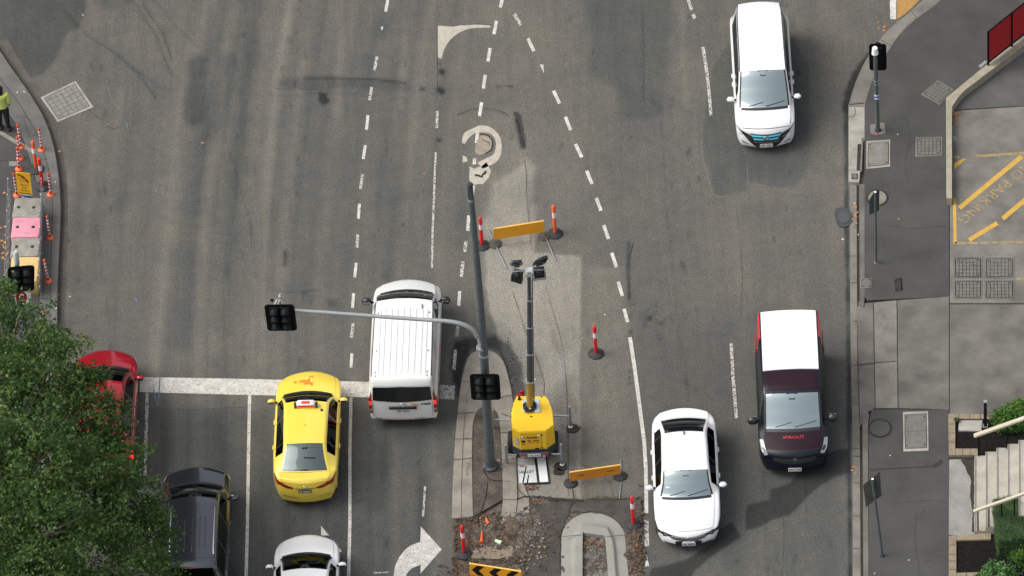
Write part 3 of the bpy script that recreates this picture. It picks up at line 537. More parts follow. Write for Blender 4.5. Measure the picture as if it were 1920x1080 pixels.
class Car:
    def __init__(s, name, label, cat, L, keys, bows, paintm, px, py, slope, faces_cam, zref=.25, cfg=None, group=None):
        s.L = L; s.K = keys; s.B = bows; s.p = paintm; s.c = cfg or {}; s.crown = s.c.get('crown', .045)
        # px, py: where the middle of the near bumper's lower edge shows, slope: image dx/dy of the car's long axis
        A = G(px, py, zref); B_ = G(px-slope*200, py-200, zref); ax = (B_-A).normalized()
        fwd = -ax if faces_cam else ax
        near = Vector((A.x, A.y, 0)); ctr = near+ax*(L/2)
        s.e = empty(name, ctr, math.atan2(fwd.y, fwd.x)-math.pi/2, label=label, cat=cat, group=group)
    def k(s, j, d): return pchip([q[0] for q in s.K], [q[j] for q in s.K], d)
    def bow(s, d): return pchip([q[0] for q in s.B], [q[1] for q in s.B], d)
    def half(s, d):
        W, zt, wt, zs = (s.k(j, d) for j in (1, 2, 3, 4)); c = s.crown; zs = min(zs, zt-c-.03); wt = min(wt, W-.09); sill = s.c.get('sill', .22)
        P = [(wt*f, zt-c*f*f) for f in (0, .25, .5, .75, .93, 1.)]; p6 = (wt+.028, zt-c-.022); P.append(p6); g = (W-.05, zs)
        P += [(p6[0]+(g[0]-p6[0])*t, p6[1]+(g[1]-p6[1])*t) for t in (.12, .5, .9)]
        zl = zs-.18; b = min(.42, zl-.02)
        P += [(W-.03, zs-.01), (W-.006, zs-.05), (W, zl), (W-.004, (zl+b)/2), (W-.01, b), (W-.03, (b+sill)/2+.01), (W-.09, sill)]
        return P, W
    def surf(s, d, i, sg=1):
        P, W = s.half(d); i = min(max(i, 0), HW); a = min(int(i), HW-1); t = i-a; x = P[a][0]*(1-t)+P[a+1][0]*t; z = P[a][1]*(1-t)+P[a+1][1]*t
        return Vector((sg*x, s.L/2-d-s.bow(d)*(x/W)**2, z))
    def top(s, x, d):
        W, zt, wt = s.k(1, d), s.k(2, d), s.k(3, d); return Vector((x, s.L/2-d-s.bow(d)*(x/W)**2, zt-s.crown*(x/wt)**2))
    def capd(s, end): return 0.0 if end == 0 else s.L
    def cap(s, end, x, z):
        d = s.capd(end); P, W = s.half(d); z1 = P[0][1]; z0 = s.c.get('capz', .24); t = min(max((z-z0)/(z1-z0), 0), 1); b = s.c.get('bulge', (.05, .05))[end]*math.sin(math.pi*t)**.8
        sg = -1 if end == 0 else 1
        return Vector((x, s.L/2-(d+s.bow(d)*(x/W)**2)-sg*b, z))
    def body(s):
        c = s.c; ws0, ws1, rw0, rw1 = c['glass']; us = set(np.round(np.arange(0, s.L+.001, .055), 4).tolist())|{0.0, s.L}
        for v in (0.015, .03, .08, s.L-.015, s.L-.03, s.L-.08): us.add(round(v, 4))
        seams = c.get('seams', []); sw = .013
        for q in seams+[c.get('bonnet', .1)]+([c['boot']] if 'boot' in c else []): us |= {round(q-sw/2, 4), round(q+sw/2, 4)}
        for q in (ws0-.09, ws0, ws1, rw0, rw1): us.add(round(q, 4))
        for a, b in c.get('windows', []): us |= {a, b}
        for wc in c['wheels']: us |= {round(wc+.37*math.cos(t), 4) for t in np.linspace(0, math.pi, 13)}
        us = sorted(u for u in us if u <= s.L); us = [u for n, u in enumerate(us) if n == 0 or u-us[n-1] > .003]; us[-1] = s.L
        H = [s.half(u) for u in us]; parts = {}
        bn = c.get('bonnet', .1)
        def key(u, i, z, sg):
            for wc in c['wheels']:
                if i >= 12 and (u-wc)**2+(z-.33)**2 < .365**2: return None
            if i <= 3:
                if ws0 < u < ws1: return 'windscreen'
                if rw0 < u < rw1: return 'rear_window'
                if ws0-.09 < u < ws0: return 'wiper_cowl'
            if i <= 4:
                if abs(u-bn) < sw/2+.001: return 'seam'
                if bn < u < ws0: return 'bonnet'
                if 'boot' in c and i <= 9:
                    if abs(u-c['boot']) < sw/2+.001: return 'seam'
                    if u > c['boot']: return 'boot_lid'
            if i == 4 and c.get('black_edges', True) and ws0 < u < ws1: return 'seam'
            if i == 5 and 'rail_seam' in c and ws1 < u < s.L-.2: return 'seam'
            if i in (7, 8):
                for n, (a, b) in enumerate(c.get('windows', [])):
                    if a < u < b: return ('side_window', n, sg)
                if c.get('windows') and c['windows'][0][0] < u < c['windows'][-1][1]: return 'seam'
            if 9 <= i <= 14:
                for q in seams:
                    if abs(u-q) < sw/2+.001: return 'seam'
                for n in range(len(seams)-1):
                    if seams[n] < u < seams[n+1]: return ('door', n, sg)
            return 'body'
        for sg in (1, -1):
            for a in range(len(us)-1):
                for i in range(HW):
                    z = (H[a][0][i][1]+H[a+1][0][i+1][1])/2; kk = key((us[a]+us[a+1])/2, i, z, sg)
                    if kk is None: continue
                    q = [s.surf(us[a], i, sg), s.surf(us[a], i+1, sg), s.surf(us[a+1], i+1, sg), s.surf(us[a+1], i, sg)]
                    parts.setdefault(kk, []).append(q[::-1] if sg < 0 else q)
        for end in (0, 1):
            d = s.capd(end); P, W = s.half(d); z0 = c.get('capz', .24); R = 8; fl = parts.setdefault(('bumper', end), [])
            cols = []
            for i in range(0, 11): cols.append([s.cap(end, P[i][0], z0+(P[i][1]-z0)*r/R) for r in range(R+1)])
            side = [s.surf(d, 10+6*(R-r)/R) for r in range(R+1)]; cols.append(side)
            for j in range(len(cols)-1):
                for r in range(R):
                    for sg in (1, -1):
                        q = [Vector((v.x*sg, v.y, v.z)) for v in (cols[j][r], cols[j+1][r], cols[j+1][r+1], cols[j][r+1])]
                        fl.append(q if (sg > 0) ^ (end == 0) else q[::-1])
        mats = c.get('mats', {})
        for kk, qs in parts.items():
            nm = kk if isinstance(kk, str) else kk[0]; vi = {}; vs = []; fs = []
            for q in qs:
                f = []
                for v in q:
                    t = (round(v.x, 4), round(v.y, 4), round(v.z, 4))
                    if t not in vi: vi[t] = len(vs); vs.append(t)
                    if not f or vi[t] not in f: f.append(vi[t])
                if len(f) > 2:
                    p0, p1, p2 = (Vector(vs[f[j]]) for j in (0, 1, 2)); cc = (p0+p1+p2)/3; nn = (p1-p0).cross(p2-p0)
                    fs.append(f if nn.dot(Vector((cc.x, max(-.3, min(.3, cc.y-max(-s.L*.38, min(s.L*.38, cc.y)))), cc.z-.55))) > 0 else f[::-1])
            m = {'windscreen': m_glass, 'rear_window': c.get('rwm', m_glassd), 'side_window': c.get('swm', m_glassd), 'seam': m_grille, 'wiper_cowl': m_grille}.get(nm, s.p)
            if kk in mats: m = mats[kk]
            if nm in mats: m = mats[nm]
            nm2 = ('front_bumper', 'rear_bumper')[kk[1]] if nm == 'bumper' else 'panel_trim' if nm == 'seam' else nm
            if nm == 'bumper' and kk[1] == 1 and 'tail_name' in c: nm2 = c['tail_name']
            MB().add(vs, fs, True).build(nm2, m, s.e)
        # under tray and cabin
        ub = MB(); L = s.L; w = s.K[len(s.K)//2][1]
        ub.box((0, 0, .30), (2*w-.5, L-1.0, .12)); ub.build('underbody', m_under, s.e)
        zb = s.k(4, (ws0+ws1)/2)-.05; it = MB()
        a0, a1 = ws0+.02, rw1-.1 if c.get('cabin') is None else c['cabin']
        it.box((0, L/2-(a0+a1)/2, (.36+zb)/2-.12), (2*w-.26, a1-a0, zb-.45)); it.build('cabin_floor', m_int, s.e)
        db = MB(); db.box((0, L/2-ws0-.38, zb-.04), (2*w-.30, .66, .12), bev=.05); db.build('dashboard', c.get('dashm', m_dash), s.e)
        for n, (sx, dd) in enumerate(c.get('seats', [(.37, ws1+.25), (-.37, ws1+.25), (.37, ws1+1.15), (-.37, ws1+1.15)])):
            st = MB(); st.box((sx, L/2-dd, zb-.02), (.50, .16, .48), bev=.06); st.box((sx, L/2-dd+.02, zb+.31), (.26, .10, .17), bev=.04); st.build('seat', m_seat, s.e)
        sw_ = MB(); q = Vector((.37, L/2-ws0-.72, zb+.04)); sw_.tube([q+Vector((.17*math.cos(t), .08*math.sin(t), .15*math.sin(t))) for t in np.linspace(0, 2*math.pi, 17)], .014, 6); sw_.build('steering_wheel', m_black, s.e)
        for wc in c['wheels']:
            for sg in (1, -1):
                wb = MB(); r = c.get('wr', .335); W = s.k(1, wc); cx = sg*(W-.13); ctr = Vector((cx, L/2-wc, r)); ax = Vector((sg, 0, 0))
                wb.lathe(ctr, [(r*.6, -.11), (r*.93, -.11), (r, -.08), (r, .08), (r*.93, .105), (r*.64, .11), (r*.6, .08)], 24, ax); t = wb.build('wheel', m_tyre, s.e)
                rb = MB(); rb.lathe(ctr, [(r*.62, .05), (r*.62, .085)], 20, ax)
                rb.build('rim', m_rim, t)
        mi = c.get('mirror')
        if mi:
            md, mz, mm = mi[:3]; big = mi[3] if len(mi) > 3 else 1.
            for sg in (1, -1):
                W = s.k(1, md); b = MB(); cx = sg*(W+.10*big); b.ball((cx, L/2-md, mz), (.115*big, .075*big, .075*big*(1.3 if big > 1.2 else 1)), 12, 8); o = b.build('mirror', mm, s.e)
                a = MB(); a.box((sg*(W+.0), L/2-md-.01, mz-.03), (.12, .05, .035)); a.build('mirror_arm', m_black, o)
                g = MB(); g.box((cx, L/2-md-.071*big, mz), (.15*big, .012, .09*big)); g.build('mirror_glass', m_chrome, o)
        for hd, hz in c.get('handles', []):
            for sg in (1, -1):
                W = s.k(1, hd); MB().box((sg*(W+.018), L/2-hd, hz), (.03, .17, .03), bev=.01).build('door_handle', c.get('handlem', s.p), s.e)
    def patch(s, name, fn, A, B_, m, off=.006, n=8, mirror=False, parent=None, mb=None):
        """strip between two polylines A and B in fn's own coordinates"""
        def at(P, t):
            t *= len(P)-1; i = min(int(t), len(P)-2); f = t-i; return [P[i][k]+(P[i+1][k]-P[i][k])*f for k in range(2)]
        N = n*(len(A)-1); out = []
        for sg in ((1, -1) if mirror else (1,)):
            def P(u, v):
                a, b = at(A, u), at(B_, u); x, y = a[0]+(b[0]-a[0])*v, a[1]+(b[1]-a[1])*v; e = .004
                p = fn(x, y); du = fn(x+e, y)-p; dv = fn(x, y+e)-p; nn = du.cross(dv)
                if nn.length < 1e-9: nn = Vector((0, 0, 1))
                nn.normalize()
                if nn.dot(p-Vector((0, 0, .5))) < 0: nn = -nn
                p = p+nn*off; return Vector((p.x*sg, p.y, p.z))
            b = mb or MB(); b.grid(P, N, 4)
            f0 = b.f[len(b.f)//2]; q0, q1, q2 = (Vector(b.v[j]) for j in f0[:3]); n0 = (q1-q0).cross(q2-q0)
            if mb is None and n0.dot(P(.5, .5)-Vector((0, P(.5, .5).y*.6, .5))) < 0: b.f = [f[::-1] for f in b.f]
            if mb is None: out.append(b.build(name, m, parent or s.e))
        return out
    def capfn(s, end): return lambda x, z: s.cap(end, x, z)
    def sf(s): return lambda d, i: s.surf(d, i)
    def text_cap(s, st, end, x0, z0, w, h, m, off=.016, bold=.02, name='lettering'):
        sg = -1 if end == 0 else 1
        def fn(a, b):
            p = s.cap(end, x0*1.0+sg*a, z0+b); return p+Vector((0, (1 if end == 0 else -1)*off, 0))
        return put_text(MB(), st, fn, w, h, bold).build(name, m, s.e)
    def text_top(s, st, x0, d0, w, h, m, flip, off=.008, bold=.02, name='lettering'):
        sg = -1 if flip else 1
        return put_text(MB(), st, lambda a, b: s.top(x0+sg*a, d0+(b if flip else -b))+Vector((0, 0, off)), w, h, bold).build(name, m, s.e)
    def cabin_mirror(s):
        ws1 = s.c['glass'][1]; p = s.top(0, ws1-.13); b = MB(); b.ball(p+Vector((0, 0, -.07)), (.12, .03, .04), 10, 6); b.build('cabin_mirror', m_black, s.e); b = MB(); b.add([s.top(x, ws1-d)+Vector((0, 0, .005)) for x, d in ((-.16, .0), (.16, .0), (.07, .16), (-.07, .16))], [(0, 1, 2, 3)]); b.build('sensor_patch', m_grille, s.e)
    def plate(s, end, z, txt, x0=0., w=.37, h=.125, pm=None, tm=None):
        pm = pm or m_plate; tm = tm or m_txt; sg = -1 if end == 0 else 1; y = s.cap(end, x0, z).y-sg*.022
        b = MB(); b.box((x0, y, z), (w, .014, h)); o = b.build('number_plate', pm, s.e)
        t = MB(); put_text(t, txt, lambda a, q: Vector((x0+sg*a, y-sg*.011, z+q)), w*.86, h*.62, .03); t.build('plate_lettering', tm, o)
    def wipers(s, mir=1):
        s.cabin_mirror()
        ws0 = s.c['glass'][0]; wt = s.k(3, ws0); b = MB()
        for x0, x1 in ((-.05, -wt*.82), (wt*.62, .04)):
            x0, x1 = x0*mir, x1*mir; b.tube([s.top(x0+(x1-x0)*t, ws0+.03+.10*t)+Vector((0, 0, .018)) for t in (0, .25, .5, .75, 1)], .010, 6)
        b.build('wiper', m_black, s.e)
    def on_top(s, name, x0, x1, d0, d1, h, m, n=14, w=None, off=0.):
        """a raised strip or panel on the roof"""
        b = MB(); K = max(2, int((x1-x0)/.12)+1); e = min(.012, (x1-x0)*.2); xs = [x0, x0+.003]+[x0+e+(x1-x0-2*e)*k/K for k in range(K+1)]+[x1-.003, x1]
        hs = [-.02, h*.6]+[h]*(K+1)+[h*.6, -.02]; ds = [d0, d0+.002]+[d0+.01+(d1-d0-.02)*k/n for k in range(n+1)]+[d1-.002, d1]; q = len(xs)
        zf = [-9, h*.6]+[9]*(n+1)+[h*.6, -9]
        vs = [s.top(x, d)+Vector((0, 0, max(-.02, min(hh, zz))+off)) for d, zz in zip(ds, zf) for x, hh in zip(xs, hs)]
        b.add(vs, [(j*q+i, j*q+i+1, (j+1)*q+i+1, (j+1)*q+i) for j in range(len(ds)-1) for i in range(q-1)], h < .03)
        return b.build(name, m, s.e)
# ---- white sedan facing the camera
p_white = paint('car_white', (.76, .77, .77)); p_white2 = paint('van_white', (.72, .73, .71), coat=.6)
def sedan_keys(L, W, H, ws0, ws1, rw0, rw1, nose=.64, cowl=.97, boot=1.05, wr=.60):
    return [(0, W*.80, nose-.05, W*.64, nose-.1), (.05, W*.87, nose+.02, W*.70, nose-.04), (.18, W*.935, nose+.08, W*.75, nose+.02), (.5, W*.985, nose+.2, W*.79, nose+.12), (ws0-.25, W, cowl-.03, W*.82, cowl-.10), (ws0, W, cowl+.015, W*.80, cowl-.07),
            ((ws0+ws1)/2, W, (cowl+H)/2+.03, W*.71, cowl-.05), (ws1, W, H-.025, W*(wr+.075), cowl-.03), (ws1+.35, W, H+.005, W*(wr+.055), cowl-.02), ((ws1+rw0)/2+.2, W, H, W*(wr+.045), cowl-.01), (rw0, W, H-.05, W*(wr+.03), cowl), ((rw0+rw1)/2, W*.985, (H+boot)/2+.0, W*(wr+.08), cowl+.01),
            (rw1, W*.965, boot+.015, W*.74, cowl+.005), (L-.28, W*.94, boot, W*.76, cowl-.01), (L-.08, W*.87, boot-.01, W*.72, cowl-.05), (L, W*.80, boot-.08, W*.66, boot-.16)]
def sedan_bow(L, ws0, ws1, rw0, rw1): return [(0, .24), (.3, .22), (ws0-.3, .20), (ws0, .17), (ws1, .09), ((ws1+rw0)/2, 0), (rw0, -.05), (rw1, -.10), (L-.3, -.16), (L, -.17)]
c = Car('sedan', 'white sedan driving towards the camera, left of the dark van', 'car', 4.55, sedan_keys(4.55, .916, 1.46, 1.15, 1.75, 3.25, 4.08), sedan_bow(4.55, 1.15, 1.75, 3.25, 4.08), p_white, 1291.5, 1024, .042, True, .24,
        dict(glass=(1.15, 1.75, 3.25, 4.08), bonnet=.13, boot=4.12, seams=[1.38, 2.36, 3.3], windows=[(1.45, 2.3), (2.38, 3.25), (3.32, 3.66)], wheels=(.88, 3.5), mirror=(1.55, 1.0, p_white), handles=[(2.1, .80), (3.05, .82)], rwm=m_blackglass))
c.body(); c.wipers()
F = c.capfn(0); s_ = c.sf()
c.patch('headlight', s_, [(.0, 4.6), (.03, 6.5), (.14, 10), (.42, 11)], [(.0, 8.5), (.03, 10.2), (.10, 11.6), (.40, 11.5)], m_grille, .008, 5, True)
c.patch('lower_air_intake', F, [(-.66, .33), (-.3, .33), (.3, .33), (.66, .33)], [(-.68, .29), (-.3, .27), (.3, .27), (.68, .29)], m_grille, .012)
gq = c.patch('grille', F, [(-.72, .68), (-.52, .63), (-.25, .61), (.25, .61), (.52, .63), (.72, .68)], [(-.70, .62), (-.46, .53), (-.25, .49), (.25, .49), (.46, .53), (.70, .62)], m_grille, .010)[0]
for z in (.59, .555, .52): c.patch('grille_bar', F, [(-.47, z), (0, z-.004), (.47, z)], [(-.47, z-.012), (0, z-.016), (.47, z-.012)], m_chrome, .018, parent=gq)
c.patch('chrome_strip', F, [(-.68, .275), (-.3, .262), (.3, .262), (.68, .275)], [(-.68, .262), (-.3, .248), (.3, .248), (.68, .262)], m_chrome, .02)
p = c.cap(0, 0, .57); b = MB(); b.tube([p+Vector((.055*math.cos(t), .022, .055*math.sin(t))) for t in np.linspace(0, 2*math.pi, 17)], .009, 6, False)
put_text(b, 'V', lambda x, y: p+Vector((-x, .024, y+.022)), .05, .035, .01); put_text(b, 'W', lambda x, y: p+Vector((-x, .024, y-.018)), .075, .04, .01); b.build('badge', m_chrome, c.e)
MB().box((0, p.y+.012, .40), (.72, .02, .15)).build('plate_surround', m_grille, c.e); c.plate(0, .40, '1SL 8GG'); 
c.on_top('roof_aerial', -.02, .02, 3.10, 3.22, .04, m_grille, 3); MB().box((.49, c.top(.49, 1.4).y, c.top(.49, 1.4).z-.02), (.13, .12, .004), Matrix.Rotation(-.45, 3, 'X')).build('permit_sticker', m_white, c.e)
dm = MB(); dm.ball((-.37, c.L/2-2.15, 1.02), (.09, .1, .12)); dm.ball((.37, c.L/2-2.13, 1.03), (.09, .1, .12)); dm.build('occupant_head', mat('skin_dark', (.2, .11, .08), .6), c.e)
# ---- white minivan facing the camera, top right
Lm = 4.9654
mk_ = [(0, .74, .76, .60, .68), (.04, .80, .84, .66, .76), (.14, .84, .95, .70, .86), (.35, .86, 1.03, .72, .93), (.6, .87, 1.10, .73, .97), (.72, .87, 1.14, .73, .99), (1.15, .87, 1.46, .70, 1.0), (1.6, .87, 1.77, .655, 1.01), (1.95, .87, 1.84, .645, 1.02), (2.8, .87, 1.865, .64, 1.03), (3.8, .87, 1.84, .63, 1.04), (4.3, .865, 1.78, .60, 1.04), (4.55, .85, 1.5, .58, 1.03), (4.7, .82, 1.1, .58, .98), (4.77, .76, .95, .56, .85)]
c = Car('minivan', 'white minivan with a blue barred grille driving towards the camera', 'minivan', Lm, [(q[0]*1.02+(.1 if q[0] > 1.9 else 0), *q[1:]) for q in mk_], [(0, .20), (.3, .17), (.72, .14), (1.6, .07), (2.5, 0), (4.3, -.06), (4.96, -.12)], p_white, 1437, 277, .062, True, .22,
        dict(glass=(.73, 1.63, 4.53, 4.81), bonnet=.09, seams=[1.1, 2.1, 3.1], windows=[(1.18, 2.04), (2.12, 3.1), (3.16, 4.3)], wheels=(.9, 3.9), mirror=(1.15, 1.12, p_white), handles=[(1.95, .95), (2.3, .95)], rail_seam=1, mats={'wiper_cowl': m_grille}))
c.body(); c.wipers(); F = c.capfn(0); s_ = c.sf()
c.patch('headlight', s_, [(.0, 4.6), (.05, 6.6), (.17, 9.5)], [(.0, 7.5), (.05, 9.6), (.2, 11.2)], m_lens, .008, 6, True)
c.patch('lamp_housing', s_, [(.16, 5.0), (.28, 5.6), (.42, 6.4)], [(.14, 5.9), (.26, 6.6), (.40, 6.9)], m_lens, .007, 6, True)
c.patch('chrome_strip', F, [(-.60, .68), (-.47, .64)], [(-.58, .655), (-.46, .615)], m_chrome, .03, 4, True)
c.patch('air_intake', F, [(-.72, .82), (-.52, .74), (-.30, .66), (.30, .66), (.52, .74), (.72, .82)], [(-.70, .75), (-.34, .32), (-.28, .27), (.28, .27), (.34, .32), (.70, .75)], m_grille, .010, 6)
gm = mat('blue_grille', (.01, .10, .17), .3, coat=1.); lb = mat('light_blue_bar', (.16, .62, .74), .3, coat=1.)
gq = c.patch('grille', F, [(-.46, .78), (0, .77), (.46, .78)], [(-.36, .57), (0, .55), (.36, .57)], gm, .016)[0]
for x0, x1, z in ((-.42, -.07, .735), (.42, .07, .735), (-.36, -.07, .635), (.36, .07, .635)): c.patch('grille_bar', F, [(x0, z), (x1, z-.006)], [(x0*.97, z-.045), (x1, z-.045)], lb, .026, parent=gq)
p = c.cap(0, 0, .68); b = MB(); b.tube([p+Vector((.07*math.cos(t), .034, .05*math.sin(t))) for t in np.linspace(0, 2*math.pi, 17)], .010, 6, False); b.box(p+Vector((0, .036, 0)), (.17, .014, .025)); b.build('badge', m_chrome, c.e)
c.patch('chrome_strip', F, [(-.35, .53), (0, .515), (.35, .53)], [(-.34, .49), (0, .49), (.34, .49)], m_chrome, .022)
c.patch('bumper_lip', F, [(-.42, .262), (0, .262), (.42, .262)], [(-.42, .243), (0, .243), (.42, .243)], m_chrome, .03)
c.patch('fog_lamp_slot', F, [(-.71, .46), (-.52, .37)], [(-.70, .41), (-.50, .34)], m_grille, .012, 4, True)
c.plate(0, .37, '1ST 7JN')
# ---- dark van facing the camera
vk = [(0, .82, .80, .66, .70), (.05, .88, .90, .70, .80), (.2, .93, .98, .76, .88), (.5, .965, 1.10, .80, .98), (.78, .975, 1.2, .80, 1.05), (1.1, .978, 1.52, .79, 1.08), (1.52, .978, 1.86, .775, 1.10), (1.85, .978, 1.945, .78, 1.12), (2.6, .978, 1.97, .80, 1.14), (4.2, .975, 1.965, .83, 1.14), (4.8, .97, 1.94, .83, 1.12), (4.93, .955, 1.88, .80, 1.1), (5.0, .93, 1.80, .78, 1.05)]
pv = mat('van_navy', (.004, .006, .013), .35, coat=.25, var=.03, spec=.3); pp = mat('bonnet_plum', (.018, .006, .012), .45, coat=.05, var=.05, spec=.2); prd = paint('van_red', (.50, .025, .03))
c = Car('panel_van', 'dark navy van with a white roof and red rear driving towards the camera', 'van', 4.78, [(q[0]-.22 if q[0] > 4 else q[0], *q[1:]) for q in vk], [(0, .20), (.5, .16), (.78, .14), (1.52, .06), (2.5, 0), (4.5, 0), (4.78, -.05)], pv, 1490.5, 886, .046, True, .25,
        dict(glass=(.78, 1.52, 5.5, 5.6), bonnet=.16, seams=[1.0, 2.02, 3.2], windows=[(1.08, 1.95)], wheels=(.93, 3.85), mirror=(1.12, 1.22, m_grille, 1.35), cabin=2.2, seats=[(.45, 1.95), (-.45, 1.95)], sill=.22, mats={'bonnet': pp, 'wiper_cowl': m_grille, ('bumper', 1): prd}, tail_name='tailgate', bulge=(.06, .01), dashm=mat('dash_light', (.10, .12, .12), .7)))
c.body(); c.wipers(); F = c.capfn(0); s_ = c.sf()
c.on_top('roof_panel', -.78, .78, 2.33, 4.66, .03, mat('roof_white_wrap', (.80, .80, .80), .5), 20); c.on_top('roof_panel', -.74, .74, 1.62, 2.32, .012, pp, 8)
c.patch('rear_wrap', s_, [(3.6, 4.7), (4.2, 4.7), (4.765, 4.7)], [(3.62, 9), (4.2, 9), (4.765, 9)], prd, .007, 8, True); c.patch('rear_wrap', s_, [(3.0, 13), (4.0, 10), (4.765, 9)], [(3.3, 14), (4.2, 14), (4.765, 14)], prd, .006, 8, True)
c.patch('rear_wrap', s_, [(4.67, 0), (4.67, 4.7)], [(4.77, 0), (4.77, 4.7)], prd, .006, 8, True)
c.patch('headlight', s_, [(.05, 5.6), (.20, 6.3), (.46, 7.2)], [(.03, 9.6), (.22, 10.6), (.50, 10.2)], m_lens, .009, 6, True)
c.patch('headlight_glass', s_, [(.10, 6.6), (.24, 7.4)], [(.10, 8.6), (.24, 9.2)], m_grille, .014, 4, True)
c.patch('grille', F, [(-.62, .83), (0, .80), (.62, .83)], [(-.55, .68), (0, .64), (.55, .68)], m_grille, .012)
p = c.cap(0, 0, .78)+Vector((0, .05, .03)); MB().add([p+Vector(v) for v in ((0, 0, .11), (-.065, 0, 0), (0, 0, -.11), (.065, 0, 0), (0, .012, .055), (-.03, .012, 0), (0, .012, -.055), (.03, .012, 0))], [(0, 1, 5, 4), (1, 2, 6, 5), (2, 3, 7, 6), (3, 0, 4, 7)]).build('badge', m_chrome, c.e)
c.patch('lower_air_intake', F, [(-.6, .36), (.6, .36)], [(-.6, .28), (.6, .28)], m_grille, .012); c.plate(0, .45, '1IN 1FJ')
c.text_top('SPROUT', 0, .53, .60, .085, mat('sprout_red', (.52, .03, .045), .5), True, .012, .0)
dr = MB(); y0 = c.L/2; dr.ball((.40, y0-1.72, 1.52), (.1, .11, .13)); dr.ball((.42, y0-1.78, 1.2), (.22, .15, .26)); dr.tube([(.30, y0-1.70, 1.32), (.24, y0-1.35, 1.2), (.33, y0-1.15, 1.32)], [.055, .045, .035], 8); dr.build('driver', mat('driver_dark', (.02, .025, .028), .8), c.e)
MB().add([(-.02, y0-1.12, 1.235), (-.34, y0-1.1, 1.235), (-.38, y0-.86, 1.20), (-.06, y0-.9, 1.20)], [(0, 1, 2, 3), (3, 2, 1, 0)]).build('papers', m_white, c.e)
# ---- white van facing away
hk = [(0, .80, .80, .62, .72), (.05, .86, .92, .68, .82), (.2, .92, 1.02, .74, .92), (.6, .955, 1.16, .78, 1.02), (1.0, .97, 1.28, .80, 1.08), (1.15, .975, 1.34, .80, 1.10), (1.6, .975, 1.70, .80, 1.12), (2.0, .975, 1.92, .79, 1.14), (2.4, .975, 1.975, .80, 1.16), (3.6, .972, 1.99, .815, 1.17), (4.9, .965, 1.98, .825, 1.17), (5.14, .955, 1.95, .82, 1.15), (5.22, .945, 1.86, .80, 1.12), (5.265, .93, 1.76, .78, 1.08)]
c = Car('delivery_van', 'white high-roofed van facing away at the stop line, go get written on its tailgate', 'van', 5.0, [(max(0, q[0]-.265) if q[0] > .9 else q[0]*.72, *q[1:]) for q in hk], [(0, .24), (.7, .2), (.89, .17), (1.74, .10), (2.5, 0), (4.6, 0), (5.0, -.07)], p_white2, 757.5, 788, -.043, False, .36,
        dict(glass=(.87, 1.74, 6, 6.1), bonnet=.15, seams=[1.1, 2.15, 3.3], windows=[(1.2, 2.06)], wheels=(.8, 3.95), mirror=(1.3, 1.35, m_grille, 1.35), cabin=2.4, seats=[(.45, 2.1), (-.45, 2.1)], capz=.37, sill=.3, bulge=(.05, .03), tail_name='tailgate', rail_seam=1, mats={'windscreen': m_blackglass}))
c.body(); c.wipers(-1); F = c.capfn(1)
for x in (-.66, -.52, -.34, -.17, .0, .17, .35, .53, .66): c.on_top('roof_rib', x-.03, x+.03, 2.2, 4.75, .013, c.p, 10)
c.on_top('roof_rib', -.72, .72, 3.45, 3.48, .018, c.p, 2); c.on_top('roof_aerial', .50, .52, 2.0, 2.2, .04, m_black, 3)
for x in (-.735, .715):
    for d in (2.3, 3.8, 4.62, 4.76): c.on_top('roof_mount', x, x+.02, d, d+.06, .03, m_grille, 2)
c.patch('rear_window', F, [(-.80, 1.68), (0, 1.73), (.80, 1.68)], [(-.83, 1.17), (0, 1.13), (.83, 1.17)], mat('dark_rear_glass', (.006, .009, .009), .05, coat=1.), .012)
MB().box((0, c.cap(1, 0, .93).y-.03, .93), (.78, .05, .075), bev=.01).build('tailgate_handle', m_grille, c.e)
c.patch('tail_lamp', s_ := c.sf(), [(4.84, 8.2), (4.84, 11), (4.86, 13.3)], [(4.997, 8.2), (4.997, 11), (4.997, 13.3)], m_taill, .012, 5, True)
c.patch('tail_lamp', F, [(.86, 1.22), (.86, .62)], [(.945, 1.22), (.945, .66)], m_taill, .014, 6, True)
c.patch('brake_light', F, [(.865, 1.14), (.865, .98)], [(.94, 1.14), (.94, .98)], m_tailon, .02, 4, True); c.patch('reversing_lamp', F, [(.87, .84), (.87, .72)], [(.935, .84), (.935, .74)], m_lens, .02, 4, True)
c.plate(1, .80, '1IK 7LN'); c.text_cap('go', 1, .34, 1.0, .23, .11, mat('goget_orange', (.80, .16, .05), .5), .018, .03); c.text_cap('get', 1, .64, 1.015, .30, .125, mat('goget_navy', (.02, .035, .11), .5), .018, .03)
p = c.cap(1, 0, 1.03); b = MB(); b.tube([p+Vector((.085*math.cos(t), -.02, .055*math.sin(t))) for t in np.linspace(0, 2*math.pi, 19)], .009, 6, False); b.tube([p+Vector((.03*math.cos(t), -.02, .05*math.sin(t))) for t in np.linspace(0, 2*math.pi, 15)], .007, 6, False); b.build('badge', m_chrome, c.e)
c.patch('bumper_stripe', F, [(-.55, .455), (.25, .44)], [(-.55, .43), (.25, .415)], mat('orange_stripe', (.62, .22, .12), .6), .014); c.patch('bumper_stripe', F, [(-.78, .46), (-.6, .455)], [(-.78, .43), (-.6, .425)], m_txt, .014); c.patch('bumper_stripe', F, [(.3, .455), (.6, .46)], [(.3, .43), (.6, .435)], m_txt, .014)
c.patch('lower_skirt', F, [(-.9, .40), (0, .395), (.9, .40)], [(-.9, .375), (0, .375), (.9, .375)], m_grille, .010)
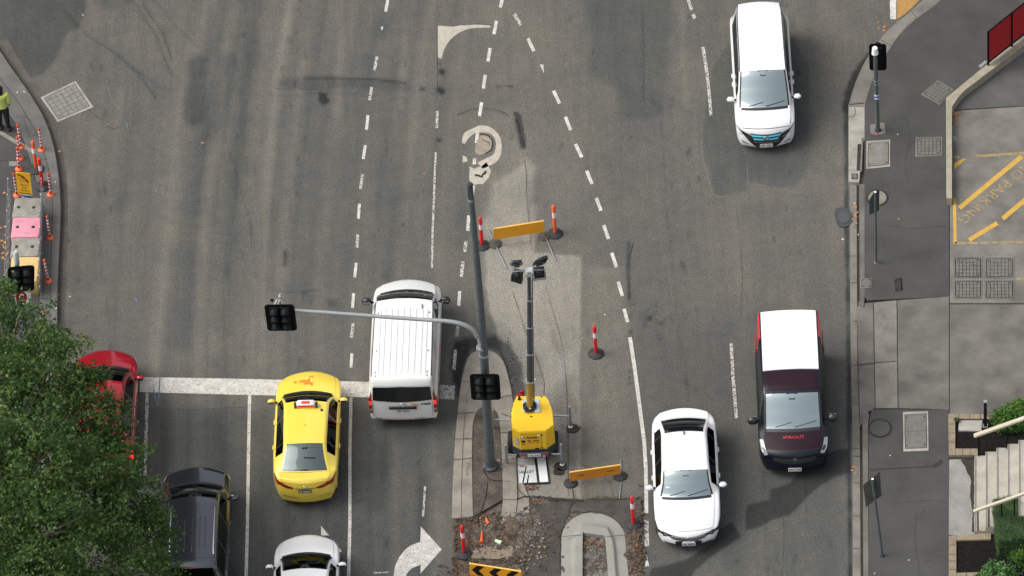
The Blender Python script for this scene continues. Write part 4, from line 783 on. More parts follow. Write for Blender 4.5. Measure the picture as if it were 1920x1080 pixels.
c.patch('side_stripe', s_, [(2.5, 12.2), (4.7, 12.2)], [(2.5, 12.9), (4.7, 12.9)], mat('orange_stripe', (.6, .2, .1), .6), .006, 8, True); c.patch('side_decal', s_, [(3.0, 8.3), (3.5, 8.3)], [(3.0, 9.3), (3.5, 9.3)], mat('orange_decal', (.66, .42, .34), .6), .006, 8, True)
c.patch('tailgate_edge', F, [(-.84, 1.05), (-.83, .5)], [(-.83, 1.05), (-.82, .5)], m_rubber, .012, 4, True)
# ---- yellow taxi
py_ = paint('taxi_yellow', (.86, .65, .075))
c = Car('taxi', 'yellow taxi sedan with a red roof sign waiting behind the stop line', 'taxi', 4.63, sedan_keys(4.63, .915, 1.46, 1.17, 1.88, 3.48, 4.25, nose=.68, cowl=1.0, boot=1.08, wr=.56), sedan_bow(4.63, 1.17, 1.88, 3.48, 4.25), py_, 574, 940, -.04, False, .27,
        dict(glass=(1.17, 1.88, 3.48, 4.25), bonnet=.12, boot=4.29, seams=[1.3, 2.34, 3.36], windows=[(1.42, 2.29), (2.38, 3.34), (3.4, 3.7)], wheels=(.9, 3.52), mirror=(1.5, 1.03, py_), handles=[(2.12, .84), (3.1, .86)], rwm=glass_mat('rear_screen_glass', (.5, .6, .6), .16, .3), mats={'windscreen': m_glassd}, crown=.04))
c.body(); c.wipers(-1); F = c.capfn(1); s_ = c.sf()
c.patch('tail_lamp', F, [(.30, .845), (.5, .90), (.72, .97)], [(.33, .80), (.5, .79), (.73, .86)], m_taill, .014, 5, True); c.patch('tail_lamp', s_, [(4.32, 10.2), (4.49, 9.9), (4.62, 9.3)], [(4.34, 10.6), (4.49, 11.2), (4.62, 11.8)], m_taill, .012, 5, True)
c.patch('chrome_strip', F, [(-.26, .84), (.28, .84)], [(-.26, .815), (.28, .815)], m_chrome, .02); c.plate(1, .745, 'M 0630', 0., .37, .11, mat('plate_green', (.03, .07, .055), .5), m_white)
p = c.cap(1, 0, .90); b = MB(); b.tube([p+Vector((.05*math.cos(t), -.018, .03*math.sin(t))) for t in np.linspace(0, 2*math.pi, 17)], .010, 6, False); b.build('badge', m_chrome, c.e)
c.patch('bumper_decal', F, [(-.62, .50), (-.2, .47)], [(-.62, .46), (-.2, .43)], mat('ochre_decal', (.42, .26, .03), .6), .012); c.text_cap('131 008', 1, .52, .47, .30, .05, mat('decal_brown', (.25, .13, .02), .6), .016, .01)
b = MB(); P0 = c.top(.30, 4.34+.1); b.tube([c.top(-.02, 3.9)+Vector((0, 0, .02)), c.top(.3, 3.92)+Vector((0, 0, .03))], .012, 6); b.build('rear_wiper', m_black, c.e)
sg = MB(); y = c.L/2-2.10; zt = c.k(2, 2.1); sg.box((0, y, zt+.085), (.52, .20, .14), bev=.05); so = sg.build('taxi_sign', m_white, c.e)
b = MB(); b.box((0, y-.104, zt+.085), (.46, .008, .07)); b.box((0, y-.02, zt+.158), (.24, .10, .012), bev=.004); b.build('sign_panel', mat('sign_red', (.80, .07, .03), .4), so); put_text(MB(), 'Charles', lambda a, q: Vector((a, y-.110, zt+.085+q)), .26, .05, .02).build('sign_lettering', m_txt, so)
for sx in (-.30, .30): MB().box((sx, y-.02, zt+.06), (.06, .16, .10), bev=.01).build('sign_bracket', m_grille, so)
MB().lathe(c.top(.44, 2.26), [(.04, -.01), (.04, .03), (.02, .04)], 12).build('roof_beacon', m_grille, c.e); MB().lathe(c.top(.0, 2.85), [(.012, 0), (.006, .05)], 8).build('roof_aerial', m_grille, c.e)
mo = mat('bonnet_orange', (.80, .25, .03), .45); fn = lambda a, q: c.top(a*1.2-.02, .60-q*1.25)+Vector((0, 0, .009)); b = MB()
b.add([fn(*v) for v in ((.08, .20), (.02, .20), (.02, .06), (.08, -.21), (.12, -.21), (.12, .20))], [(0, 5, 4, 3, 2, 1)]); b.add([fn(*v) for v in ((.02, .12), (-.02, .02), (-.12, .04), (-.20, .02), (-.23, -.02), (-.18, -.06), (-.08, -.08), (-.08, -.12), (-.13, -.14), (0.02, -.16), (.07, -.15))], [tuple(range(11))])
b.add([fn(*v) for v in ((-.36, .0), (-.31, .03), (-.25, .0), (-.30, -.08))], [(0, 1, 2, 3)]); b.build('bonnet_logo', mo, c.e)
# ---- black four-wheel drive
pk = mat('suv_black', (.085, .092, .105), .20, coat=1., metal=.9)
kk_ = [(0, .80, .88, .66, .78), (.05, .87, .98, .72, .88), (.2, .92, 1.06, .76, .96), (.6, .94, 1.13, .78, 1.02), (.87, .942, 1.17, .77, 1.06), (1.35, .942, 1.50, .72, 1.08), (1.92, .942, 1.79, .665, 1.10), (2.3, .942, 1.85, .655, 1.10), (3.2, .94, 1.87, .65, 1.11), (4.3, .935, 1.86, .64, 1.12), (4.58, .93, 1.82, .63, 1.12), (4.66, .92, 1.62, .66, 1.12), (4.78, .90, 1.20, .70, 1.06), (4.85, .84, 1.05, .66, .95)]
A = G(374, 921, 0); rear = Vector(); 
def rear_px(fx, fy, slope, L, zr):
    """near-end pixel of a car that faces away, from the pixel of its front on the ground"""
    f = G(fx, fy, 0); g = G(fx-slope*200, fy-200, 0); ax = (g-f).normalized(); r = f-ax*L; r.z = zr; return proj(r)
rx, ry = rear_px(375, 917, -.03, 4.85, .3)
c = Car('four_wheel_drive', 'black four-wheel drive with roof rails waiting under the tree edge', 'suv', 4.85, kk_, [(0, .26), (.5, .24), (.87, .22), (1.92, .12), (2.6, 0), (4.4, -.04), (4.85, -.12)], pk, rx, ry, -.03, False, .3,
        dict(glass=(.87, 1.92, 4.60, 4.79), bonnet=.1, seams=[1.35, 2.45, 3.5], windows=[(1.45, 2.38), (2.48, 3.45), (3.55, 4.45)], wheels=(.9, 3.7), wr=.38, mirror=(1.5, 1.22, pk, 1.25), handles=[(2.25, .98), (3.3, 1.0)], mats={'windscreen': m_glassd}))
c.body(); c.wipers(-1); s_ = c.sf()
for sx in (-1, 1):
    b = MB(); b.tube([c.top(sx*.60, d)+Vector((0, 0, h)) for d, h in ((2.35, .0), (2.5, .06), (3.2, .07), (4.0, .06), (4.15, 0))], .022, 8); b.build('roof_rail', mat('brushed_rail', (.62, .63, .64), .25, metal=.9), c.e)
for x in (-.42, -.21, 0, .21, .36): c.on_top('roof_rib', x-.014, x+.014, 2.75, 4.05, .016, m_grille if abs(x) > .4 else c.p, 8)
c.on_top('roof_seam', -.62, .62, 4.27, 4.285, .004, m_grille, 2); c.patch('brake_light', s_, [(4.585, -0.0), (4.585, 1.2)], [(4.60, 0), (4.60, 1.2)], m_taill, .01, 4, True)
c.patch('headlight', s_, [(.04, 6.2), (.2, 8), (.40, 10.3)], [(.04, 10.5), (.2, 11.4), (.44, 11.3)], m_lens, .010, 5, True); c.patch('tail_lamp', s_, [(4.5, 9.4), (4.72, 9.0)], [(4.5, 12), (4.8, 12)], m_taill, .012, 5, True)
c.patch('chrome_strip', s_, [(1.4, 9.9), (4.5, 9.9)], [(1.4, 10.2), (4.5, 10.2)], m_chrome, .008, 10, True); c.plate(1, .75, '1HE 4KD')
# ---- red hatchback
pr = mat('hatch_red', (.42, .004, .016), .3, coat=1., metal=.45)
rx, ry = rear_px(204, 690, -.045, 4.6, .3)
rk = [(0, .78, .74, .62, .66), (.05, .85, .80, .68, .72), (.2, .90, .87, .73, .79), (.6, .92, .96, .76, .88), (.95, .922, 1.03, .75, .94), (1.4, .922, 1.33, .68, .97), (1.95, .922, 1.55, .60, .99), (2.3, .922, 1.61, .585, 1.0), (3.0, .92, 1.63, .58, 1.01), (3.8, .91, 1.58, .56, 1.03), (4.1, .905, 1.48, .57, 1.04), (4.42, .90, 1.15, .64, 1.04), (4.52, .88, 1.05, .66, .98), (4.6, .82, .96, .62, .88)]
c = Car('hatchback', 'glossy red hatchback half hidden under the tree at the stop line', 'car', 4.6, rk, [(0, .30), (.5, .26), (.95, .22), (1.95, .12), (2.6, 0), (4.0, -.05), (4.6, -.16)], pr, rx, ry, -.045, False, .3,
        dict(glass=(.95, 1.95, 4.0, 4.42), bonnet=.1, seams=[1.3, 2.35, 3.35], windows=[(1.4, 2.3), (2.38, 3.32), (3.4, 3.8)], wheels=(.9, 3.65), mirror=(1.45, 1.06, pr), handles=[(2.1, .88), (3.1, .9)], mats={'windscreen': m_glassd}))
c.body(); c.wipers(-1); s_ = c.sf(); c.patch('headlight', s_, [(.04, 6.5), (.2, 8), (.45, 10.0)], [(.04, 10.5), (.2, 11), (.47, 10.8)], m_lens, .010, 5, True); c.patch('tail_lamp', s_, [(4.25, 10), (4.55, 9.0)], [(4.25, 11.4), (4.58, 11.6)], m_tailon, .012, 5, True)
c.patch('chrome_strip', s_, [(1.35, 9.75), (4.0, 9.75)], [(1.35, 10.05), (4.0, 10.05)], m_chrome, .008, 10, True); c.plate(1, .72, '1MB 3TA')
# ---- white car at the bottom edge
rx, ry = rear_px(580, 1033, -.02, 4.5, .3)
c = Car('wagon', 'white car cut off by the bottom edge, behind the taxi', 'car', 4.5, [(q[0], q[1], q[2], q[3], q[4]) for q in sedan_keys(4.5, .90, 1.47, 1.05, 1.95, 3.6, 4.2, nose=.70, cowl=1.02, boot=1.1, wr=.6)], sedan_bow(4.5, 1.05, 1.95, 3.6, 4.12), p_white, rx, ry, -.02, False, .3,
        dict(glass=(1.05, 1.95, 3.6, 4.2), bonnet=.12, boot=4.25, seams=[1.35, 2.4, 3.4], windows=[(1.45, 2.32), (2.42, 3.38)], wheels=(.9, 3.6), mirror=(1.5, 1.05, p_white), handles=[(2.2, .85), (3.2, .85)], mats={'windscreen': m_glassd}, dashm=mat('dash_tan', (.25, .18, .05), .6)))
c.body(); c.wipers(-1); c.patch('headlight', c.sf(), [(.04, 6.5), (.2, 8), (.45, 10.0)], [(.04, 10.5), (.2, 11), (.47, 10.8)], m_lens, .010, 5, True)
# ---------------------------------------------------------------- street furniture
RZ = math.atan2(XR.y, XR.x)          # objects whose local x runs across the picture
def wp(px, py, h, base):             # world point seen at a pixel on the upright plane through base
    return V(px, py, base)
def rotpt(v, a): return Vector((v[0]*math.cos(a)-v[1]*math.sin(a), v[0]*math.sin(a)+v[1]*math.cos(a), v[2]))
# delineator posts --------------------------------------------------
def bollard(name, label, col, hexn=8, h=1.12, r=.052, base_r=.235, bm=None):
    e = empty(name, (0, 0, 0), label=label, cat='bollard', group='traffic bollards on rubber bases')
    MB().lathe((0, 0, 0), [(base_r, 0), (base_r, .03), (base_r*.9, .05), (.11, .075), (.08, .10)], hexn).build('rubber_base', bm or m_rubber, e)
    MB().lathe((0, 0, .08), [(r, 0), (r, h-.16), (r*.8, h-.13)], 14).build('post', col, e)
    MB().lathe((0, 0, h*.62), [(r+.004, 0), (r+.004, h*.17)], 14).build('reflective_band', m_sheet, e)
    b = MB(); b.lathe((0, 0, h-.05), [(r*.85, 0), (r*1.15, .03), (r*1.0, .07), (r*.45, .09)], 12); b.tube([(0, -r*1.3, h+.0), (0, -r*1.5, h+.05), (0, 0, h+.07)], .012, 6); b.build('cap', col, e)
    return e
bA = bollard('bollard', 'tmp', m_red); bB = bollard('bollard', 'tmp', m_orange, 8)
first = {id(bA): True, id(bB): True}
for proto, px, py, z, lab, rot in ((bA, 904, 461, 0, 'red bollard beside the upper orange barrier board, left end', .1), (bB, 1041, 439, 0, 'faded orange bollard beside the upper orange barrier board, right end', .3), (bA, 1117.5, 664, 0, 'red bollard standing alone on the asphalt right of the light mast', .5),
        (bA, 1187.5, 984, .05, 'red bollard beside the white edge line near the new kerb', .2), (bA, 870, 1039, .07, 'red bollard on the dug-up soil left of the chevron board', .0), (bB, 68, 318, ZF, 'faded orange bollard on the left footpath', .2), (bA, 80, 350, ZF, 'bright red bollard on the left footpath', .4)):
    o = proto if first.pop(id(proto), False) else copy_tree(proto); o.location = G(px, py, z); o.rotation_euler.z = rot; o['label'] = lab
fx = empty('flexible_post', (0, 0, 0), label='tmp', cat='post', group='striped flexible posts on the left footpath')
m_flex = mat('flex_orange', (.72, .13, .04), .45, var=.1, vs=9); m_flexd = mat('flex_red', (.42, .03, .02), .5)
MB().lathe((0, 0, 0), [(.115, 0), (.115, .015), (.08, .035), (.045, .06)], 16).build('base', m_flex, fx)
MB().lathe((0, 0, .04), [(.031, 0), (.030, .84), (.02, .88)], 12).build('tube', m_flexd, fx)
for i in range(5): MB().lathe((0, 0, .17+.135*i), [(.034, 0), (.034, .06)], 12).build('reflective_band', m_sheet, fx)
MB().lathe((0, 0, .84), [(.038, 0), (.045, .03), (.03, .07)], 10).build('cap', m_flex, fx)
wh = ['rearmost of the row behind the yellow sign', 'second from the back of the row behind the yellow sign', 'just above the yellow sign', 'hidden behind the left edge of the yellow sign', 'beside the faded orange bollard near the kerb', 'beside the bright red bollard near the kerb', 'beside the pink concrete block', 'beside the yellow concrete block', 'poking out at the upper edge of the tree', 'half covered by the tree leaves']
for i, (px, py) in enumerate(((38.5, 276), (37.5, 297), (35.5, 317), (32, 366), (78, 281), (95, 365), (93.5, 446), (90.5, 527), (86, 622), (88, 645))):
    o = fx if i == 0 else copy_tree(fx); o.location = G(px, py, ZF); o['label'] = 'striped flexible post '+wh[i]; o.rotation_euler.z = i*.7; o.rotation_euler.x = .02*((i*7) % 5-2)
# barrier boards ------------------------------------------------------
m_bo = mat('barrier_orange', (.74, .33, .012), .5, var=.06, vs=5, fine=.05); m_bo2 = mat('barrier_ochre', (.58, .22, .02), .55, var=.08, vs=5); m_bedge = mat('barrier_edge', (.80, .50, .10), .5)
m_foot2 = mat('dusty_rubber', (.085, .075, .062), .9, var=.3, vs=10)
def barrier(label, gl, gr, top, bot, m, chev=False, dusty=True, rods=()):
    A = G(*gl, 0); B_ = G(*gr, 0); e = empty('barrier_board', A, label=label, cat='barrier', group='barrier boards round the works'); d = (B_-A); L_ = d.length; u = d/L_; nrm = Vector((u.y, -u.x, 0))
    if nrm.dot(-YU) < 0: nrm = -nrm
    P = lambda x, z, o=0.: u*x+Vector((0, 0, z))+nrm*o
    bd = MB(); h = .02; bd.add([P(0, bot, h), P(L_, bot, h), P(L_, top, h), P(0, top, h), P(0, bot, -h), P(L_, bot, -h), P(L_, top, -h), P(0, top, -h)], [(0, 1, 2, 3), (5, 4, 7, 6), (4, 0, 3, 7), (1, 5, 6, 2), (4, 5, 1, 0)]); o = bd.build('board', m, e)
    MB().add([P(-.004, top, h+.004), P(L_+.004, top, h+.004), P(L_+.004, top+.012, 0), P(-.004, top+.012, 0), P(-.004, top, -h-.004), P(L_+.004, top, -h-.004)], [(0, 1, 2, 3), (3, 2, 5, 4)]).build('top_edge', m_bedge, o)
    hh = top-bot
    if chev:
        c = MB(); n = 3; w = L_/n
        for k in range(n):
            x0 = .06+w*k; t = w*.42
            c.add([P(x, z, h+.004) for x, z in ((x0, bot+hh*.5), (x0+w*.34, top-.03), (x0+w*.34+t, top-.03), (x0+t, bot+hh*.5), (x0+w*.34+t, bot+.03), (x0+w*.34, bot+.03))], [(0, 3, 2, 1), (0, 5, 4, 3)])
        c.build('chevron', m_black, o)
    else:
        for x in ((.22, .80) if not dusty else ()): MB().add([P(L_*x-.1, bot+hh*.5, h+.004), P(L_*x+.09, bot+hh*.48, h+.004), P(L_*x+.1, bot+hh*.56, h+.004), P(L_*x-.09, bot+hh*.58, h+.004)], [(0, 1, 2, 3)]).build('printed_mark', m_rubber, o)
    for x in (0.02, L_-.02):
        f = MB(); c0 = P(x, 0, -.02); f.lathe(c0, [(.20, .0), (.20, .03), (.17, .06), (.05, .08)], 12); fo = f.build('foot', m_foot2 if dusty else m_rubber, e)
        MB().tube([c0+Vector((0, 0, .05)), c0+Vector((0, 0, top+.02))], .016, 8).build('upright', m_galv, e)
    for (x0, y0, x1, y1) in rods:
        a, b = G(x0, y0, .03)-A, G(x1, y1, .03)-A; MB().tube([a, b], .016, 8).build('stay_rod', m_galv, e)
    return e
barrier('plain orange barrier board with brown feet between the two upper bollards', (927, 459), (1021.5, 444), .66, .22, m_bo, rods=((930, 462, 950, 503), (924, 448, 914, 428), (1025, 449, 1042, 489)))
barrier('ochre barrier board on black feet below the light tower', (1069, 908), (1164.5, 894), .50, .14, m_bo2, dusty=False, rods=((1164, 862, 1165, 880), (1163.5, 907, 1160.5, 952)))
barrier('yellow board with black chevrons at the bottom edge', (883, 1096), (980, 1111), .88, .42, m_bo, chev=True, dusty=False, rods=())
# concrete blocks and wire cage -------------------------------------
m_blk = mat('block_concrete', (.27, .26, .225), .92, var=.25, vs=3.5, fine=.2, fs=30, bump=.4); m_pink = mat('block_pink', (.66, .27, .34), .8, var=.1, vs=5, fine=.1); m_yel = mat('block_yellow', (.66, .47, .20), .8, var=.08, vs=5, fine=.08)
m_scr = mat('blue_scribble', (.25, .25, .5), .8, cut=.5, cs=20, col2=(.64, .27, .34))
zt = ZF+.62
for i, (pts, m, lab) in enumerate((([(25.5, 370), (78, 371), (77.5, 406.5), (23.5, 406.5)], m_blk, 'bare concrete block under the blue and white notice'), ([(22.5, 407), (75.5, 407), (74.5, 444), (21.5, 444)], m_pink, 'pink painted concrete block with blue scribble'), ([(21.5, 445), (74, 445), (73, 480), (20, 480)], m_blk, 'bare concrete block between the pink and yellow ones'), ([(20, 481), (73, 481), (71, 527), (18, 527)], m_yel, 'yellow painted concrete block behind the traffic signal'))):
    P = [G(x, y, zt) for x, y in pts]; c = sum(P, Vector())/4; e = empty('concrete_block', (c.x, c.y, ZF), label=lab, cat='concrete block', group='row of concrete blocks on the left footpath')
    b = MB(); bm = [Vector((p.x-c.x, p.y-c.y, 0)) for p in P]; b.box((0, 0, .31), ((bm[1]-bm[0]).length-.01, (bm[0]-bm[3]).length-.012, .62), Matrix.Rotation(math.atan2((bm[1]-bm[0]).y, (bm[1]-bm[0]).x), 3, 'Z'), bev=.03); b.build('block', m, e)
    u = (bm[1]-bm[0]); v = (bm[3]-bm[0])
    for f in (.2, .76 if i else .74):
        q = bm[0]+u*f+v*.5+Vector((0, 0, .621)); MB().lathe(q, [(.055, 0), (.052, .004)], 12).build('lifting_socket', m_darkline, e)
    if i == 1:
        s2 = MB(); q = bm[0]+u*.42+v*.5
        for k in (.28, -.30): put_text(s2, 'mur' if k > 0 else 'UB', lambda a, bb: q+Vector((0, k*.8, .624))+u.normalized()*a-v.normalized()*bb, .34, .09, .0)
        s2.build('scribble', m_scr, e)
cg = empty('wire_cage', G(48, 450, ZF), label='wire mesh fencing clamped round the row of concrete blocks', cat='wire fence'); b = MB(); bp = MB(); o0 = cg.location.copy()
for side, xs in ((0, (20.5, 14)), (1, (83, 77))):
    p0, p1 = G(xs[0], 378, ZF), G(xs[1], 560, ZF)
    for k in range(13):
        q = p0.lerp(p1, k/12)-o0; b.tube([q, q+Vector((0, 0, .95))], .008, 5)
        if k % 2 == 0: bp.ball(q+Vector((0, 0, .95)), .02, 6, 5); bp.ball(q+Vector((0, 0, .5)), .018, 6, 5)
    for hz in (.1, .35, .6, .93): b.tube([p0-o0+Vector((0, 0, hz)), p1-o0+Vector((0, 0, hz))], .006, 5)
b.build('mesh_panel', m_galv, cg); bp.build('clamps', m_white, cg)
# flat signs ---------------------------------------------------------
def sign_frame(corner_px, base):
    """corners TL,TR,BR,BL as pixels on the upright plane through base"""
    return [V(x, y, base) for x, y in corner_px]
def sheet_sign(name, label, cat, corners, basepx, z0, m, thick=.02, extra=None, pole=None):
    base = G(*basepx, z0); P = [p-base for p in sign_frame(corners, base)]; e = empty(name, base, label=label, cat=cat)
    n = (P[1]-P[0]).cross(P[3]-P[0]).normalized()
    if n.dot(-YU) < 0: n = -n
    b = MB(); b.add([p+n*thick/2 for p in P]+[p-n*thick/2 for p in P], [(0, 3, 2, 1), (4, 5, 6, 7), (0, 1, 5, 4), (1, 2, 6, 5), (2, 3, 7, 6), (3, 0, 4, 7)]); o = b.build('sign_face', m, e)
    if pole: MB().tube([Vector((pole[0], .04, 0)), Vector((pole[1], .04, pole[2]))], .03, 10).build('pole', m_galv, e)
    f = lambda s, t, off=.004: (P[0]*(1-s)+P[1]*s)*(1-t)+(P[3]*(1-s)+P[2]*s)*t+n*(thick/2+off)
    return e, o, f
ysg = mat('sign_yellow', (.80, .42, .010), .5, var=.04)
e, o, f = sheet_sign('warning_sign', 'yellow WATCH FOR TRUCK TRAILERS sign on a post above the concrete blocks', 'sign', [(29, 323), (56, 325), (61, 366), (33.5, 363)], (50, 396), ZF, ysg)
t = MB()
for i, (w_, wd) in enumerate((('WATCH', .56), ('FOR', .34), ('TRUCK', .56), ('TRAILERS', .82))):
    put_text(t, w_, lambda a, bb, i=i: f(.5+a, .56+.125*i-bb), wd, .075, .0)
t.add([f(*p) for p in ((.12, .07), (.26, .06), (.28, .12), (.13, .13))], [(0, 3, 2, 1)]); t.add([f(*p) for p in ((.30, .08), (.62, .19), (.60, .28), (.29, .14))], [(0, 3, 2, 1)]); t.add([f(*p) for p in ((.68, .25), (.86, .40), (.78, .44), (.62, .31))], [(0, 3, 2, 1)])
for x in (.28, .38, .50, .58): t.add([f(*p) for p in ((x, .2), (x+.015, .2), (x+.015, .44), (x, .44))], [(0, 3, 2, 1)])
t.build('lettering', m_black, o)
MB().tube([Vector((-.02, .06, 0)), Vector((-.16, .06, 1.35))], .025, 8).build('pole', m_galv, e)
e, o, f = sheet_sign('notice_board', 'small blue and white notice fixed below the yellow sign', 'notice', [(38, 365), (58, 366), (57, 391), (39, 389)], (49, 398), ZF, mat('notice_white', (.50, .53, .62), .6))
MB().add([f(*p) for p in ((0, 0), (1, 0), (1, .36), (0, .36))], [(0, 3, 2, 1)]).build('blue_header', mat('notice_blue', (.03, .07, .25), .6), o); t = MB()
for y, x0, x1 in ((.09, .1, .35), (.17, .1, .8), (.25, .1, .8)): t.add([f(x0, y, .007), f(x1, y, .007), f(x1, y+.04, .007), f(x0, y+.04, .007)], [(0, 3, 2, 1)])
t.build('lettering', m_white, o); t = MB()
for y, x0, x1 in ((.45, .18, .42), (.50, .18, .42), (.46, .5, .8), (.66, .2, .4), (.72, .2, .4), (.66, .5, .75)): t.add([f(x0, y, .007), f(x1, y, .007), f(x1, y+.05, .007), f(x0, y+.05, .007)], [(0, 3, 2, 1)])
t.build('printed_lines', m_rubber, o)
e, o, f = sheet_sign('clearway_sign', 'white sign with a red C disc below the left traffic signal', 'sign', [(26, 544), (57, 543), (58.5, 569), (28, 571)], (41, 625), ZF, m_white)
t = MB(); t.add([f(.43+.34*math.cos(a), .50+.42*math.sin(a)) for a in [2*math.pi*k/24 for k in range(24)]], [tuple(range(24))[::-1]]); t.build('red_disc', mat('sign_crimson', (.25, .008, .012), .5), o)
t = MB(); put_text(t, 'C', lambda a, bb: f(.43+a, .5-bb, .007), .32, .52, .03); t.build('lettering', m_white, o); t = MB(); put_text(t, 'NO', lambda a, bb: f(.5+a, .03-bb, .007), .4, .1, .02); put_text(t, '7', lambda a, bb: f(.88+a, .45-bb, .007), .08, .15, .02); t.build('small_lettering', m_black, o)
# signals --------------------------------------------------------------
m_sig = mat('signal_black', (.0045, .006, .006), .7, spec=.12); m_vis = mat('visor_black', (.008, .010, .011), .6, spec=.15); m_lensd = mat('dark_signal_lens', (.006, .006, .006), .4)
def signal(label, centre, w=.82, h=1.02, cols=2, yaw=0., tilt=0., roll=0., name='traffic_signal', back=False):
    e = empty(name, centre, 0, label=label, cat='traffic light', group='black backboarded traffic signals')
    R = Matrix.Rotation(RZ+yaw, 3, 'Z') @ Matrix.Rotation(tilt, 3, 'X') @ Matrix.Rotation(roll, 3, 'Y')
    def T_(v): return R @ Vector(v)
    b = MB(); r = .10; pts = []
    for cx, cz, a0 in ((w/2-r, h/2-r, 0), (-w/2+r, h/2-r, 90), (-w/2+r, -h/2+r, 180), (w/2-r, -h/2+r, 270)):
        for k in range(6): a = math.radians(a0+k*18); pts.append((cx+r*math.cos(a), cz+r*math.sin(a)))
    n = len(pts); b.add([T_((x, -.012, z)) for x, z in pts]+[T_((x, .012, z)) for x, z in pts], [tuple(range(n))[::-1], tuple(range(n, 2*n))]+[(i, (i+1) % n, n+(i+1) % n, n+i) for i in range(n)]); b.build('backboard', m_sig, e)
    xs = (-.15, .15) if cols == 2 else (0,)
    for x in xs:
        hb = MB(); hb.box(T_((x, .02, 0)), (.27, .16, .86), R, bev=.02); hb.build('housing', m_sig, e)
        for z in (.28, 0, -.28):
            l = MB(); ax = R @ Vector((0, -1, 0)); l.lathe(T_((x, -.065, z)), [(.10, 0), (.09, .012), (.05, .022)], 16, ax); lo = l.build('lens', m_lensd, e)
            v = MB(); N_ = 14; vs = []; fs = []
            for k in range(N_+1):
                a = math.radians(-35+250*k/N_); L_ = .20*(.35+.65*max(0, math.sin(a))**.7) if math.sin(a) > 0 else .06
                for rr in (.125, .115):
                    vs += [T_((x+rr*math.cos(a), -.06, z+rr*math.sin(a))), T_((x+rr*math.cos(a), -.06-L_, z+rr*math.sin(a)-.25*L_))]
            for k in range(N_): q = 4*k; fs += [(q, q+1, q+5, q+4), (q+2, q+6, q+7, q+3), (q+1, q+3, q+7, q+5)]
            v.add(vs, fs, True); v.build('visor', m_vis, lo)
    return e
# big pole in the median with its mast arm
PB = G(919, 873, ZF); e = empty('street_pole', PB, label='tall tapering grey pole with a curved mast arm on the median island', cat='pole')
tp = V(881, 345, PB)-PB; rs = []; pts = []
for k in range(15):
    t_ = k/14; q = tp*t_; wob_ = Vector((0, 0, 0)); pts.append(q+XR*(.05*math.sin(math.pi*t_))); rs.append(.150-.073*t_)
MB().tube(pts, rs, 12).build('shaft', m_pole, e)
b = MB(); b.lathe((0, 0, 0), [(.215, 0), (.215, .02), (.18, .03), (.175, .06)], 14); 
for k in range(4): b.lathe((.2*math.cos(k*1.57+.7), .2*math.sin(k*1.57+.7), .03), [(.025, 0), (.025, .05)], 6)
b.build('base_flange', m_pole, e)
q = tp*(1-.055); MB().lathe(q, [(.088, -.02), (.088, .04), (.08, .06)], 12).build('collar', m_galv, e); MB().lathe(tp, [(.079, -.6), (.079, .0), (.06, .02)], 12).build('spigot', mat('dark_spigot', (.045, .055, .06), .5, metal=.4), e)
arm = smoothpoly([(903, 652), (900, 636), (891, 622), (878, 612), (860, 605), (835, 601), (790, 598)], 5)+[(700, 591.5), (620, 585.5), (551, 581), (527, 579.5)]
ap = [V(x, y, PB)-PB-YU*.02 for x, y in arm]; MB().tube(ap, [.085-.035*k/(len(ap)-1) for k in range(len(ap))], 12).build('mast_arm', mat('pale_arm', (.38, .40, .40), .45, metal=.4, var=.06), e)
MB().lathe(ap[6+2], [(.09, -.05), (.09, .05)], 12, (ap[9]-ap[7])).build('arm_joint', m_galv, e)
for (x, y) in ((907, 665), (902, 652)): q = V(x, y, PB)-PB; MB().lathe(q, [(.140, -.03), (.140, .03)], 12).build('clamp_band', m_galv, e)
c = V(526.5, 595.5, PB-YU*.25); signal('traffic signal hanging from the end of the mast arm', c, roll=-.02)
b = MB(); q = c-PB
tpx = V(526, 558, PB)-PB
b.tube([ap[-1]+Vector((0, 0, -.05)), tpx+Vector((0, 0, .15))], .03, 8); b.tube([tpx, V(518, 571, PB)-PB-YU*.2], .018, 6); b.tube([tpx, V(532, 571, PB)-PB-YU*.2], .018, 6); b.tube([V(520, 561, PB)-PB, V(512, 571, PB)-PB-YU*.2], .022, 6); b.ball(tpx+Vector((0, 0, .05)), .06, 8, 6); b.build('signal_bracket', mat('pale_arm', (.4, .4, .4)), e)
MB().ball(V(510, 563, PB)-PB, .05, 8, 6).build('camera_bulb', m_sig, e)
signal('traffic signal bolted to the front of the tall median pole', V(910, 725.5, PB-YU*.30), roll=.0)
b = MB(); q = V(909, 697, PB)-PB; b.tube([q+Vector((0, 0, .05)), q-XR*.16-YU*.28-Vector((0, 0, .1))], .02, 6); b.tube([q+Vector((0, 0, .05)), q+XR*.2-YU*.28-Vector((0, 0, .1))], .02, 6); b.build('signal_bracket', m_galv, e)
# right corner signal, seen from behind
PR = G(1646, 245, ZF); e = empty('signal_post', PR, label='grey signal post with a white finial at the right street corner', cat='pole')
tp = V(1640.5, 92, PR)-PR; MB().tube([Vector((0, 0, 0)), tp*.5, tp], [.065, .06, .058], 12).build('shaft', m_pole, e)
MB().tube([tp*.96-YU*.05, tp*1.03-YU*.05], [.10, .075], 14).build('finial', m_white, e); b = MB(); b.lathe((0, 0, 0), [(.1, 0), (.1, .03), (.07, .06)], 12); b.build('base_flange', m_rubber, e)
MB().tube([tp*.40, tp*.45], .0645, 12).build('sticker', m_white, e); MB().tube([tp*.415, tp*.438], .066, 12).build('sticker_emblem', mat('sticker_blue', (.03, .10, .45), .5), e)
MB().prism([p-PR for p in gp(rough([(1632, 234), (1658, 230), (1661, 250), (1640, 254), (1632, 250)], .5, 9), ZF)], 0, .012).build('concrete_pad', m_conc2, e)
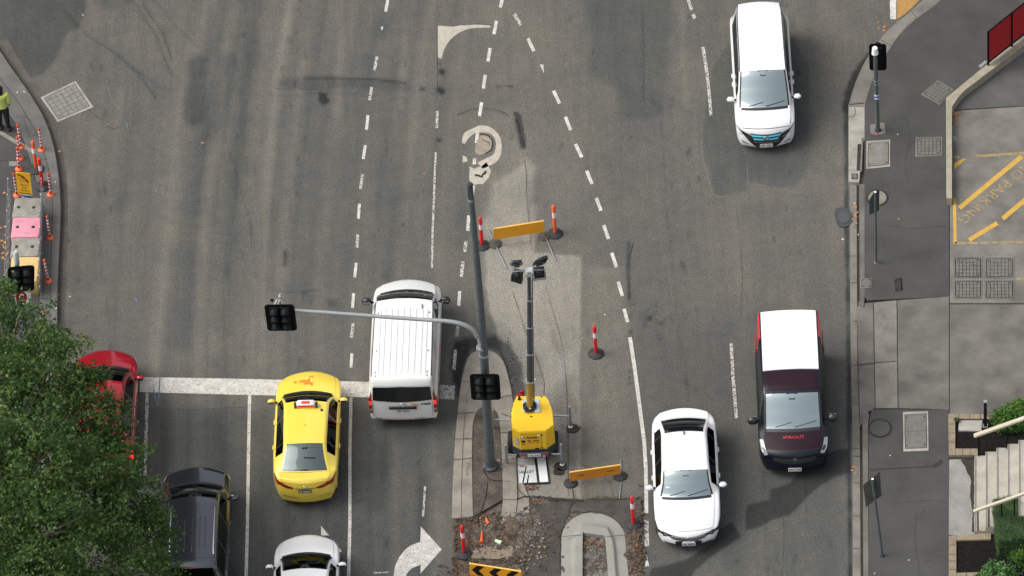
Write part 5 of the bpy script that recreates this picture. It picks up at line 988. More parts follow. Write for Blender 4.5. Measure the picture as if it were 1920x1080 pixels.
MB().add([p-PR+Vector((0, 0, .016)) for p in gp([(1644, 247), (1648, 247), (1647, 255), (1644, 254)], ZF)], [(0, 3, 2, 1)]).build('red_mark', mat('red_mark', (.3, .03, .03), .8), e)
for k in (.58, .62): MB().lathe(tp*k, [(.07, -.012), (.07, .012)], 12).build('clamp_band', m_galv, e)
cR = V(1646, 107, PR+YU*.30); eR = signal('traffic signal facing away behind the right corner post', cR, w=.50, h=1.05, cols=1, yaw=math.pi)
MB().tube([tp*.8, tp*.8+YU*.2+XR*.05], .02, 6).build('signal_bracket', m_galv, e)
# left signal
PLq = G(44, 612, ZF); e = empty('signal_post', PLq, label='white capped signal post rising out of the tree at the left', cat='pole')
tp = V(29.5, 474, PLq)-PLq; MB().tube([Vector((0, 0, 0)), tp*.5, tp*.97], [.07, .065, .062], 12).build('shaft', m_pole, e); MB().tube([tp*.86, tp*1.0, tp*1.02], [.085, .078, .05], 14).build('finial', mat('pale_cap', (.42, .50, .50), .4), e)
MB().tube([tp*.80, tp*.80-YU*.35+XR*.1+Vector((0, 0, -.05))], .025, 6).build('signal_bracket', m_white, e)
signal('traffic signal tilted over the yellow concrete block at the left', V(39.5, 523, PLq-YU*.35), w=.76, h=1.0, yaw=.22, roll=.10)
# right footpath signs -------------------------------------------------
for base, top, face, back, lab, mm in (((1643, 492), (1641, 360), [(1640, 361), (1649, 360), (1648, 398), (1630, 406), (1630, 378)], 0, 'slim sign pole with a small grey plate by the round cover', mat('sign_back_blue', (.045, .06, .065), .6, metal=.3)), ((1654.5, 1042), (1636, 898), [(1618, 913), (1649.5, 887), (1653, 932), (1624, 954)], 1, 'leaning sign pole with a square grey plate seen from behind', mat('sign_back', (.075, .078, .074), .6, metal=.3, var=.1))):
    PBs = G(*base, ZF); e = empty('sign_post', PBs, label=lab, cat='sign post', group='sign posts on the right footpath'); tp = V(*top, PBs)-PBs
    MB().tube([Vector((0, 0, 0)), tp], [.036, .034], 10).build('pole', m_pole, e); MB().lathe(tp, [(.036, -.005), (.036, .006)], 10, tp).build('cap', m_white, e)
    P = [V(x, y, PBs)-PBs+YU*.06 for x, y in face]; n = len(P); MB().add(P+[p+YU*.01 for p in P], [tuple(range(n))[::-1], tuple(range(n, 2*n))]+[(i, (i+1) % n, n+(i+1) % n, n+i) for i in range(n)]).build('sign_plate', mm, e)
    MB().lathe((0, 0, 0), [(.07, 0), (.07, .012)], 14).build('base_ring', m_conc2 if not back else m_seam, e)
    if back:
        q = tp*.28; MB().tube([tp*.78, tp*1.0], .045, 10).build('sleeve', m_pole, e)
# red banner fence at the top right -------------------------------------
FA, FB = G(1853, 122, .42), G(1925, 64, .42); FB = FA+(FB-FA)*1.9
e = empty('banner_fence', FA, label='red panelled screen in a black frame standing on the low wall', cat='screen'); d = FB-FA; L_ = d.length; u = d/L_; tl = V(1848.5, 59, FA)-FA; up = Vector((0, 0, tl.z))
for k in range(3):
    w = (G(1896, 86, .42)-FA).length; a = u*(w*k+.03); b_ = u*(w*(k+1)-.03); MB().add([a+up*.10, b_+up*.10, b_+up*.97, a+up*.97]+[p+YU*.02 for p in (a+up*.10, b_+up*.10, b_+up*.97, a+up*.97)], [(0, 1, 2, 3), (7, 6, 5, 4)]).build('panel', mat('banner_red', (.40, .008, .013), .65, var=.10, vs=2), e)
    MB().tube([u*(w*k), u*(w*k)+up], .032, 8).build('post', m_sig, e)
for hz in (.07, .99): MB().tube([up*hz, u*w*3+up*hz], .022, 8).build('rail', m_sig, e)
q = u*.0; MB().box(q+Vector((-.15, .02, .02)), (.3, .1, .05), Matrix.Rotation(math.atan2(u.y, u.x), 3, 'Z')).build('foot_bracket', m_galv, e)
# ---------------------------------------------------------------- light tower trailer
TB = G(999, 826, .0); e = empty('light_tower', TB, label='yellow mobile light tower trailer with a tall telescopic mast', cat='light tower')
ty = mat('tower_yellow', (.80, .50, .012), .45, coat=.3, var=.04, vs=3); td = mat('tower_chassis', (.035, .045, .055), .5)
zt = 1.35; topP = [G(x, y, zt+(.05 if y < 760 else 0))-TB for x, y in ((975, 811), (960, 803.5), (958.5, 774), (963, 754), (968, 743.5), (1023, 743), (1029, 751.5), (1036.5, 771), (1038.5, 798), (1023, 809))]
zb = zt-.70; b = MB(); n = len(topP); low = [Vector((p.x, p.y, zb)) for p in topP]; c = sum(topP, Vector())/n
inn = [c+(p-c)*.97+Vector((0, 0, .025)) for p in topP]; rim_ = [Vector((p.x, p.y, p.z-.02)) for p in topP]
b.add(low+rim_+inn, [(i, (i+1) % n, n+(i+1) % n, n+i) for i in range(n)]+[(n+i, n+(i+1) % n, 2*n+(i+1) % n, 2*n+i) for i in range(n)]+[tuple(range(2*n, 3*n)), tuple(range(n))[::-1]])
b.build('canopy', ty, e)
rp0 = low[0]; rp1 = low[-1]; ru = (rp1-rp0).normalized(); rn = Vector((ru.y, -ru.x, 0)); rn = rn if rn.y < 0 else -rn; W_ = (rp1-rp0).length
RP = lambda s, z, o=.006: rp0+ru*(s*W_)+Vector((0, 0, z*.66))+rn*o
for s0, s1, z0, z1, m, nm in ((.02, .81, .04, .94, mat('tower_yellow2', (.74, .42, .01), .5), 'rear_hatch'),): MB().add([RP(s0, z0, .01), RP(s1, z0, .01), RP(s1, z1, .01), RP(s0, z1, .01)], [(0, 1, 2, 3)]).build(nm, m, e)
t = MB(); put_text(t, 'PremiAir', lambda a, q: RP(.47+a, .74+q, .016), .44, .13, .03); put_text(t, 'HIRE', lambda a, q: RP(.60+a, .55+q, .016), .25, .09, .02); put_text(t, '1300 774 839', lambda a, q: RP(.5+a, .43+q, .016), .45, .06, .01)
for x0, x1, z0, z1 in ((.03, .18, .46, .58), (.03, .16, .34, .38), (.55, .70, .03, .09), (.80, .86, .82, .92), (.80, .86, .05, .12), (.815, .825, .12, .82)): t.add([RP(x0, z0, .02), RP(x1, z0, .02), RP(x1, z1, .02), RP(x0, z1, .02)], [(0, 1, 2, 3)])
t.build('lettering', m_black, e)
MB().add([RP(.27, .50, .022), RP(.39, .50, .022), RP(.39, .60, .022), RP(.27, .60, .022)], [(0, 1, 2, 3)]).build('red_decal', mat('decal_red', (.5, .05, .03), .5), e)
t = MB(); q = RP(.10, .75, .022); t.tube([q+ru*.05*math.cos(a)+Vector((0, 0, .05*math.sin(a))) for a in np.linspace(0, 6.283, 15)], .012, 6, False); t.build('badge', m_chrome, e)
MB().add([RP(.67, .84, .02), RP(.78, .84, .02), RP(.78, .93, .02), RP(.67, .93, .02)], [(0, 1, 2, 3)]).build('white_sticker', m_white, e)
# left chamfer sticker
cc = low[0]; c1 = low[1]; cu_ = (c1-cc); MB().add([cc+cu_*s+Vector((0, 0, z))+Vector((-.01, -.012, 0)) for s, z in ((.25, .12), (.7, .12), (.7, .42), (.25, .42))], [(0, 3, 2, 1)]).build('side_sticker', mat('sticker_grey', (.4, .4, .42), .5), e)
sk = MB(); lo2 = [c+(p-c)*1.04 for p in topP]; sk.prism([Vector((p.x, p.y, 0)) for p in lo2], .42, zb+.0); sk.build('chassis', td, e)
lb_ = MB(); lc = (rp0+rp1)/2+rn*.10; RM = Matrix.Rotation(math.atan2(ru.y, ru.x), 3, 'Z'); lb_.box((lc.x, lc.y, .52), (W_*1.18, .07, .17), RM, bev=.01); lo_ = lb_.build('light_bar', mat('bar_grey', (.06, .07, .08), .5), e)
for s in (-.44, .44): q = lc+ru*s*W_*.98+rn*.045; MB().box((q.x, q.y, .52), (W_*.22, .02, .10), RM, bev=.005).build('tail_lamp', m_taill, e)
q = lc+rn*.045; MB().box((q.x, q.y, .55), (.36, .015, .10), RM).build('number_plate', m_plate, e); t = MB(); put_text(t, 'P95 843', lambda a, z_: Vector((q.x, q.y, .55+z_))+ru*a+rn*.012, .3, .06, .02); t.build('plate_lettering', m_txt, e)
for px in (957.5, 1040.5):
    w = G(px, 829, .32)-TB; MB().lathe(w-XR*.08, [(.20, 0), (.31, .01), (.32, .05), (.32, .13), (.3, .16), (.18, .16)], 20, XR).build('wheel', m_tyre, e)
# mast
MBs = G(993.5, 765, 1.38)-TB; tpm = V(992, 515, G(993.5, 765, 1.38))-TB
ch = mat('mast_steel', (.085, .095, .10), .5, metal=.4, var=.1); yb = mat('mast_yellow', (.36, .24, .04), .5, metal=.2)
d = tpm-MBs; segs = (('mast_section', yb, .0, .21, .095), ('mast_section', ch, .19, .42, .083), ('mast_section', ch, .40, .62, .074), ('mast_section', ch, .60, .82, .065), ('mast_section', ch, .80, 1.0, .052))
for nm, m, a, b_, r in segs:
    MB().tube([MBs+d*a, MBs+d*b_], r, 8).build(nm, m, e)
    cl_ = MB(); cl_.box(MBs+d*(b_-.005), (r*2.5, r*2.5, .035)); cl_.build('mast_collar', m_galv, e)
cb = MB(); N_ = 66
for k in range(N_):
    t_ = .06+.93*k/N_; r = .10 if t_ < .2 else .086 if t_ < .42 else .077 if t_ < .62 else .068; q = MBs+d*t_+XR*(r+.02)-YU*.02; cb.lathe(q, [(.018, -.018), (.028, 0), (.018, .018)], 6)
cb.build('coiled_cable', m_grille, e)
pt = MB(); pp_ = [G(x, y, 1.43)-TB for x, y in ((980, 748), (1011, 747), (1013, 772), (980, 773))]; pt.prism(pp_, 1.405, 1.43); pt.build('mast_plate', mat('mast_plate', (.55, .60, .64), .35, metal=.3), e)
b = MB(); random.seed(5)
b.lathe(MBs+Vector((0, 0, .02)), [(.16, 0), (.16, .07), (.12, .12)], 10)
for k in range(16):
    a = k*.39; q = MBs+Vector((.17*math.cos(a), .17*math.sin(a), .03)); b.box(q+Vector((0, 0, .04)), (.045, .045, random.uniform(.06, .16)))
b.tube([MBs+Vector((.1, -.2, .06)), MBs+Vector((-.12, -.22, .08)), MBs+Vector((-.18, .0, .1))], .02, 6); b.build('winch_fittings', m_rubber, e); MB().lathe(MBs+Vector((0, -.12, .03)), [(.07, 0), (.05, .14)], 10).build('lock_pin', m_chrome, e)
MB().lathe(MBs+Vector((.02, -.36, .0)), [(.035, 0), (.035, .03)], 10).build('lifting_eye', m_chrome, e)
MB().lathe(G(974, 749, 1.42)-TB, [(.045, 0), (.05, .02), (.02, .12), (.01, .16)], 10).build('exhaust_cap', m_black, e)
MB().lathe(G(1015, 744.5, 1.42)-TB, [(.02, 0), (.02, .03)], 8).build('roof_stud', m_black, e)
b = MB(); q = G(974, 743, .9)-TB; b.box(q, (.22, .14, .12), bev=.03); b.box(q+Vector((.08, .1, .05)), (.12, .1, .16), bev=.03); b.build('red_tow_fitting', mat('fitting_red', (.25, .015, .02), .5), e)
# head with four lamps
b = MB(); b.box(tpm+Vector((0, 0, .10)), (.20, .16, .22), bev=.01); b.build('mast_head', m_white, e); MB().tube([tpm+Vector((-.46, 0, .16)), tpm+Vector((.46, 0, .16))], .03, 8).build('cross_arm', m_galv, e)
MB().add([tpm+Vector((x, -.082, z)) for x, z in ((-.04, .10), (.04, .10), (.04, .125), (-.04, .125))]+[tpm+Vector((x, -.082, z)) for x, z in ((-.04, .14), (.04, .14), (.04, .165), (-.04, .165))], [(0, 1, 2, 3), (4, 5, 6, 7)]).build('printed_mark', m_grille, e)
for dx, dz, rx, ry_, rz, wh_ in ((-.32, .38, .55, 0, .0, 0), (-.32, -.13, -.5, 0, -.5, 0), (.34, .40, .5, .7, .5, 1), (.28, -.08, -.35, 0, .1, 1)):
    R = Matrix.Rotation(rz, 3, 'Z') @ Matrix.Rotation(rx, 3, 'X') @ Matrix.Rotation(ry_*.6, 3, 'Y'); q = tpm+Vector((dx, 0, .12+dz)); b = MB(); b.box(q, (.30, .09, .36), R, bev=.02)
    for k in range(5): b.box(q+R @ Vector((-.12+.06*k, -.055, 0)), (.014, .05, .30), R)
    b.box(q+R @ Vector((0, -.09, .03)), (.16, .07, .14), R, bev=.01); o = b.build('floodlight', m_grille, e)
    MB().box(q+R @ Vector((0, .05, 0)), (.27, .012, .33), R).build('lamp_glass', m_chrome, o); g = MB(); g.tube([q+R @ Vector((-.17, 0, 0)), q+R @ Vector((-.17, 0, -.2)), q+R @ Vector((.17, 0, -.2)), q+R @ Vector((.17, 0, 0))], .012, 6); g.build('yoke', m_grille, o)
    if wh_: MB().box(q+R @ Vector((0, -.06, -.15)), (.28, .05, .07), R).build('lamp_rim', m_chrome, o)
# outriggers
for (x0, y0, x1, y1, jt, jb, pad) in ((958, 788, 926, 788, (925.5, 769), (927, 806), (926, 807)), (1038, 779, 1068, 775, (1068, 769), (1070, 801), (1070, 801)), (969, 853, 951, 864, (950, 849), (951, 872), (951, 873)), (1034, 851, 1051, 863, (1053.5, 844), (1054, 872), (1054, 872))):
    gp_ = G(*pad, 0); q = gp_-TB; h = .78; o = MB(); o.tube([q+Vector((0, 0, .03)), q+Vector((0, 0, h))], .038, 10); jo = o.build('jack_leg', m_galv, e)
    a_ = MB(); s0 = V(x0, y0, G(x0, y0, .5)) if False else None
    zz = .45; bx = G(x0, y0, zz)-TB; a_.tube([bx, q+Vector((0, 0, zz))], .028, 8); a_.build('outrigger_arm', mat('arm_grey', (.28, .32, .33), .4, metal=.4), e)
    MB().lathe(q, [(.085, 0), (.085, .02), (.04, .05)], 14).build('foot_pad', m_white, jo); MB().box(q+Vector((0, 0, h+.03)), (.06, .06, .08)).build('jack_handle', m_galv, jo)
# rubber pads and sandbags under the jacks
for x, y, w_, h_, lab in ((1074, 804, 13, 8, 'black rubber pad under the right outrigger jack'), (1051, 876, 13, 8, 'black pad under the lower right jack'), (1048, 886, 10, 6, 'second black sandbag below the lower right jack'), (912, 800, 12, 9, 'round tan pad beside the big pole')):
    MB().prism([p for p in gp(rough(disc(x, y, w_, h_, 14), 1.2, 5, int(x)), .0)], -.01, .004 if x == 912 else .035).build('jack_pad', m_conc2 if x == 912 else m_darkline, label=lab, cat='pad')
# white boards lying behind the trailer ------------------------------
P = gp([(966, 857), (1025, 854), (1031.5, 906), (972, 909)], .04); TBB = P[0]; e = empty('display_board', TBB, label='white HEALEY panel in a black frame lying flat behind the light tower', cat='sign panel'); P = [p-TBB for p in P]
q = lambda s, t, z=0.: (P[0]*(1-s)+P[1]*s)*(1-t)+(P[3]*(1-s)+P[2]*s)*t+Vector((0, 0, z))
MB().prism(P, -.035, .0).build('frame', mat('panel_frame', (.016, .02, .024), .5), e)
wb = mat('panel_white', (.62, .63, .62), .5, var=.05, vs=4); gt = mat('panel_grey', (.36, .35, .31), .6, var=.06)
MB().add([q(s, t, .012) for s, t in ((.03, .03), (.60, .03), (.60, .955), (.03, .955))], [(0, 3, 2, 1)]).build('white_face', wb, e); MB().add([q(s, t, .012) for s, t in ((.68, .03), (.95, .03), (.95, .955), (.68, .955))], [(0, 3, 2, 1)]).build('white_face', m_white, e)
MB().add([q(s, t, .016) for s, t in ((.03, .03), (.60, .03), (.60, .33), (.03, .33))], [(0, 3, 2, 1)]).build('grey_band', gt, e)
t = MB(); put_text(t, 'HEALEY', lambda a, b_: q(.31+a, .57-b_, .018), .46, .10, .01); t.add([q(s, t_, .019) for s, t_ in ((.30, .36), (.33, .37), (.16, .97), (.12, .97))], [(0, 3, 2, 1)]); t.add([q(s, t_, .019) for s, t_ in ((.34, .68), (.37, .69), (.30, .97), (.26, .97))], [(0, 3, 2, 1)]); t.build('lettering', m_black, e)
MB().add([q(s, t_, .019) for s, t_ in ((.12, .33), (.26, .32), (.26, .38), (.12, .38))], [(0, 3, 2, 1)]).build('red_mark', mat('faded_red', (.45, .12, .12), .7), e)
# rag heap beside the big pole
b = MB(); rr = random.Random(4)
for k in range(46):
    c_ = G(930+rr.gauss(0, 9), 872+rr.gauss(0, 5), .03+rr.random()*.05); a = rr.random()*3; s_z = rr.uniform(.02, .06); v = [c_+Vector((s_z*math.cos(a+j*1.57), s_z*math.sin(a+j*1.57), rr.uniform(-.02, .03))) for j in range(4)]; b.add(v, [(0, 1, 2, 3)])
b.build('wrapping_scraps', mat('scrap_white', (.5, .52, .52), .6), kind='stuff', label='scraps of pale wrapping at the foot of the tall pole')
# ---------------------------------------------------------------- median works
m_soil = mat('brown_soil', (.070, .050, .036), .98, var=.5, vs=3.2, fine=.5, fs=26, bump=1.0, bs=30)
m_isl = mat('island_concrete', (.235, .215, .18), .92, var=.24, vs=2.0, fine=.2, fs=38, bump=.4); m_new = mat('new_kerb_concrete', (.255, .255, .225), .88, var=.1, vs=1.6, fine=.1, fs=45)
ZI = .13
outL = smoothpoly([(847, 972), (849, 900), (853, 830), (857, 775), (863, 725), (870, 690), (880, 666), (896, 657), (912, 656), (930, 662), (944, 676), (952, 700), (960, 735), (966, 790), (968, 850), (970, 936)], 4)
inn = smoothpoly([(943, 936), (942, 880), (940, 830), (936, 785), (928, 768), (914, 762), (897, 768), (888, 790), (886, 830), (886, 890), (888, 968)], 4)
b = MB(); P = gp(outL, ZI); Q = gp(inn[::-1], ZI)
# island ring as quads between outer and inner outlines
def resample(pts, n):
    L_ = [0]
    for a, c in zip(pts[:-1], pts[1:]): L_.append(L_[-1]+math.hypot(c[0]-a[0], c[1]-a[1]))
    out = []
    for k in range(n+1):
        t = L_[-1]*k/n; i = 0
        while i < len(L_)-2 and L_[i+1] < t: i += 1
        f = (t-L_[i])/max(1e-6, L_[i+1]-L_[i]); out.append((pts[i][0]+(pts[i+1][0]-pts[i][0])*f, pts[i][1]+(pts[i+1][1]-pts[i][1])*f))
    return out
def ring(name, outer, inner, z, m, label, n=64, prof=((0, 0), (.5, 0), (1, 0)), zb=-.05):
    A, B_ = resample(outer, n), resample(inner, n); rows = []
    for k in range(n+1):
        r = [G(A[k][0], A[k][1], zb)]
        r[0] = Vector((G(A[k][0], A[k][1], z).x, G(A[k][0], A[k][1], z).y, zb))
        for f, dz in prof:
            x, y = A[k][0]+(B_[k][0]-A[k][0])*f, A[k][1]+(B_[k][1]-A[k][1])*f; r.append(G(x, y, z+dz))
        q = G(B_[k][0], B_[k][1], z); r.append(Vector((q.x, q.y, zb))); rows.append(r)
    w = len(rows[0]); vs = [v for r in rows for v in r]; fs = [(k*w+i, k*w+i+1, (k+1)*w+i+1, (k+1)*w+i) for k in range(n) for i in range(w-1)]
    fs += [tuple(range(w)), tuple(n*w+i for i in range(w))[::-1]]
    b = MB(); b.add(vs, fs); me_ = b.build(name, m, kind='structure', label=label)
    bm = bmesh.new(); bm.from_mesh(me_.data); bmesh.ops.recalc_face_normals(bm, faces=bm.faces); bm.to_mesh(me_.data); bm.free(); return me_
ring('median_kerb', outL, inn[::-1], ZI, m_isl, 'worn concrete median island with a rounded nose', prof=((0, -.06), (.03, -.01), (.42, 0), (.46, -.025), (.97, -.01), (1, -.03)))
k = MB(); prism_px(k, inn, -.05, .09); k.build('median_soil', mat('island_soil', (.075, .062, .05), .98, var=.45, vs=3, fine=.4, fs=24, bump=.8, bs=30), kind='structure', label='dark dirt filling the old median island')
# cracks on the island
k = MB()
for p in ([(866, 716), (884, 716)], [(856, 775), (872, 778), (890, 773)], [(853, 823), (870, 828), (886, 822)], [(850, 862), (868, 864), (887, 858)], [(938, 745), (962, 740)], [(940, 775), (950, 776), (966, 784)], [(938, 811), (966, 810)], [(940, 862), (968, 860)]): line(k, [p[0], p[-1]], .9, ZI+.006)
k.build('median_kerb', m_seam, kind='structure', label='cracks across the median island')
# concrete strips beside the island
k = MB(); prism_px(k, [(943, 936), (970, 936), (965, 975), (948, 978), (938, 985)], -.05, .08); prism_px(k, [(971, 880), (992, 934), (992, 968), (968, 968), (969, 910)], -.03, .05); k.build('median_slab', m_isl, kind='structure', label='broken concrete slab ends below the island')
# excavated ground
dig = rough([(848, 972), (890, 965), (935, 960), (968, 942), (1000, 931), (1050, 934), (1100, 938), (1120, 930), (1170, 934), (1206, 930), (1206, 1130), (849, 1130)], 1.6, 7, 2)
hx = np.arange(845, 1210, 2.0); hy = np.arange(926, 1134, 2.0); HX, HY = np.meshgrid(hx, hy); ed_ = sdist(HX, HY, dig)
def n2(sc, seed):
    r = np.random.default_rng(seed); a = r.random((int(230/sc)+4, int(380/sc)+4)); fx = (HX-840)/sc; fy = (HY-920)/sc; ix, iy = fx.astype(int), fy.astype(int); fx = fx-ix; fy = fy-iy
    return (a[iy, ix]*(1-fx)+a[iy, ix+1]*fx)*(1-fy)+(a[iy+1, ix]*(1-fx)+a[iy+1, ix+1]*fx)*fy
pile = np.exp(-((HX-925)/48)**2-((HY-1000)/34)**2)+.7*np.exp(-((HX-985)/26)**2-((HY-985)/24)**2)+.5*np.exp(-((HX-880)/30)**2-((HY-1078)/20)**2)+.25*np.exp(-((HX-1194)/12)**2)
HZ = np.where(ed_ > 0, .012+np.clip(ed_/14, 0, 1)*((.03+.11*pile)*n2(9, 1)+(.015+.05*pile)*n2(3.5, 2)+.02*n2(20, 3)*pile), -.012)
dxx = FW.x+RT.x*(HX-960)/FPX+UP.x*(540-HY)/FPX; dyy = FW.y+RT.y*(HX-960)/FPX+UP.y*(540-HY)/FPX; dzz = FW.z+RT.z*(HX-960)/FPX+UP.z*(540-HY)/FPX; tt = -EYE.z/dzz
co = np.stack([EYE.x+dxx*tt, EYE.y+dyy*tt, HZ], -1).reshape(-1, 3); ii = np.arange(co.shape[0]).reshape(HX.shape)
qq = np.stack([ii[1:, :-1], ii[1:, 1:], ii[:-1, 1:], ii[:-1, :-1]], -1).reshape(-1, 4); keep = (ed_.ravel()[qq] > 0).any(1); qq = qq[keep]
dark = np.clip(1-.45*np.exp(-((HX-1000)/40)**2-((HY-1060)/40)**2), 0, 1)
m_soil2 = mat('heaped_soil', (.082, .062, .046), .98, var=.65, vs=4.5, fine=.6, fs=26, cut=.60, cs=9, col2=(.14, .125, .11), bump=.8, bs=30)
MB().add([tuple(v) for v in co], [tuple(int(x) for x in f) for f in qq], False).build('dug_soil', m_soil2, kind='structure', label='dug-up and heaped brown soil round the new median kerb')
k = MB(); k.sheet(gp(rough([(1078, 937), (1202, 935), (1204, 1000), (1176, 1000), (1160, 975), (1120, 958), (1078, 960)], 1.5, 7, 5), .06), .06); k.sheet(gp(rough([(990, 945), (1075, 940), (1050, 1000), (1050, 1090), (985, 1090), (1000, 1000)], 2, 7, 6), .055), .055)
k.build('dug_soil', mat('damp_grit', (.058, .052, .045), .95, var=.35, vs=3, fine=.4, fs=30, bump=.6), kind='structure', label='damp dark grit in the dug-up median')
k = MB(); k.sheet(gp(rough([(882, 1046), (888, 1030), (915, 1024), (935, 1032), (950, 1026), (962, 1022), (960, 1042), (935, 1048), (905, 1047)], 1.2, 5, 7), .075), .075); k.build('road_patch', mat('tan_bedding', (.24, .19, .14), .95, var=.3, vs=6, fine=.3, stretch=(6, 1, 1)), kind='structure', label='tan streaked bedding concrete in the trench')
k = MB(); line(k, rough([(970, 934), (1000, 930), (1050, 934), (1095, 939)], 1.5, 6, 8)[:-8], 2.2, .065); line(k, [(1100, 936), (1150, 937), (1200, 933)], 2.4, .065); line(k, [(1073, 915), (1078, 945)], 2, .066); k.build('dug_soil', m_seam, kind='structure', label='dark broken edge of the old asphalt')
# new U-shaped kerb
uo = smoothpoly([(1052, 1130), (1052, 1060), (1053, 1008), (1059, 988), (1074, 972), (1095, 963), (1116, 961), (1140, 967), (1160, 981), (1171, 1000), (1175, 1040), (1184, 1130)], 5)
ui = smoothpoly([(1092, 1130), (1092, 1060), (1092.5, 1001), (1094, 999), (1103, 1000), (1113, 1001), (1123, 1003), (1133, 1004), (1134.5, 1006), (1137, 1035), (1139, 1060), (1143, 1130)], 5)
ring('new_kerb', uo, ui, .16, m_new, 'freshly cast pale concrete kerb shaped like a U', prof=((0, -.13), (.02, -.12), (.42, -.10), (.50, -.085), (.62, -.01), (.66, 0), (1, 0)))
k = MB(); k.sheet(gp([(1090, 995), (1136, 1002), (1145, 1130), (1090, 1130)], .03), .03); k.build('gravel_bed', mat('grit_bed', (.16, .155, .14), .95, var=.3, vs=5, fine=.5, fs=26, bump=.8, bs=28), kind='structure', label='gritty bed inside the new kerb')
k = MB(); line(k, [(1055, 1006), (1090, 1003)], 1, .165); line(k, [(1136, 1006), (1172, 1003)], 1, .165); line(k, [(1120, 1060), (1120, 1074)], 4, .034); k.build('new_kerb', m_seam, kind='structure', label='fine joints in the new kerb')
# rubble ---------------------------------------------------------------
def scatter(name, label, pts, smin, smax, m, z=.01, seed=1, flat=.6):
    r = random.Random(seed); b = MB()
    for x, y in pts:
        c_ = G(x, y, z); s = r.uniform(smin, smax); R = Matrix.Rotation(r.random()*6, 3, 'Z') @ Matrix.Rotation(r.random()-.5, 3, 'X')
        v = [R @ Vector((sx*s*r.uniform(.6, 1), sy*s*r.uniform(.6, 1), sz*s*flat*r.uniform(.6, 1)))+c_+Vector((0, 0, s*flat*.6)) for sx in (-1, 1) for sy in (-1, 1) for sz in (-1, 1)]
        b.add(v, [(0, 1, 3, 2), (4, 6, 7, 5), (0, 4, 5, 1), (2, 3, 7, 6), (0, 2, 6, 4), (1, 5, 7, 3)])
    return b.build(name, m, kind='stuff', label=label)
rr = random.Random(3)
def gauss_pts(cx, cy, sx, sy, n, box=None):
    out = []
    while len(out) < n:
        p = (rr.gauss(cx, sx), rr.gauss(cy, sy))
        if box is None or (box[0] < p[0] < box[2] and box[1] < p[1] < box[3]): out.append(p)
    return out
box = (852, 962, 1048, 1075)
scatter('rubble', 'grey gravel spilled over the dug-up soil', gauss_pts(972, 984, 20, 15, 1500, box)+gauss_pts(945, 1000, 24, 20, 350, box), .008, .024, mat('gravel_grey', (.155, .148, .135), .95, var=.6, vs=14), z=.06, seed=1)
scatter('rubble', 'brown clods of earth in the trench', gauss_pts(915, 985, 28, 22, 700, box)+gauss_pts(880, 1010, 20, 25, 400, box)+gauss_pts(870, 1075, 20, 14, 200)+gauss_pts(1195, 1030, 6, 40, 260)+gauss_pts(990, 1000, 30, 35, 300, box), .012, .04, mat('clod_brown', (.085, .058, .04), .98, var=.6, vs=9), z=.05, seed=2)
scatter('rubble', 'reddish brick crumbs in the trench', gauss_pts(1000, 955, 12, 12, 150, (968, 935, 1050, 1000))+gauss_pts(990, 915, 14, 3, 60)+gauss_pts(950, 1020, 16, 10, 80, box), .010, .024, mat('brick_crumb', (.20, .085, .05), .95, var=.6, vs=12), z=.03, seed=3)
scatter('rubble', 'pebbles inside the new kerb', gauss_pts(1115, 1045, 13, 22, 420, (1093, 1006, 1137, 1090)), .010, .022, mat('gravel_grey', (.2, .19, .17)), z=.03, seed=4)
scatter('rubble', 'pale stones among the soil', gauss_pts(930, 1000, 22, 22, 60, box)+gauss_pts(1010, 1040, 20, 25, 30, box), .02, .045, mat('pale_stone', (.24, .21, .18), .9, var=.3, vs=8), z=.06, seed=6)
scatter('rubble', 'crumbs of asphalt along the island', gauss_pts(962, 700, 10, 26, 130, (945, 650, 985, 745))+gauss_pts(905, 640, 30, 8, 100)+gauss_pts(905, 880, 16, 30, 160, (888, 800, 940, 960)), .006, .018, mat('clod_brown', (.1, .06, .04)), seed=7)
# leaves ---------------------------------------------------------------
def leafscatter(name, label, pts, s0, s1, m, z, seed):
    r = random.Random(seed); b = MB()
    for p in pts:
        zz = p[2] if len(p) > 2 else z
        c_ = G(p[0], p[1], zz+.012); s = r.uniform(s0, s1); a = r.random()*6.28; n = 7
        b.add([c_+Vector((s*(1 if k % 2 else .5)*math.cos(a+k*6.28/n), s*(1 if k % 2 else .5)*math.sin(a+k*6.28/n), r.uniform(0, .02))) for k in range(n)], [tuple(range(n))])
    return b.build(name, m, kind='stuff', label=label)
ml = mat('dry_leaf', (.42, .19, .07), .8, var=.4, vs=9)
pts = [(795, 326), (152, 252), (106, 388), (110, 392), (111, 436), (113, 440), (110, 512), (107, 540), (109, 565), (83, 252), (92, 262), (88, 257), (96, 268), (8, 362, ZF), (10, 425, ZF), (6, 460, ZF), (14, 475, ZF), (2, 428, ZF), (1685, 411, ZF), (380, 268), (108, 330), (112, 410), (90, 235), (52, 178), (30, 150)]
for _ in range(16): pts.append((rr.gauss(8, 8), rr.uniform(440, 500), ZF))
for _ in range(20): pts.append((rr.gauss(98, 10), rr.uniform(240, 560), .10))
leafscatter('fallen_leaves', 'dry orange leaves scattered on the left kerb and road', pts, .035, .075, ml, .0, 1)
pts = [(rr.gauss(1792, 3), rr.gauss(224, 7), ZF) for _ in range(14)]+[(rr.gauss(1650, 12), rr.gauss(50, 9)) for _ in range(10)]+[(rr.gauss(1604, 3), rr.uniform(380, 420), .03) for _ in range(12)]+[(rr.gauss(1603, 6), rr.gauss(883, 4), .04) for _ in range(5)]
leafscatter('fallen_leaves', 'brown leaves caught along the right kerb and low wall', pts, .03, .06, ml, .0, 2)
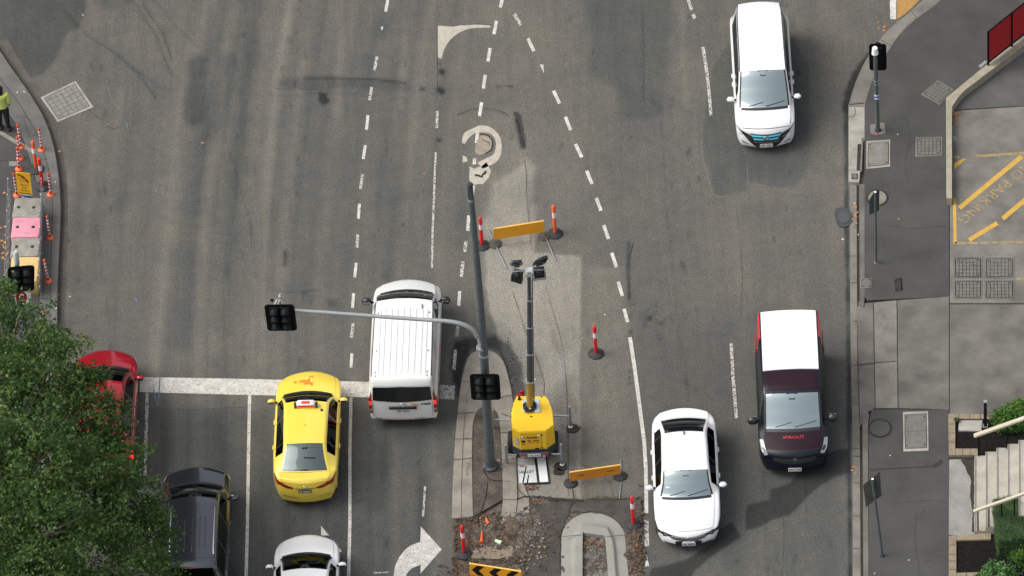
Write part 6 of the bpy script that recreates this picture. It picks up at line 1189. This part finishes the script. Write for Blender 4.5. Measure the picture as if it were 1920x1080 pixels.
pts = [(rr.gauss(1104, 4), rr.gauss(1020, 3)) for _ in range(14)]+[(rr.gauss(1126, 5), rr.gauss(1020, 4)) for _ in range(26)]+[(rr.gauss(952, 8), rr.gauss(1003, 5)) for _ in range(34)]+[(rr.gauss(925, 18), rr.gauss(965, 8)) for _ in range(30)]+[(rr.gauss(1192, 6), rr.uniform(990, 1080)) for _ in range(36)]
leafscatter('fallen_leaves', 'brown leaves in the dug-up median', pts, .018, .042, mat('dark_leaf', (.20, .10, .05), .85, var=.6, vs=9), .09, 3)
# bits of litter, chalk
lt = mat('litter_white', (.75, .75, .75), .6)
def litter(pts, z, s=.04, m=None, label=''):
    b = MB(); r = random.Random(int(pts[0][0]))
    for x, y in pts:
        c_ = G(x, y, z+.012); a = r.random()*3; b.add([c_+Vector((s*math.cos(a+j*1.57)*(1 if j % 2 else .5), s*math.sin(a+j*1.57)*(1 if j % 2 else .5), 0)) for j in range(4)], [(0, 1, 2, 3)])
    b.build('paper_litter', m or lt, kind='stuff', label=label)
litter([(32, 173), (45, 172), (53, 327), (104, 341), (105, 578)], ZF, .035, label='white paper scraps on the left footpath'); litter([(1669, 854), (1640, 1075), (1704, 1050), (1609, 440), (1683, 252), (1602, 381)], ZF, .03, label='white paper scraps on the right footpath')
litter([(1579, 448), (1581, 449), (1134, 590), (1091, 634), (1003, 711), (155, 28)], .0, .035, label='white scraps on the road'); litter([(131, 556)], 0, .05, mat('lime', (.5, .6, .2), .6), 'lime scrap in the gutter'); litter([(1789, 257), (1791, 261)], ZF, .06, mat('mint', (.15, .5, .38), .6), 'mint green wrapper by the low wall'); litter([(1090, 634), (1060, 760)], 0, .03, mat('pinkred', (.6, .12, .1), .6), 'red scrap beside the bollard')
k = MB(); rr2 = random.Random(9)
for y0 in (879, 889):
    x = 1076
    for j in range(3):
        line(k, [(x+rr2.uniform(-1, 1), y0-2), (x+5, y0-3), (x+1, y0+3), (x+5, y0+3)], 1.0, .008); x += 7
k.build('road_markings', mat('chalk', (.42, .41, .38), .9, cut=.5, cs=25, col2=(.14, .13, .12)), kind='structure', label='chalk figures above the ochre barrier board')
k = MB(); line(k, [(872, 868), (880, 868), (874, 880), (876, 892)], 1.2, ZI+.006); k.build('road_markings', mat('red_chalk', (.28, .10, .08), .9, cut=.5, cs=25, col2=(.2, .18, .15)), kind='structure', label='red marks sprayed on the island kerb')
k = MB(); rg_ = random.Random(31)
for _ in range(150):
    x, y = rg_.uniform(1632, 1774), rg_.choice((rg_.uniform(180, 550), rg_.uniform(790, 1075))); r_ = rg_.uniform(.6, 1.5); k.sheet(gp([(x+r_*math.cos(a), y+r_*.75*math.sin(a)) for a in (0, 1.05, 2.1, 3.14, 4.2, 5.2)], ZF), ZF+.001)
for p in ([(1700, 220), (1706, 260), (1698, 300), (1704, 350)], [(1640, 930), (1680, 942), (1740, 938), (1778, 945)], [(1720, 960), (1716, 1010), (1724, 1075)], [(1650, 420), (1700, 428), (1774, 424)]):
    q = smoothpoly(p, 5); line(k, [(a+rg_.gauss(0, .5), b+rg_.gauss(0, .5)) for a, b in q], .7, ZF+.001)
k.build('footpath', mat('gum_spots', (.036, .035, .033), .95), kind='structure', label='old gum spots and hairline cracks on the right footpath')
# fallen small cones and a cup
mco = mat('cone_orange', (.80, .14, .05), .5)
for i, (x0, y0, x1, y1, lab) in enumerate(((911, 971, 916, 982, 'upper small orange peg cone lying on the soil'), (903, 1016, 903.5, 996, 'lower small orange peg cone lying on the soil'))):
    e = empty('peg_cone', G(x0, y0, .13), label=lab, cat='cone', group='small peg cones on the soil'); a, b_ = Vector((0, 0, 0)), G(x1, y1, .13)-G(x0, y0, .13)
    if i == 0: MB().tube([a, b_], [.02, .05], 10).build('cone', mco, e); MB().lathe(b_, [(.055, -.01), (.055, .01)], 10, b_).build('base', mco, e)
    else: MB().tube([a, b_], [.05, .018], 10).build('cone', mco, e); MB().lathe(a, [(.055, -.01), (.055, .01)], 10, b_).build('base', mco, e)
e = empty('paper_cup', G(930, 1014, .13), label='pale green paper cup lying on the soil', cat='cup'); MB().tube([(0, 0, 0), G(940, 1018, .13)-G(930, 1014, .13)], [.045, .065], 12).build('cup', mat('cup_green', (.55, .72, .45), .5), e); MB().tube([(0, 0, 0), -(G(940, 1018, .13)-G(930, 1014, .13))*.08], [.05, .048], 12).build('rim', m_white, e)
# cable running from the works
cb = MB(); cb.tube([p for p in gp(smoothpoly([(905, 880), (918, 898), (945, 902), (965, 905), (975, 922), (990, 933)], 6), .11)], .009, 6); cb.build('black_cable', m_black, label='thin black cable looping from the tall pole over the island', cat='cable')
cb = MB(); cb.tube([p for p in gp(smoothpoly([(914, 905), (911, 930), (902, 958), (896, 975), (900, 990)], 6), .10)], .008, 6); cb.build('black_cable', m_black, label='thin black cable running down the dirt strip', cat='cable')
# ---------------------------------------------------------------- stairs and planting
m_step = mat('step_terrazzo', (.36, .34, .29), .85, var=.14, vs=3, fine=.14, fs=40); m_rail = mat('cream_rail', (.46, .42, .32), .5, var=.05); m_blkp = mat('planter_block', (.24, .195, .135), .9, var=.2, vs=4, fine=.2, fs=35); m_bed = mat('dark_mulch', (.012, .011, .010), 1., var=.5, vs=14, fine=.5, fs=30, bump=1, bs=25, spec=.1)
S0 = G(1827, 1003, ZF); e = empty('staircase', S0, label='pale stairs climbing to the right between two cream handrails', cat='stairs')
S1 = G(1827, 854, ZF+.16); ydir = (S1-Vector((S0.x, S0.y, S1.z))); LY = ydir.length; yd = ydir/LY; xd = Vector((yd.y, -yd.x, 0)); tw = (G(1847, 900, .4)-G(1826, 900, .4)).length*.985; rise = .158
for k in range(9):
    b = MB(); zt = rise*(k+1); x0 = tw*k; P = [xd*x0, xd*(x0+tw+.02), xd*(x0+tw+.02)+yd*LY, xd*x0+yd*LY]
    b.prism([Vector((p.x, p.y, 0)) for p in P], 0, zt); o = b.build('step', m_step, e)
    nz = MB(); nz.add([xd*(x0+a)+yd*t+Vector((0, 0, zt+.003)) for a, t in ((.015, 0), (.035, 0), (.035, LY), (.015, LY))]+[xd*(x0+a)+yd*t+Vector((0, 0, zt+.003)) for a, t in ((.05, 0), (.062, 0), (.062, LY), (.05, LY))], [(0, 1, 2, 3), (4, 5, 6, 7)]); nz.build('nosing_strip', mat('nosing', (.12, .11, .10), .8), o)
sl = rise/tw
def rail(name, y0, x_a, x_b, h, w):
    a = xd*x_a+yd*y0+Vector((0, 0, h+sl*x_a)); b_ = xd*x_b+yd*y0+Vector((0, 0, h+sl*x_b)); b = MB(); d = (b_-a).normalized(); s = yd*w; u = d.cross(yd)*.03
    b.add([a-s-u, a+s-u, a+s+u, a-s+u, b_-s-u, b_+s-u, b_+s+u, b_-s+u], [(0, 1, 2, 3), (7, 6, 5, 4), (0, 4, 5, 1), (1, 5, 6, 2), (2, 6, 7, 3), (3, 7, 4, 0)]); return b.build(name, m_rail, e), a, b_
o, a, b_ = rail('handrail', LY-.02, .0, 2.6, .98, .062)
for x in (.12, .9, 1.7): q = xd*x+yd*(LY-.02); MB().tube([q, q+Vector((0, 0, .95+sl*x))], .022, 8).build('rail_post', m_sig, e)
o, a, b_ = rail('handrail', .02, -.02, 2.6, .95, .045)
for x in (.10, .40, .75, 1.1, 1.5): q = xd*x+yd*.02; MB().tube([q, q+Vector((0, 0, .92+sl*x))], .020, 8).build('rail_post', m_sig, e)
MB().prism([Vector((p.x, p.y, 0)) for p in (xd*-.03+yd*(LY+.01), xd*3+yd*(LY+.01), xd*3+yd*(LY+.07), xd*-.03+yd*(LY+.07))], 0, .05).build('side_plate', m_sig, e)
k = MB(); prism_px(k, [(1780, 862), (1827, 856), (1827, 1004), (1779, 1003)], -.05, ZF-.003); k.build('landing', mat('landing_concrete', (.24, .24, .22), .9, var=.2, vs=2, fine=.14), kind='structure', label='pale concrete landing at the foot of the stairs')
k = MB(); k.sheet(gp(rough([(1801, 862), (1826, 858), (1826, 998), (1821, 996), (1824, 960), (1818, 930), (1821, 900), (1812, 880)], 1, 6, 3), ZF+.002), ZF+.002); k.build('landing', m_darkline, kind='structure', label='damp dark stain along the bottom step')
# planters: rims of blocks
def rim(label, pts, closed_bed, z=ZF+.10, n=1):
    for i, q in enumerate(pts):
        k = MB(); prism_px(k, q, 0, z+.001*i); o = k.build('planter_wall', m_blkp if i else m_blkp, label=label+[' - left side', ' - lower side', ' - upper side', ' - short stub'][i].replace(' - ', ', '), cat='planter wall', group=None)
    k = MB(); prism_px(k, closed_bed, 0, z-.05); k.build('garden_soil_and_shade', m_bed, kind='structure', label='dark mulch bed')
rim('block wall of the upper planter', ([(1778, 776), (1791, 776), (1791, 853), (1779, 853)], [(1791.5, 841), (1833, 841), (1833, 853), (1791.5, 853)], [(1791.5, 776), (1872, 776), (1872, 785), (1791.5, 785)]), [(1791, 785), (2000, 785), (2000, 852), (1833, 852), (1833, 841), (1791, 841)])
rim('block wall of the lower planter', ([(1779, 1005), (1793, 1003), (1793, 1120), (1779, 1120)], [(1793.5, 1074), (1860, 1072), (1860, 1084), (1793.5, 1084)], [(1793.5, 1003), (1858, 999), (1858, 1011), (1793.5, 1013)]), [(1793, 1012), (2100, 1008), (2100, 1110), (1793, 1110)])
k = MB(); prism_px(k, [(1779, 854), (1826, 854), (1826, 860), (1779, 860)], 0, ZF+.02); k.build('garden_soil_and_shade', m_seam, kind='structure', label='dark strip painting the wall shadow below the upper planter')  # dark strip painted in for the planter wall's shadow
k = MB(); j = MB()
for y in (795, 812, 829): line(j, [(1779, y), (1790, y)], 1, ZF+.103)
for x in (1805, 1819): line(j, [(x, 841), (x, 853)], 1, ZF+.104)
for x in (1798, 1818, 1838, 1856): line(j, [(x, 776), (x, 785)], 1, ZF+.105)
for y in (1022, 1040, 1052, 1068): line(j, [(1780, y), (1792, y)], 1, ZF+.103)
for x in (1812, 1826, 1838): line(j, [(x, 1073), (x, 1084)], 1, ZF+.104)
j.build('driveway', m_seam, kind='structure', label='joints between the planter blocks')
e = empty('garden_slab', G(1818, 798, ZF+.08), label='weathered pale slab lying in the upper planter', cat='slab'); P = [p-e.location for p in gp([(1798, 788), (1842, 788), (1840, 808), (1797, 807)], ZF+.10)]; k = MB(); k.prism(P, -.03, .02); k.build('slab', m_conc, e)
pb = G(1847.5, 799, ZF+.05); e = empty('steel_bollard', pb, label='square dark steel post at the edge of the upper planter', cat='post'); tp = V(1847.5, 753, pb)-pb; k = MB(); k.box(tp*.5, (.09, .09, tp.z), Matrix.Rotation(RZ, 3, 'Z')); k.build('post', mat('post_steel', (.015, .022, .024), .4, metal=.4), e); MB().box(tp*1.0, (.10, .10, .02), Matrix.Rotation(RZ, 3, 'Z')).build('cap', m_galv, e); MB().box((0, 0, .01), (.15, .15, .03), Matrix.Rotation(RZ, 3, 'Z')).build('base_plate', m_galv, e)
# foliage ----------------------------------------------------------------
def leafmat(name, cols, rough_=.5):
    m = bpy.data.materials.new(name); m.use_nodes = True; N = m.node_tree.nodes; L = m.node_tree.links; b = N['Principled BSDF']; b.inputs['Roughness'].default_value = rough_; b.inputs['Specular IOR Level'].default_value = .35
    a = N.new('ShaderNodeAttribute'); a.attribute_name = 'tone'; r = N.new('ShaderNodeValToRGB'); L.new(a.outputs['Fac'], r.inputs[0]); el = r.color_ramp.elements
    el[0].color = (*cols[0], 1); el[-1].color = (*cols[-1], 1)
    for i, c_ in enumerate(cols[1:-1]): x = el.new((i+1)/(len(cols)-1)); x.color = (*c_, 1)
    L.new(r.outputs[0], b.inputs['Base Color']); tr = N.new('ShaderNodeBsdfTranslucent'); L.new(r.outputs[0], tr.inputs[0]); mx = N.new('ShaderNodeMixShader'); mx.inputs[0].default_value = .45
    L.new(b.outputs[0], mx.inputs[1]); L.new(tr.outputs[0], mx.inputs[2]); L.new(mx.outputs[0], N['Material Output'].inputs[0]); return m
def leaf_mesh(name, C, size, m, parent, up=.5, lobes=True, spread=None, tone=None, **pr):
    """C: (n,3) centres; every leaf a folded five-pointed blade"""
    n = len(C); nrm = rng.normal(size=(n, 3)); nrm[:, 2] = np.abs(nrm[:, 2])+up; nrm /= np.linalg.norm(nrm, axis=1)[:, None]
    t = np.cross(nrm, rng.normal(size=(n, 3))); t /= np.linalg.norm(t, axis=1)[:, None]; bt = np.cross(nrm, t); s = (size*rng.uniform(.6, 1.25, n))[:, None]
    if lobes: shp = [(-.5, 0, 0), (-.15, .42, .10), (.08, .16, .03), (.62, 0, -.08), (.08, -.16, .03), (-.15, -.42, .10)]
    else: shp = [(-.5, 0, 0), (0, .22, .06), (.5, 0, -.05), (0, -.22, .06)]
    kq = len(shp); V_ = np.stack([C+s*(x*t+y*bt+z*nrm) for x, y, z in shp], 1).reshape(-1, 3)
    me = bpy.data.meshes.new(name); me.vertices.add(len(V_)); me.vertices.foreach_set('co', V_.ravel()); me.loops.add(n*kq); me.loops.foreach_set('vertex_index', np.arange(n*kq)); me.polygons.add(n)
    me.polygons.foreach_set('loop_start', np.arange(n)*kq); me.polygons.foreach_set('loop_total', np.full(n, kq)); me.update(calc_edges=True)
    at = me.attributes.new('tone', 'FLOAT', 'POINT'); tn = tone if tone is not None else rng.random(n); at.data.foreach_set('value', np.repeat(np.clip(tn, 0, 1), kq).astype(np.float32)); me.materials.append(m)
    o = bpy.data.objects.new(name, me); COL.objects.link(o); o.parent = parent; tag(o, **pr); return o
m_leaf = leafmat('plane_leaf', [(.022, .054, .013), (.042, .092, .020), (.064, .128, .027), (.098, .172, .036), (.18, .22, .06)])
def tree(base, lumps, n_per, size, label, trunk_h, name='plane_tree'):
    B0 = Vector(base); e = empty(name, B0, label=label, cat='tree'); r = random.Random(12); cs = []; tn = []
    fork = Vector((0, 0, trunk_h)); tb = MB(); tb.tube([Vector((0, 0, 0)), Vector((.1, .05, trunk_h*.5)), fork], [.34, .26, .22], 10)
    for (c_, rad, dens) in lumps:
        c_ = Vector(c_)-B0; mid = fork.lerp(c_, .55)+Vector((r.uniform(-.3, .3), r.uniform(-.3, .3), .3)); tb.tube([fork, mid, c_], [.15, .085, .03], 7)
        for k in range(6):
            d = Vector((r.gauss(0, 1), r.gauss(0, 1), r.gauss(0, .6))).normalized()*rad*.8; tb.tube([c_.lerp(mid, .3), c_+d*.5, c_+d], [.03, .018, .006], 5)
        # clusters spread through the lump, denser near its skin
        nc = int(dens*rad*rad*62); d = rng.normal(size=(nc, 3)); d /= np.linalg.norm(d, axis=1)[:, None]; rr_ = rad*rng.uniform(.35, 1.0, nc)**.5*(1+.16*np.sin(d[:, 0]*6+d[:, 1]*5)); cc_ = np.array(c_)+d*rr_[:, None]*np.array([1, 1, .8])
        ct = rng.normal(.42, .16, nc)+.10*np.sin(cc_[:, 0]*2.1)*np.cos(cc_[:, 1]*1.7)
        for j in range(nc):
            m_ = n_per; q = cc_[j]+rng.normal(size=(m_, 3))*np.array([.15, .15, .09]); cs.append(q); tn.append(ct[j]+rng.normal(0, .13, m_)+(rng.random(m_) > .95)*.35)
    tb.build('trunk', mat('tree_bark', (.16, .13, .09), .9, var=.3, vs=6), e); C = np.concatenate(cs); T_ = np.concatenate(tn); print('leaves', len(C))
    leaf_mesh('crown', C, size, m_leaf, e, up=.55, tone=T_); return e
def L_(px, py, z, r, d=1.): return (tuple(G(px, py, z)), r, d)
# crown lumps given by where their middles stand; the big tree roots in the left footpath below the frame
tree(G(-10, 1180, ZF), [L_(20, 625, 6.6, 1.25), L_(90, 690, 6.8, 1.15), L_(-30, 720, 7.2, 1.6), L_(45, 760, 7.4, 1.5), L_(145, 790, 6.6, 1.3), L_(190, 870, 6.2, 1.15), L_(-40, 860, 8.0, 1.7), L_(60, 880, 8.2, 1.7), L_(150, 930, 7.4, 1.5), L_(180, 800, 6.3, .95), L_(235, 955, 6.2, 1.15), L_(275, 1005, 5.8, .95), L_(-30, 1000, 8.4, 1.7), L_(70, 1010, 8.4, 1.7), L_(170, 1050, 7.4, 1.5), L_(255, 1090, 6.2, 1.2), L_(10, 570, 6.0, .7), L_(60, 1130, 8, 1.7), L_(-90, 940, 7.6, 1.7), L_(90, 640, 6.2, .55), L_(160, 720, 6.2, .6)], 30, .115, 'large leafy plane tree filling the lower left corner', 3.2)
m_hedge = leafmat('hedge_leaf', [(.040, .085, .030), (.065, .13, .045), (.09, .17, .06), (.14, .22, .09)]); m_lush = leafmat('shrub_leaf', [(.020, .060, .012), (.045, .13, .02), (.085, .20, .03), (.14, .26, .05)])
def hedge(px0, py0, px1, py1, z, h, label, n=9000):
    a, b_ = G(px0, py0, z+h), G(px1, py1, z+h); c_ = (a+b_)/2; e = empty('clipped_hedge', (c_.x, c_.y, z), label=label, cat='hedge'); w, d = abs(b_.x-a.x), abs(a.y-b_.y)
    MB().box((0, 0, h*.47), (w*.96, d*.97, h*.97)).build('inner_branches', mat('hedge_core', (.040, .075, .030), 1.), e)
    u = rng.uniform(-1, 1, (n, 3)); top = rng.random(n) < .55; u[top, 2] = 1-rng.random(top.sum())*.05; fr_ = (~top) & (rng.random(n) < .7); u[fr_, 1] = -1+rng.random(fr_.sum())*.05; sd_ = (~top) & (~fr_); u[sd_, 0] = np.where(rng.random(sd_.sum()) < .5, -1, 1)
    und = .03*np.sin(u[:, 0]*9+u[:, 1]*7)
    C = np.stack([u[:, 0]*w/2+rng.normal(0, .02, n), u[:, 1]*d/2+rng.normal(0, .02, n), (u[:, 2]+1)/2*h+und+rng.normal(0, .02, n)], 1); leaf_mesh('foliage', C, .045, m_hedge, e, lobes=False, up=.4); return e
hedge(1861, 933, 2010, 1003, ZF, .75, 'box-clipped green hedge beside the lower handrail', 26000)
def shrub(px, py, z, r, label, m, n=900, size=.09, lob=False):
    c_ = G(px, py, z); e = empty('garden_shrub', c_, label=label, cat='shrub', group='shrubs in the planters'); st = MB()
    for k in range(7): a = k*.9; st.tube([(0, 0, 0), (r*.5*math.cos(a), r*.5*math.sin(a), r*.7), (r*.8*math.cos(a), r*.8*math.sin(a), r*1.0)], [.02, .012, .005], 5)
    st.build('stems', mat('stem_green', (.06, .07, .02), .8), e)
    nc = n//9; d = rng.normal(size=(nc, 3)); d /= np.linalg.norm(d, axis=1)[:, None]; d[:, 2] = np.abs(d[:, 2]); cc_ = d*r*rng.uniform(.55, 1, (nc, 1)); C = (cc_[:, None, :]+rng.normal(size=(nc, 9, 3))*r*.13).reshape(-1, 3); C[:, 2] = np.abs(C[:, 2])+.03
    leaf_mesh('foliage', C, size, m, e, lobes=lob, up=.6, tone=np.clip(.35+.5*C[:, 2]/r+rng.normal(0, .15, len(C)), 0, 1)); return e
shrub(1885, 795, ZF+.1, .42, 'bright green shrub left of the upper handrail end', m_lush, 2200); shrub(1912, 785, ZF+.1, .5, 'bright green shrub cut off by the right edge', m_lush, 2400)
shrub(1875, 1092, ZF+.1, .52, 'big-leaved shrub at the bottom of the lower planter', leafmat('broad_leaf', [(.03, .09, .02), (.06, .16, .04), (.12, .26, .08)]), 900, .16); shrub(1915, 1050, ZF+.1, .35, 'small shrub at the right end of the lower planter', m_lush, 700); shrub(1794, 790, ZF+.1, .10, 'tiny ivy tuft in the corner of the upper planter', m_hedge, 120, .05); shrub(1845, 1095, ZF+.1, .3, 'leafy low shrub at the bottom edge of the lower planter', m_lush, 500, .12)
# ---------------------------------------------------------------- person
PF = G(9, 245, ZF); e = empty('person', PF, RZ, label='person with dark hair in a lime green top and black trousers, seen from behind', cat='person'); e.scale = (1.08, 1.08, 1.09)
def skin_body(name, pts, edges, m, parent, sub=2):
    me = bpy.data.meshes.new(name); me.from_pydata([p[:3] for p in pts], edges, []); o = bpy.data.objects.new(name, me); COL.objects.link(o); bm = bmesh.new(); bm.from_mesh(me); sl_ = bm.verts.layers.skin.verify()
    bm.verts.ensure_lookup_table()
    for i, p in enumerate(pts): bm.verts[i][sl_].radius = (p[3], p[4] if len(p) > 4 else p[3]); bm.verts[i][sl_].use_root = (i == 0)
    bm.to_mesh(me); bm.free(); sk_ = o.modifiers.new('skin', 'SKIN'); sk_.use_smooth_shade = True; sb = o.modifiers.new('sub', 'SUBSURF'); sb.levels = sb.render_levels = sub
    ev = o.evaluated_get(bpy.context.evaluated_depsgraph_get()); nm = bpy.data.meshes.new_from_object(ev); bpy.data.objects.remove(o); nm.name = name; nm.materials.clear(); nm.materials.append(m)
    for p in nm.polygons: p.use_smooth = True
    o = bpy.data.objects.new(name, nm); COL.objects.link(o); o.parent = parent; return o
body = [(0, 0, .93, .14, .10), (0, 0, 1.08, .125, .09), (0, .0, 1.24, .145, .10), (0, 0, 1.37, .13, .09), (0, 0, 1.44, .055), (0, .015, 1.50, .05), (0, .03, 1.56, .085, .095), (0, .03, 1.64, .07, .08),
        (.17, 0, 1.37, .055), (.22, -.02, 1.13, .045), (.19, .08, .92, .035), (.185, .11, .86, .03), (-.17, 0, 1.37, .055), (-.22, -.02, 1.13, .045), (-.19, .08, .92, .035), (-.185, .11, .86, .03),
        (.09, 0, .86, .095), (.10, .0, .48, .058), (.115, -.03, .09, .04), (.125, .10, .035, .035, .03), (-.09, 0, .86, .095), (-.10, .03, .48, .058), (-.105, .02, .09, .04), (-.11, .15, .035, .035, .03),
        (.21, .15, .80, .011), (.195, .16, .78, .011), (.18, .16, .785, .011), (.165, .15, .80, .010), (.16, .14, .85, .012), (-.21, .15, .80, .011), (-.195, .16, .78, .011), (-.18, .16, .785, .011), (-.165, .15, .80, .010), (-.16, .14, .85, .012)]
ed = [(0, 1), (1, 2), (2, 3), (3, 4), (4, 5), (5, 6), (6, 7), (3, 8), (8, 9), (9, 10), (10, 11), (3, 12), (12, 13), (13, 14), (14, 15), (0, 16), (16, 17), (17, 18), (18, 19), (0, 20), (20, 21), (21, 22), (22, 23)]+[(11, i) for i in range(24, 29)]+[(15, i) for i in range(29, 34)]
skin_body('body', body, ed, mat('skin_tone', (.36, .20, .14), .6), e)
skin_body('shirt', [(0, 0, .86, .185, .15), (0, 0, .96, .18, .135), (0, 0, 1.08, .155, .12), (0, 0, 1.24, .175, .13), (0, 0, 1.38, .15, .11), (.17, 0, 1.375, .08), (.235, -.02, 1.13, .066), (.205, .06, .97, .055), (-.17, 0, 1.375, .08), (-.235, -.02, 1.13, .066), (-.205, .06, .97, .055)], [(0, 1), (1, 2), (2, 3), (3, 4), (4, 5), (5, 6), (6, 7), (4, 8), (8, 9), (9, 10)], mat('lime_top', (.46, .56, .14), .85, var=.1, vs=14, bump=.4, bs=18), e)
skin_body('trousers', [(0, 0, .97, .15, .12), (0, 0, .88, .155, .125), (.095, 0, .80, .115), (.105, 0, .48, .078), (.115, -.03, .10, .062), (-.095, 0, .80, .115), (-.105, .03, .48, .078), (-.105, .02, .10, .062)], [(0, 1), (1, 2), (2, 3), (3, 4), (1, 5), (5, 6), (6, 7)], mat('black_trousers', (.008, .009, .012), .9), e)
skin_body('hair', [(0, .01, 1.66, .105, .10), (0, -.01, 1.58, .115, .095), (0, -.045, 1.46, .095, .055), (0, -.06, 1.36, .07, .035)], [(0, 1), (1, 2), (2, 3)], mat('dark_hair', (.010, .006, .006), .5), e)
for sx, y in ((.125, .05), (-.11, .10)): b = MB(); b.ball((sx, y, .045), (.05, .13, .045), 10, 6); b.build('shoe', m_black, e)
# ---------------------------------------------------------------- office block beyond the junction (mirrored in glass and paint)
B0 = Vector((-54.5, 92, 0)); e = empty('office_tower', B0, label='tall grey office tower standing beyond the far side of the junction', cat='building'); w, d, h = 88, 30, 150
MB().prism([Vector((-w/2, -d/2, 0)), Vector((w/2, -d/2, 0)), Vector((w/2, d/2, 0)), Vector((-w/2, d/2, 0))], -.02, h).build('wall', mat('tower_render', (.14, .145, .15), .7), e)
b = MB(); c_ = MB()
for k in range(int(h/3.6)): b.box((0, -d/2-.02, 3.6*k+2.4), (w-1, .12, 1.9)); b.box((w/2+.02, 0, 3.6*k+2.4), (.12, d-1, 1.9))
b.build('window_bands', mat('tower_glass', (.02, .028, .03), .08, coat=1.), e)
for k in range(30): c_.box((-w/2+1.5+k*2.93, -d/2-.2, h/2), (.35, .3, h-1))
c_.build('facade_fins', mat('tower_fin', (.22, .22, .21), .7), e)
MB().box((0, 0, h+1), (w+.6, d+.6, 2)).build('roof_parapet', mat('tower_fin', (.22, .22, .21)), e)

e = empty('office_building', (40, 110, 0), label='lower dark brick office building beyond the far right of the junction', cat='building'); w, d, h = 90, 26, 42
MB().prism([Vector((-w/2, -d/2, 0)), Vector((w/2, -d/2, 0)), Vector((w/2, d/2, 0)), Vector((-w/2, d/2, 0))], -.02, h).build('wall', mat('dark_brick', (.075, .06, .05), .85, var=.2), e)
b = MB()
for k in range(11):
    for i in range(28): b.box((-w/2+2+i*3.2, -d/2-.03, 3.7*k+2.6), (1.7, .12, 1.9))
b.build('window', mat('tower_glass', (.02, .028, .03)), e); MB().box((0, 0, h+.5), (w+.5, d+.5, 1.2)).build('roof_parapet', m_conc3, e)
# ---------------------------------------------------------------- light
W = bpy.data.worlds.new('World'); S.world = W; W.use_nodes = True; N = W.node_tree.nodes; L = W.node_tree.links; bg = N['Background']
sky = N.new('ShaderNodeTexSky'); sky.sky_type = 'NISHITA'; sky.sun_disc = False; EL, AZ = math.radians(50), math.radians(SUN_AZ)
sky.sun_elevation = EL; sky.sun_rotation = AZ; sky.air_density = 1.0; sky.dust_density = 6.0; sky.ozone_density = 1.0
hs = N.new('ShaderNodeHueSaturation'); hs.inputs['Saturation'].default_value = .30; L.new(sky.outputs[0], hs.inputs['Color']); L.new(hs.outputs[0], bg.inputs[0]); bg.inputs[1].default_value = .15
sd = bpy.data.lights.new('sun', 'SUN'); sd.energy = .5; sd.angle = math.radians(60); sd.color = (1, .95, .88); so = bpy.data.objects.new('sun', sd); COL.objects.link(so)
dv = Vector((math.sin(AZ)*math.cos(EL), math.cos(AZ)*math.cos(EL), math.sin(EL))); so.rotation_euler = dv.to_track_quat('Z', 'Y').to_euler(); so.location = (0, 0, 60)
S.view_settings.view_transform = 'Standard'; S.view_settings.look = 'None'; S.view_settings.exposure = EXPO; S.view_settings.gamma = 1; S.view_settings.use_curve_mapping = False
S.cycles.max_bounces = 6; S.cycles.transparent_max_bounces = 12
try: S.cycles.use_denoising = True
except Exception: pass
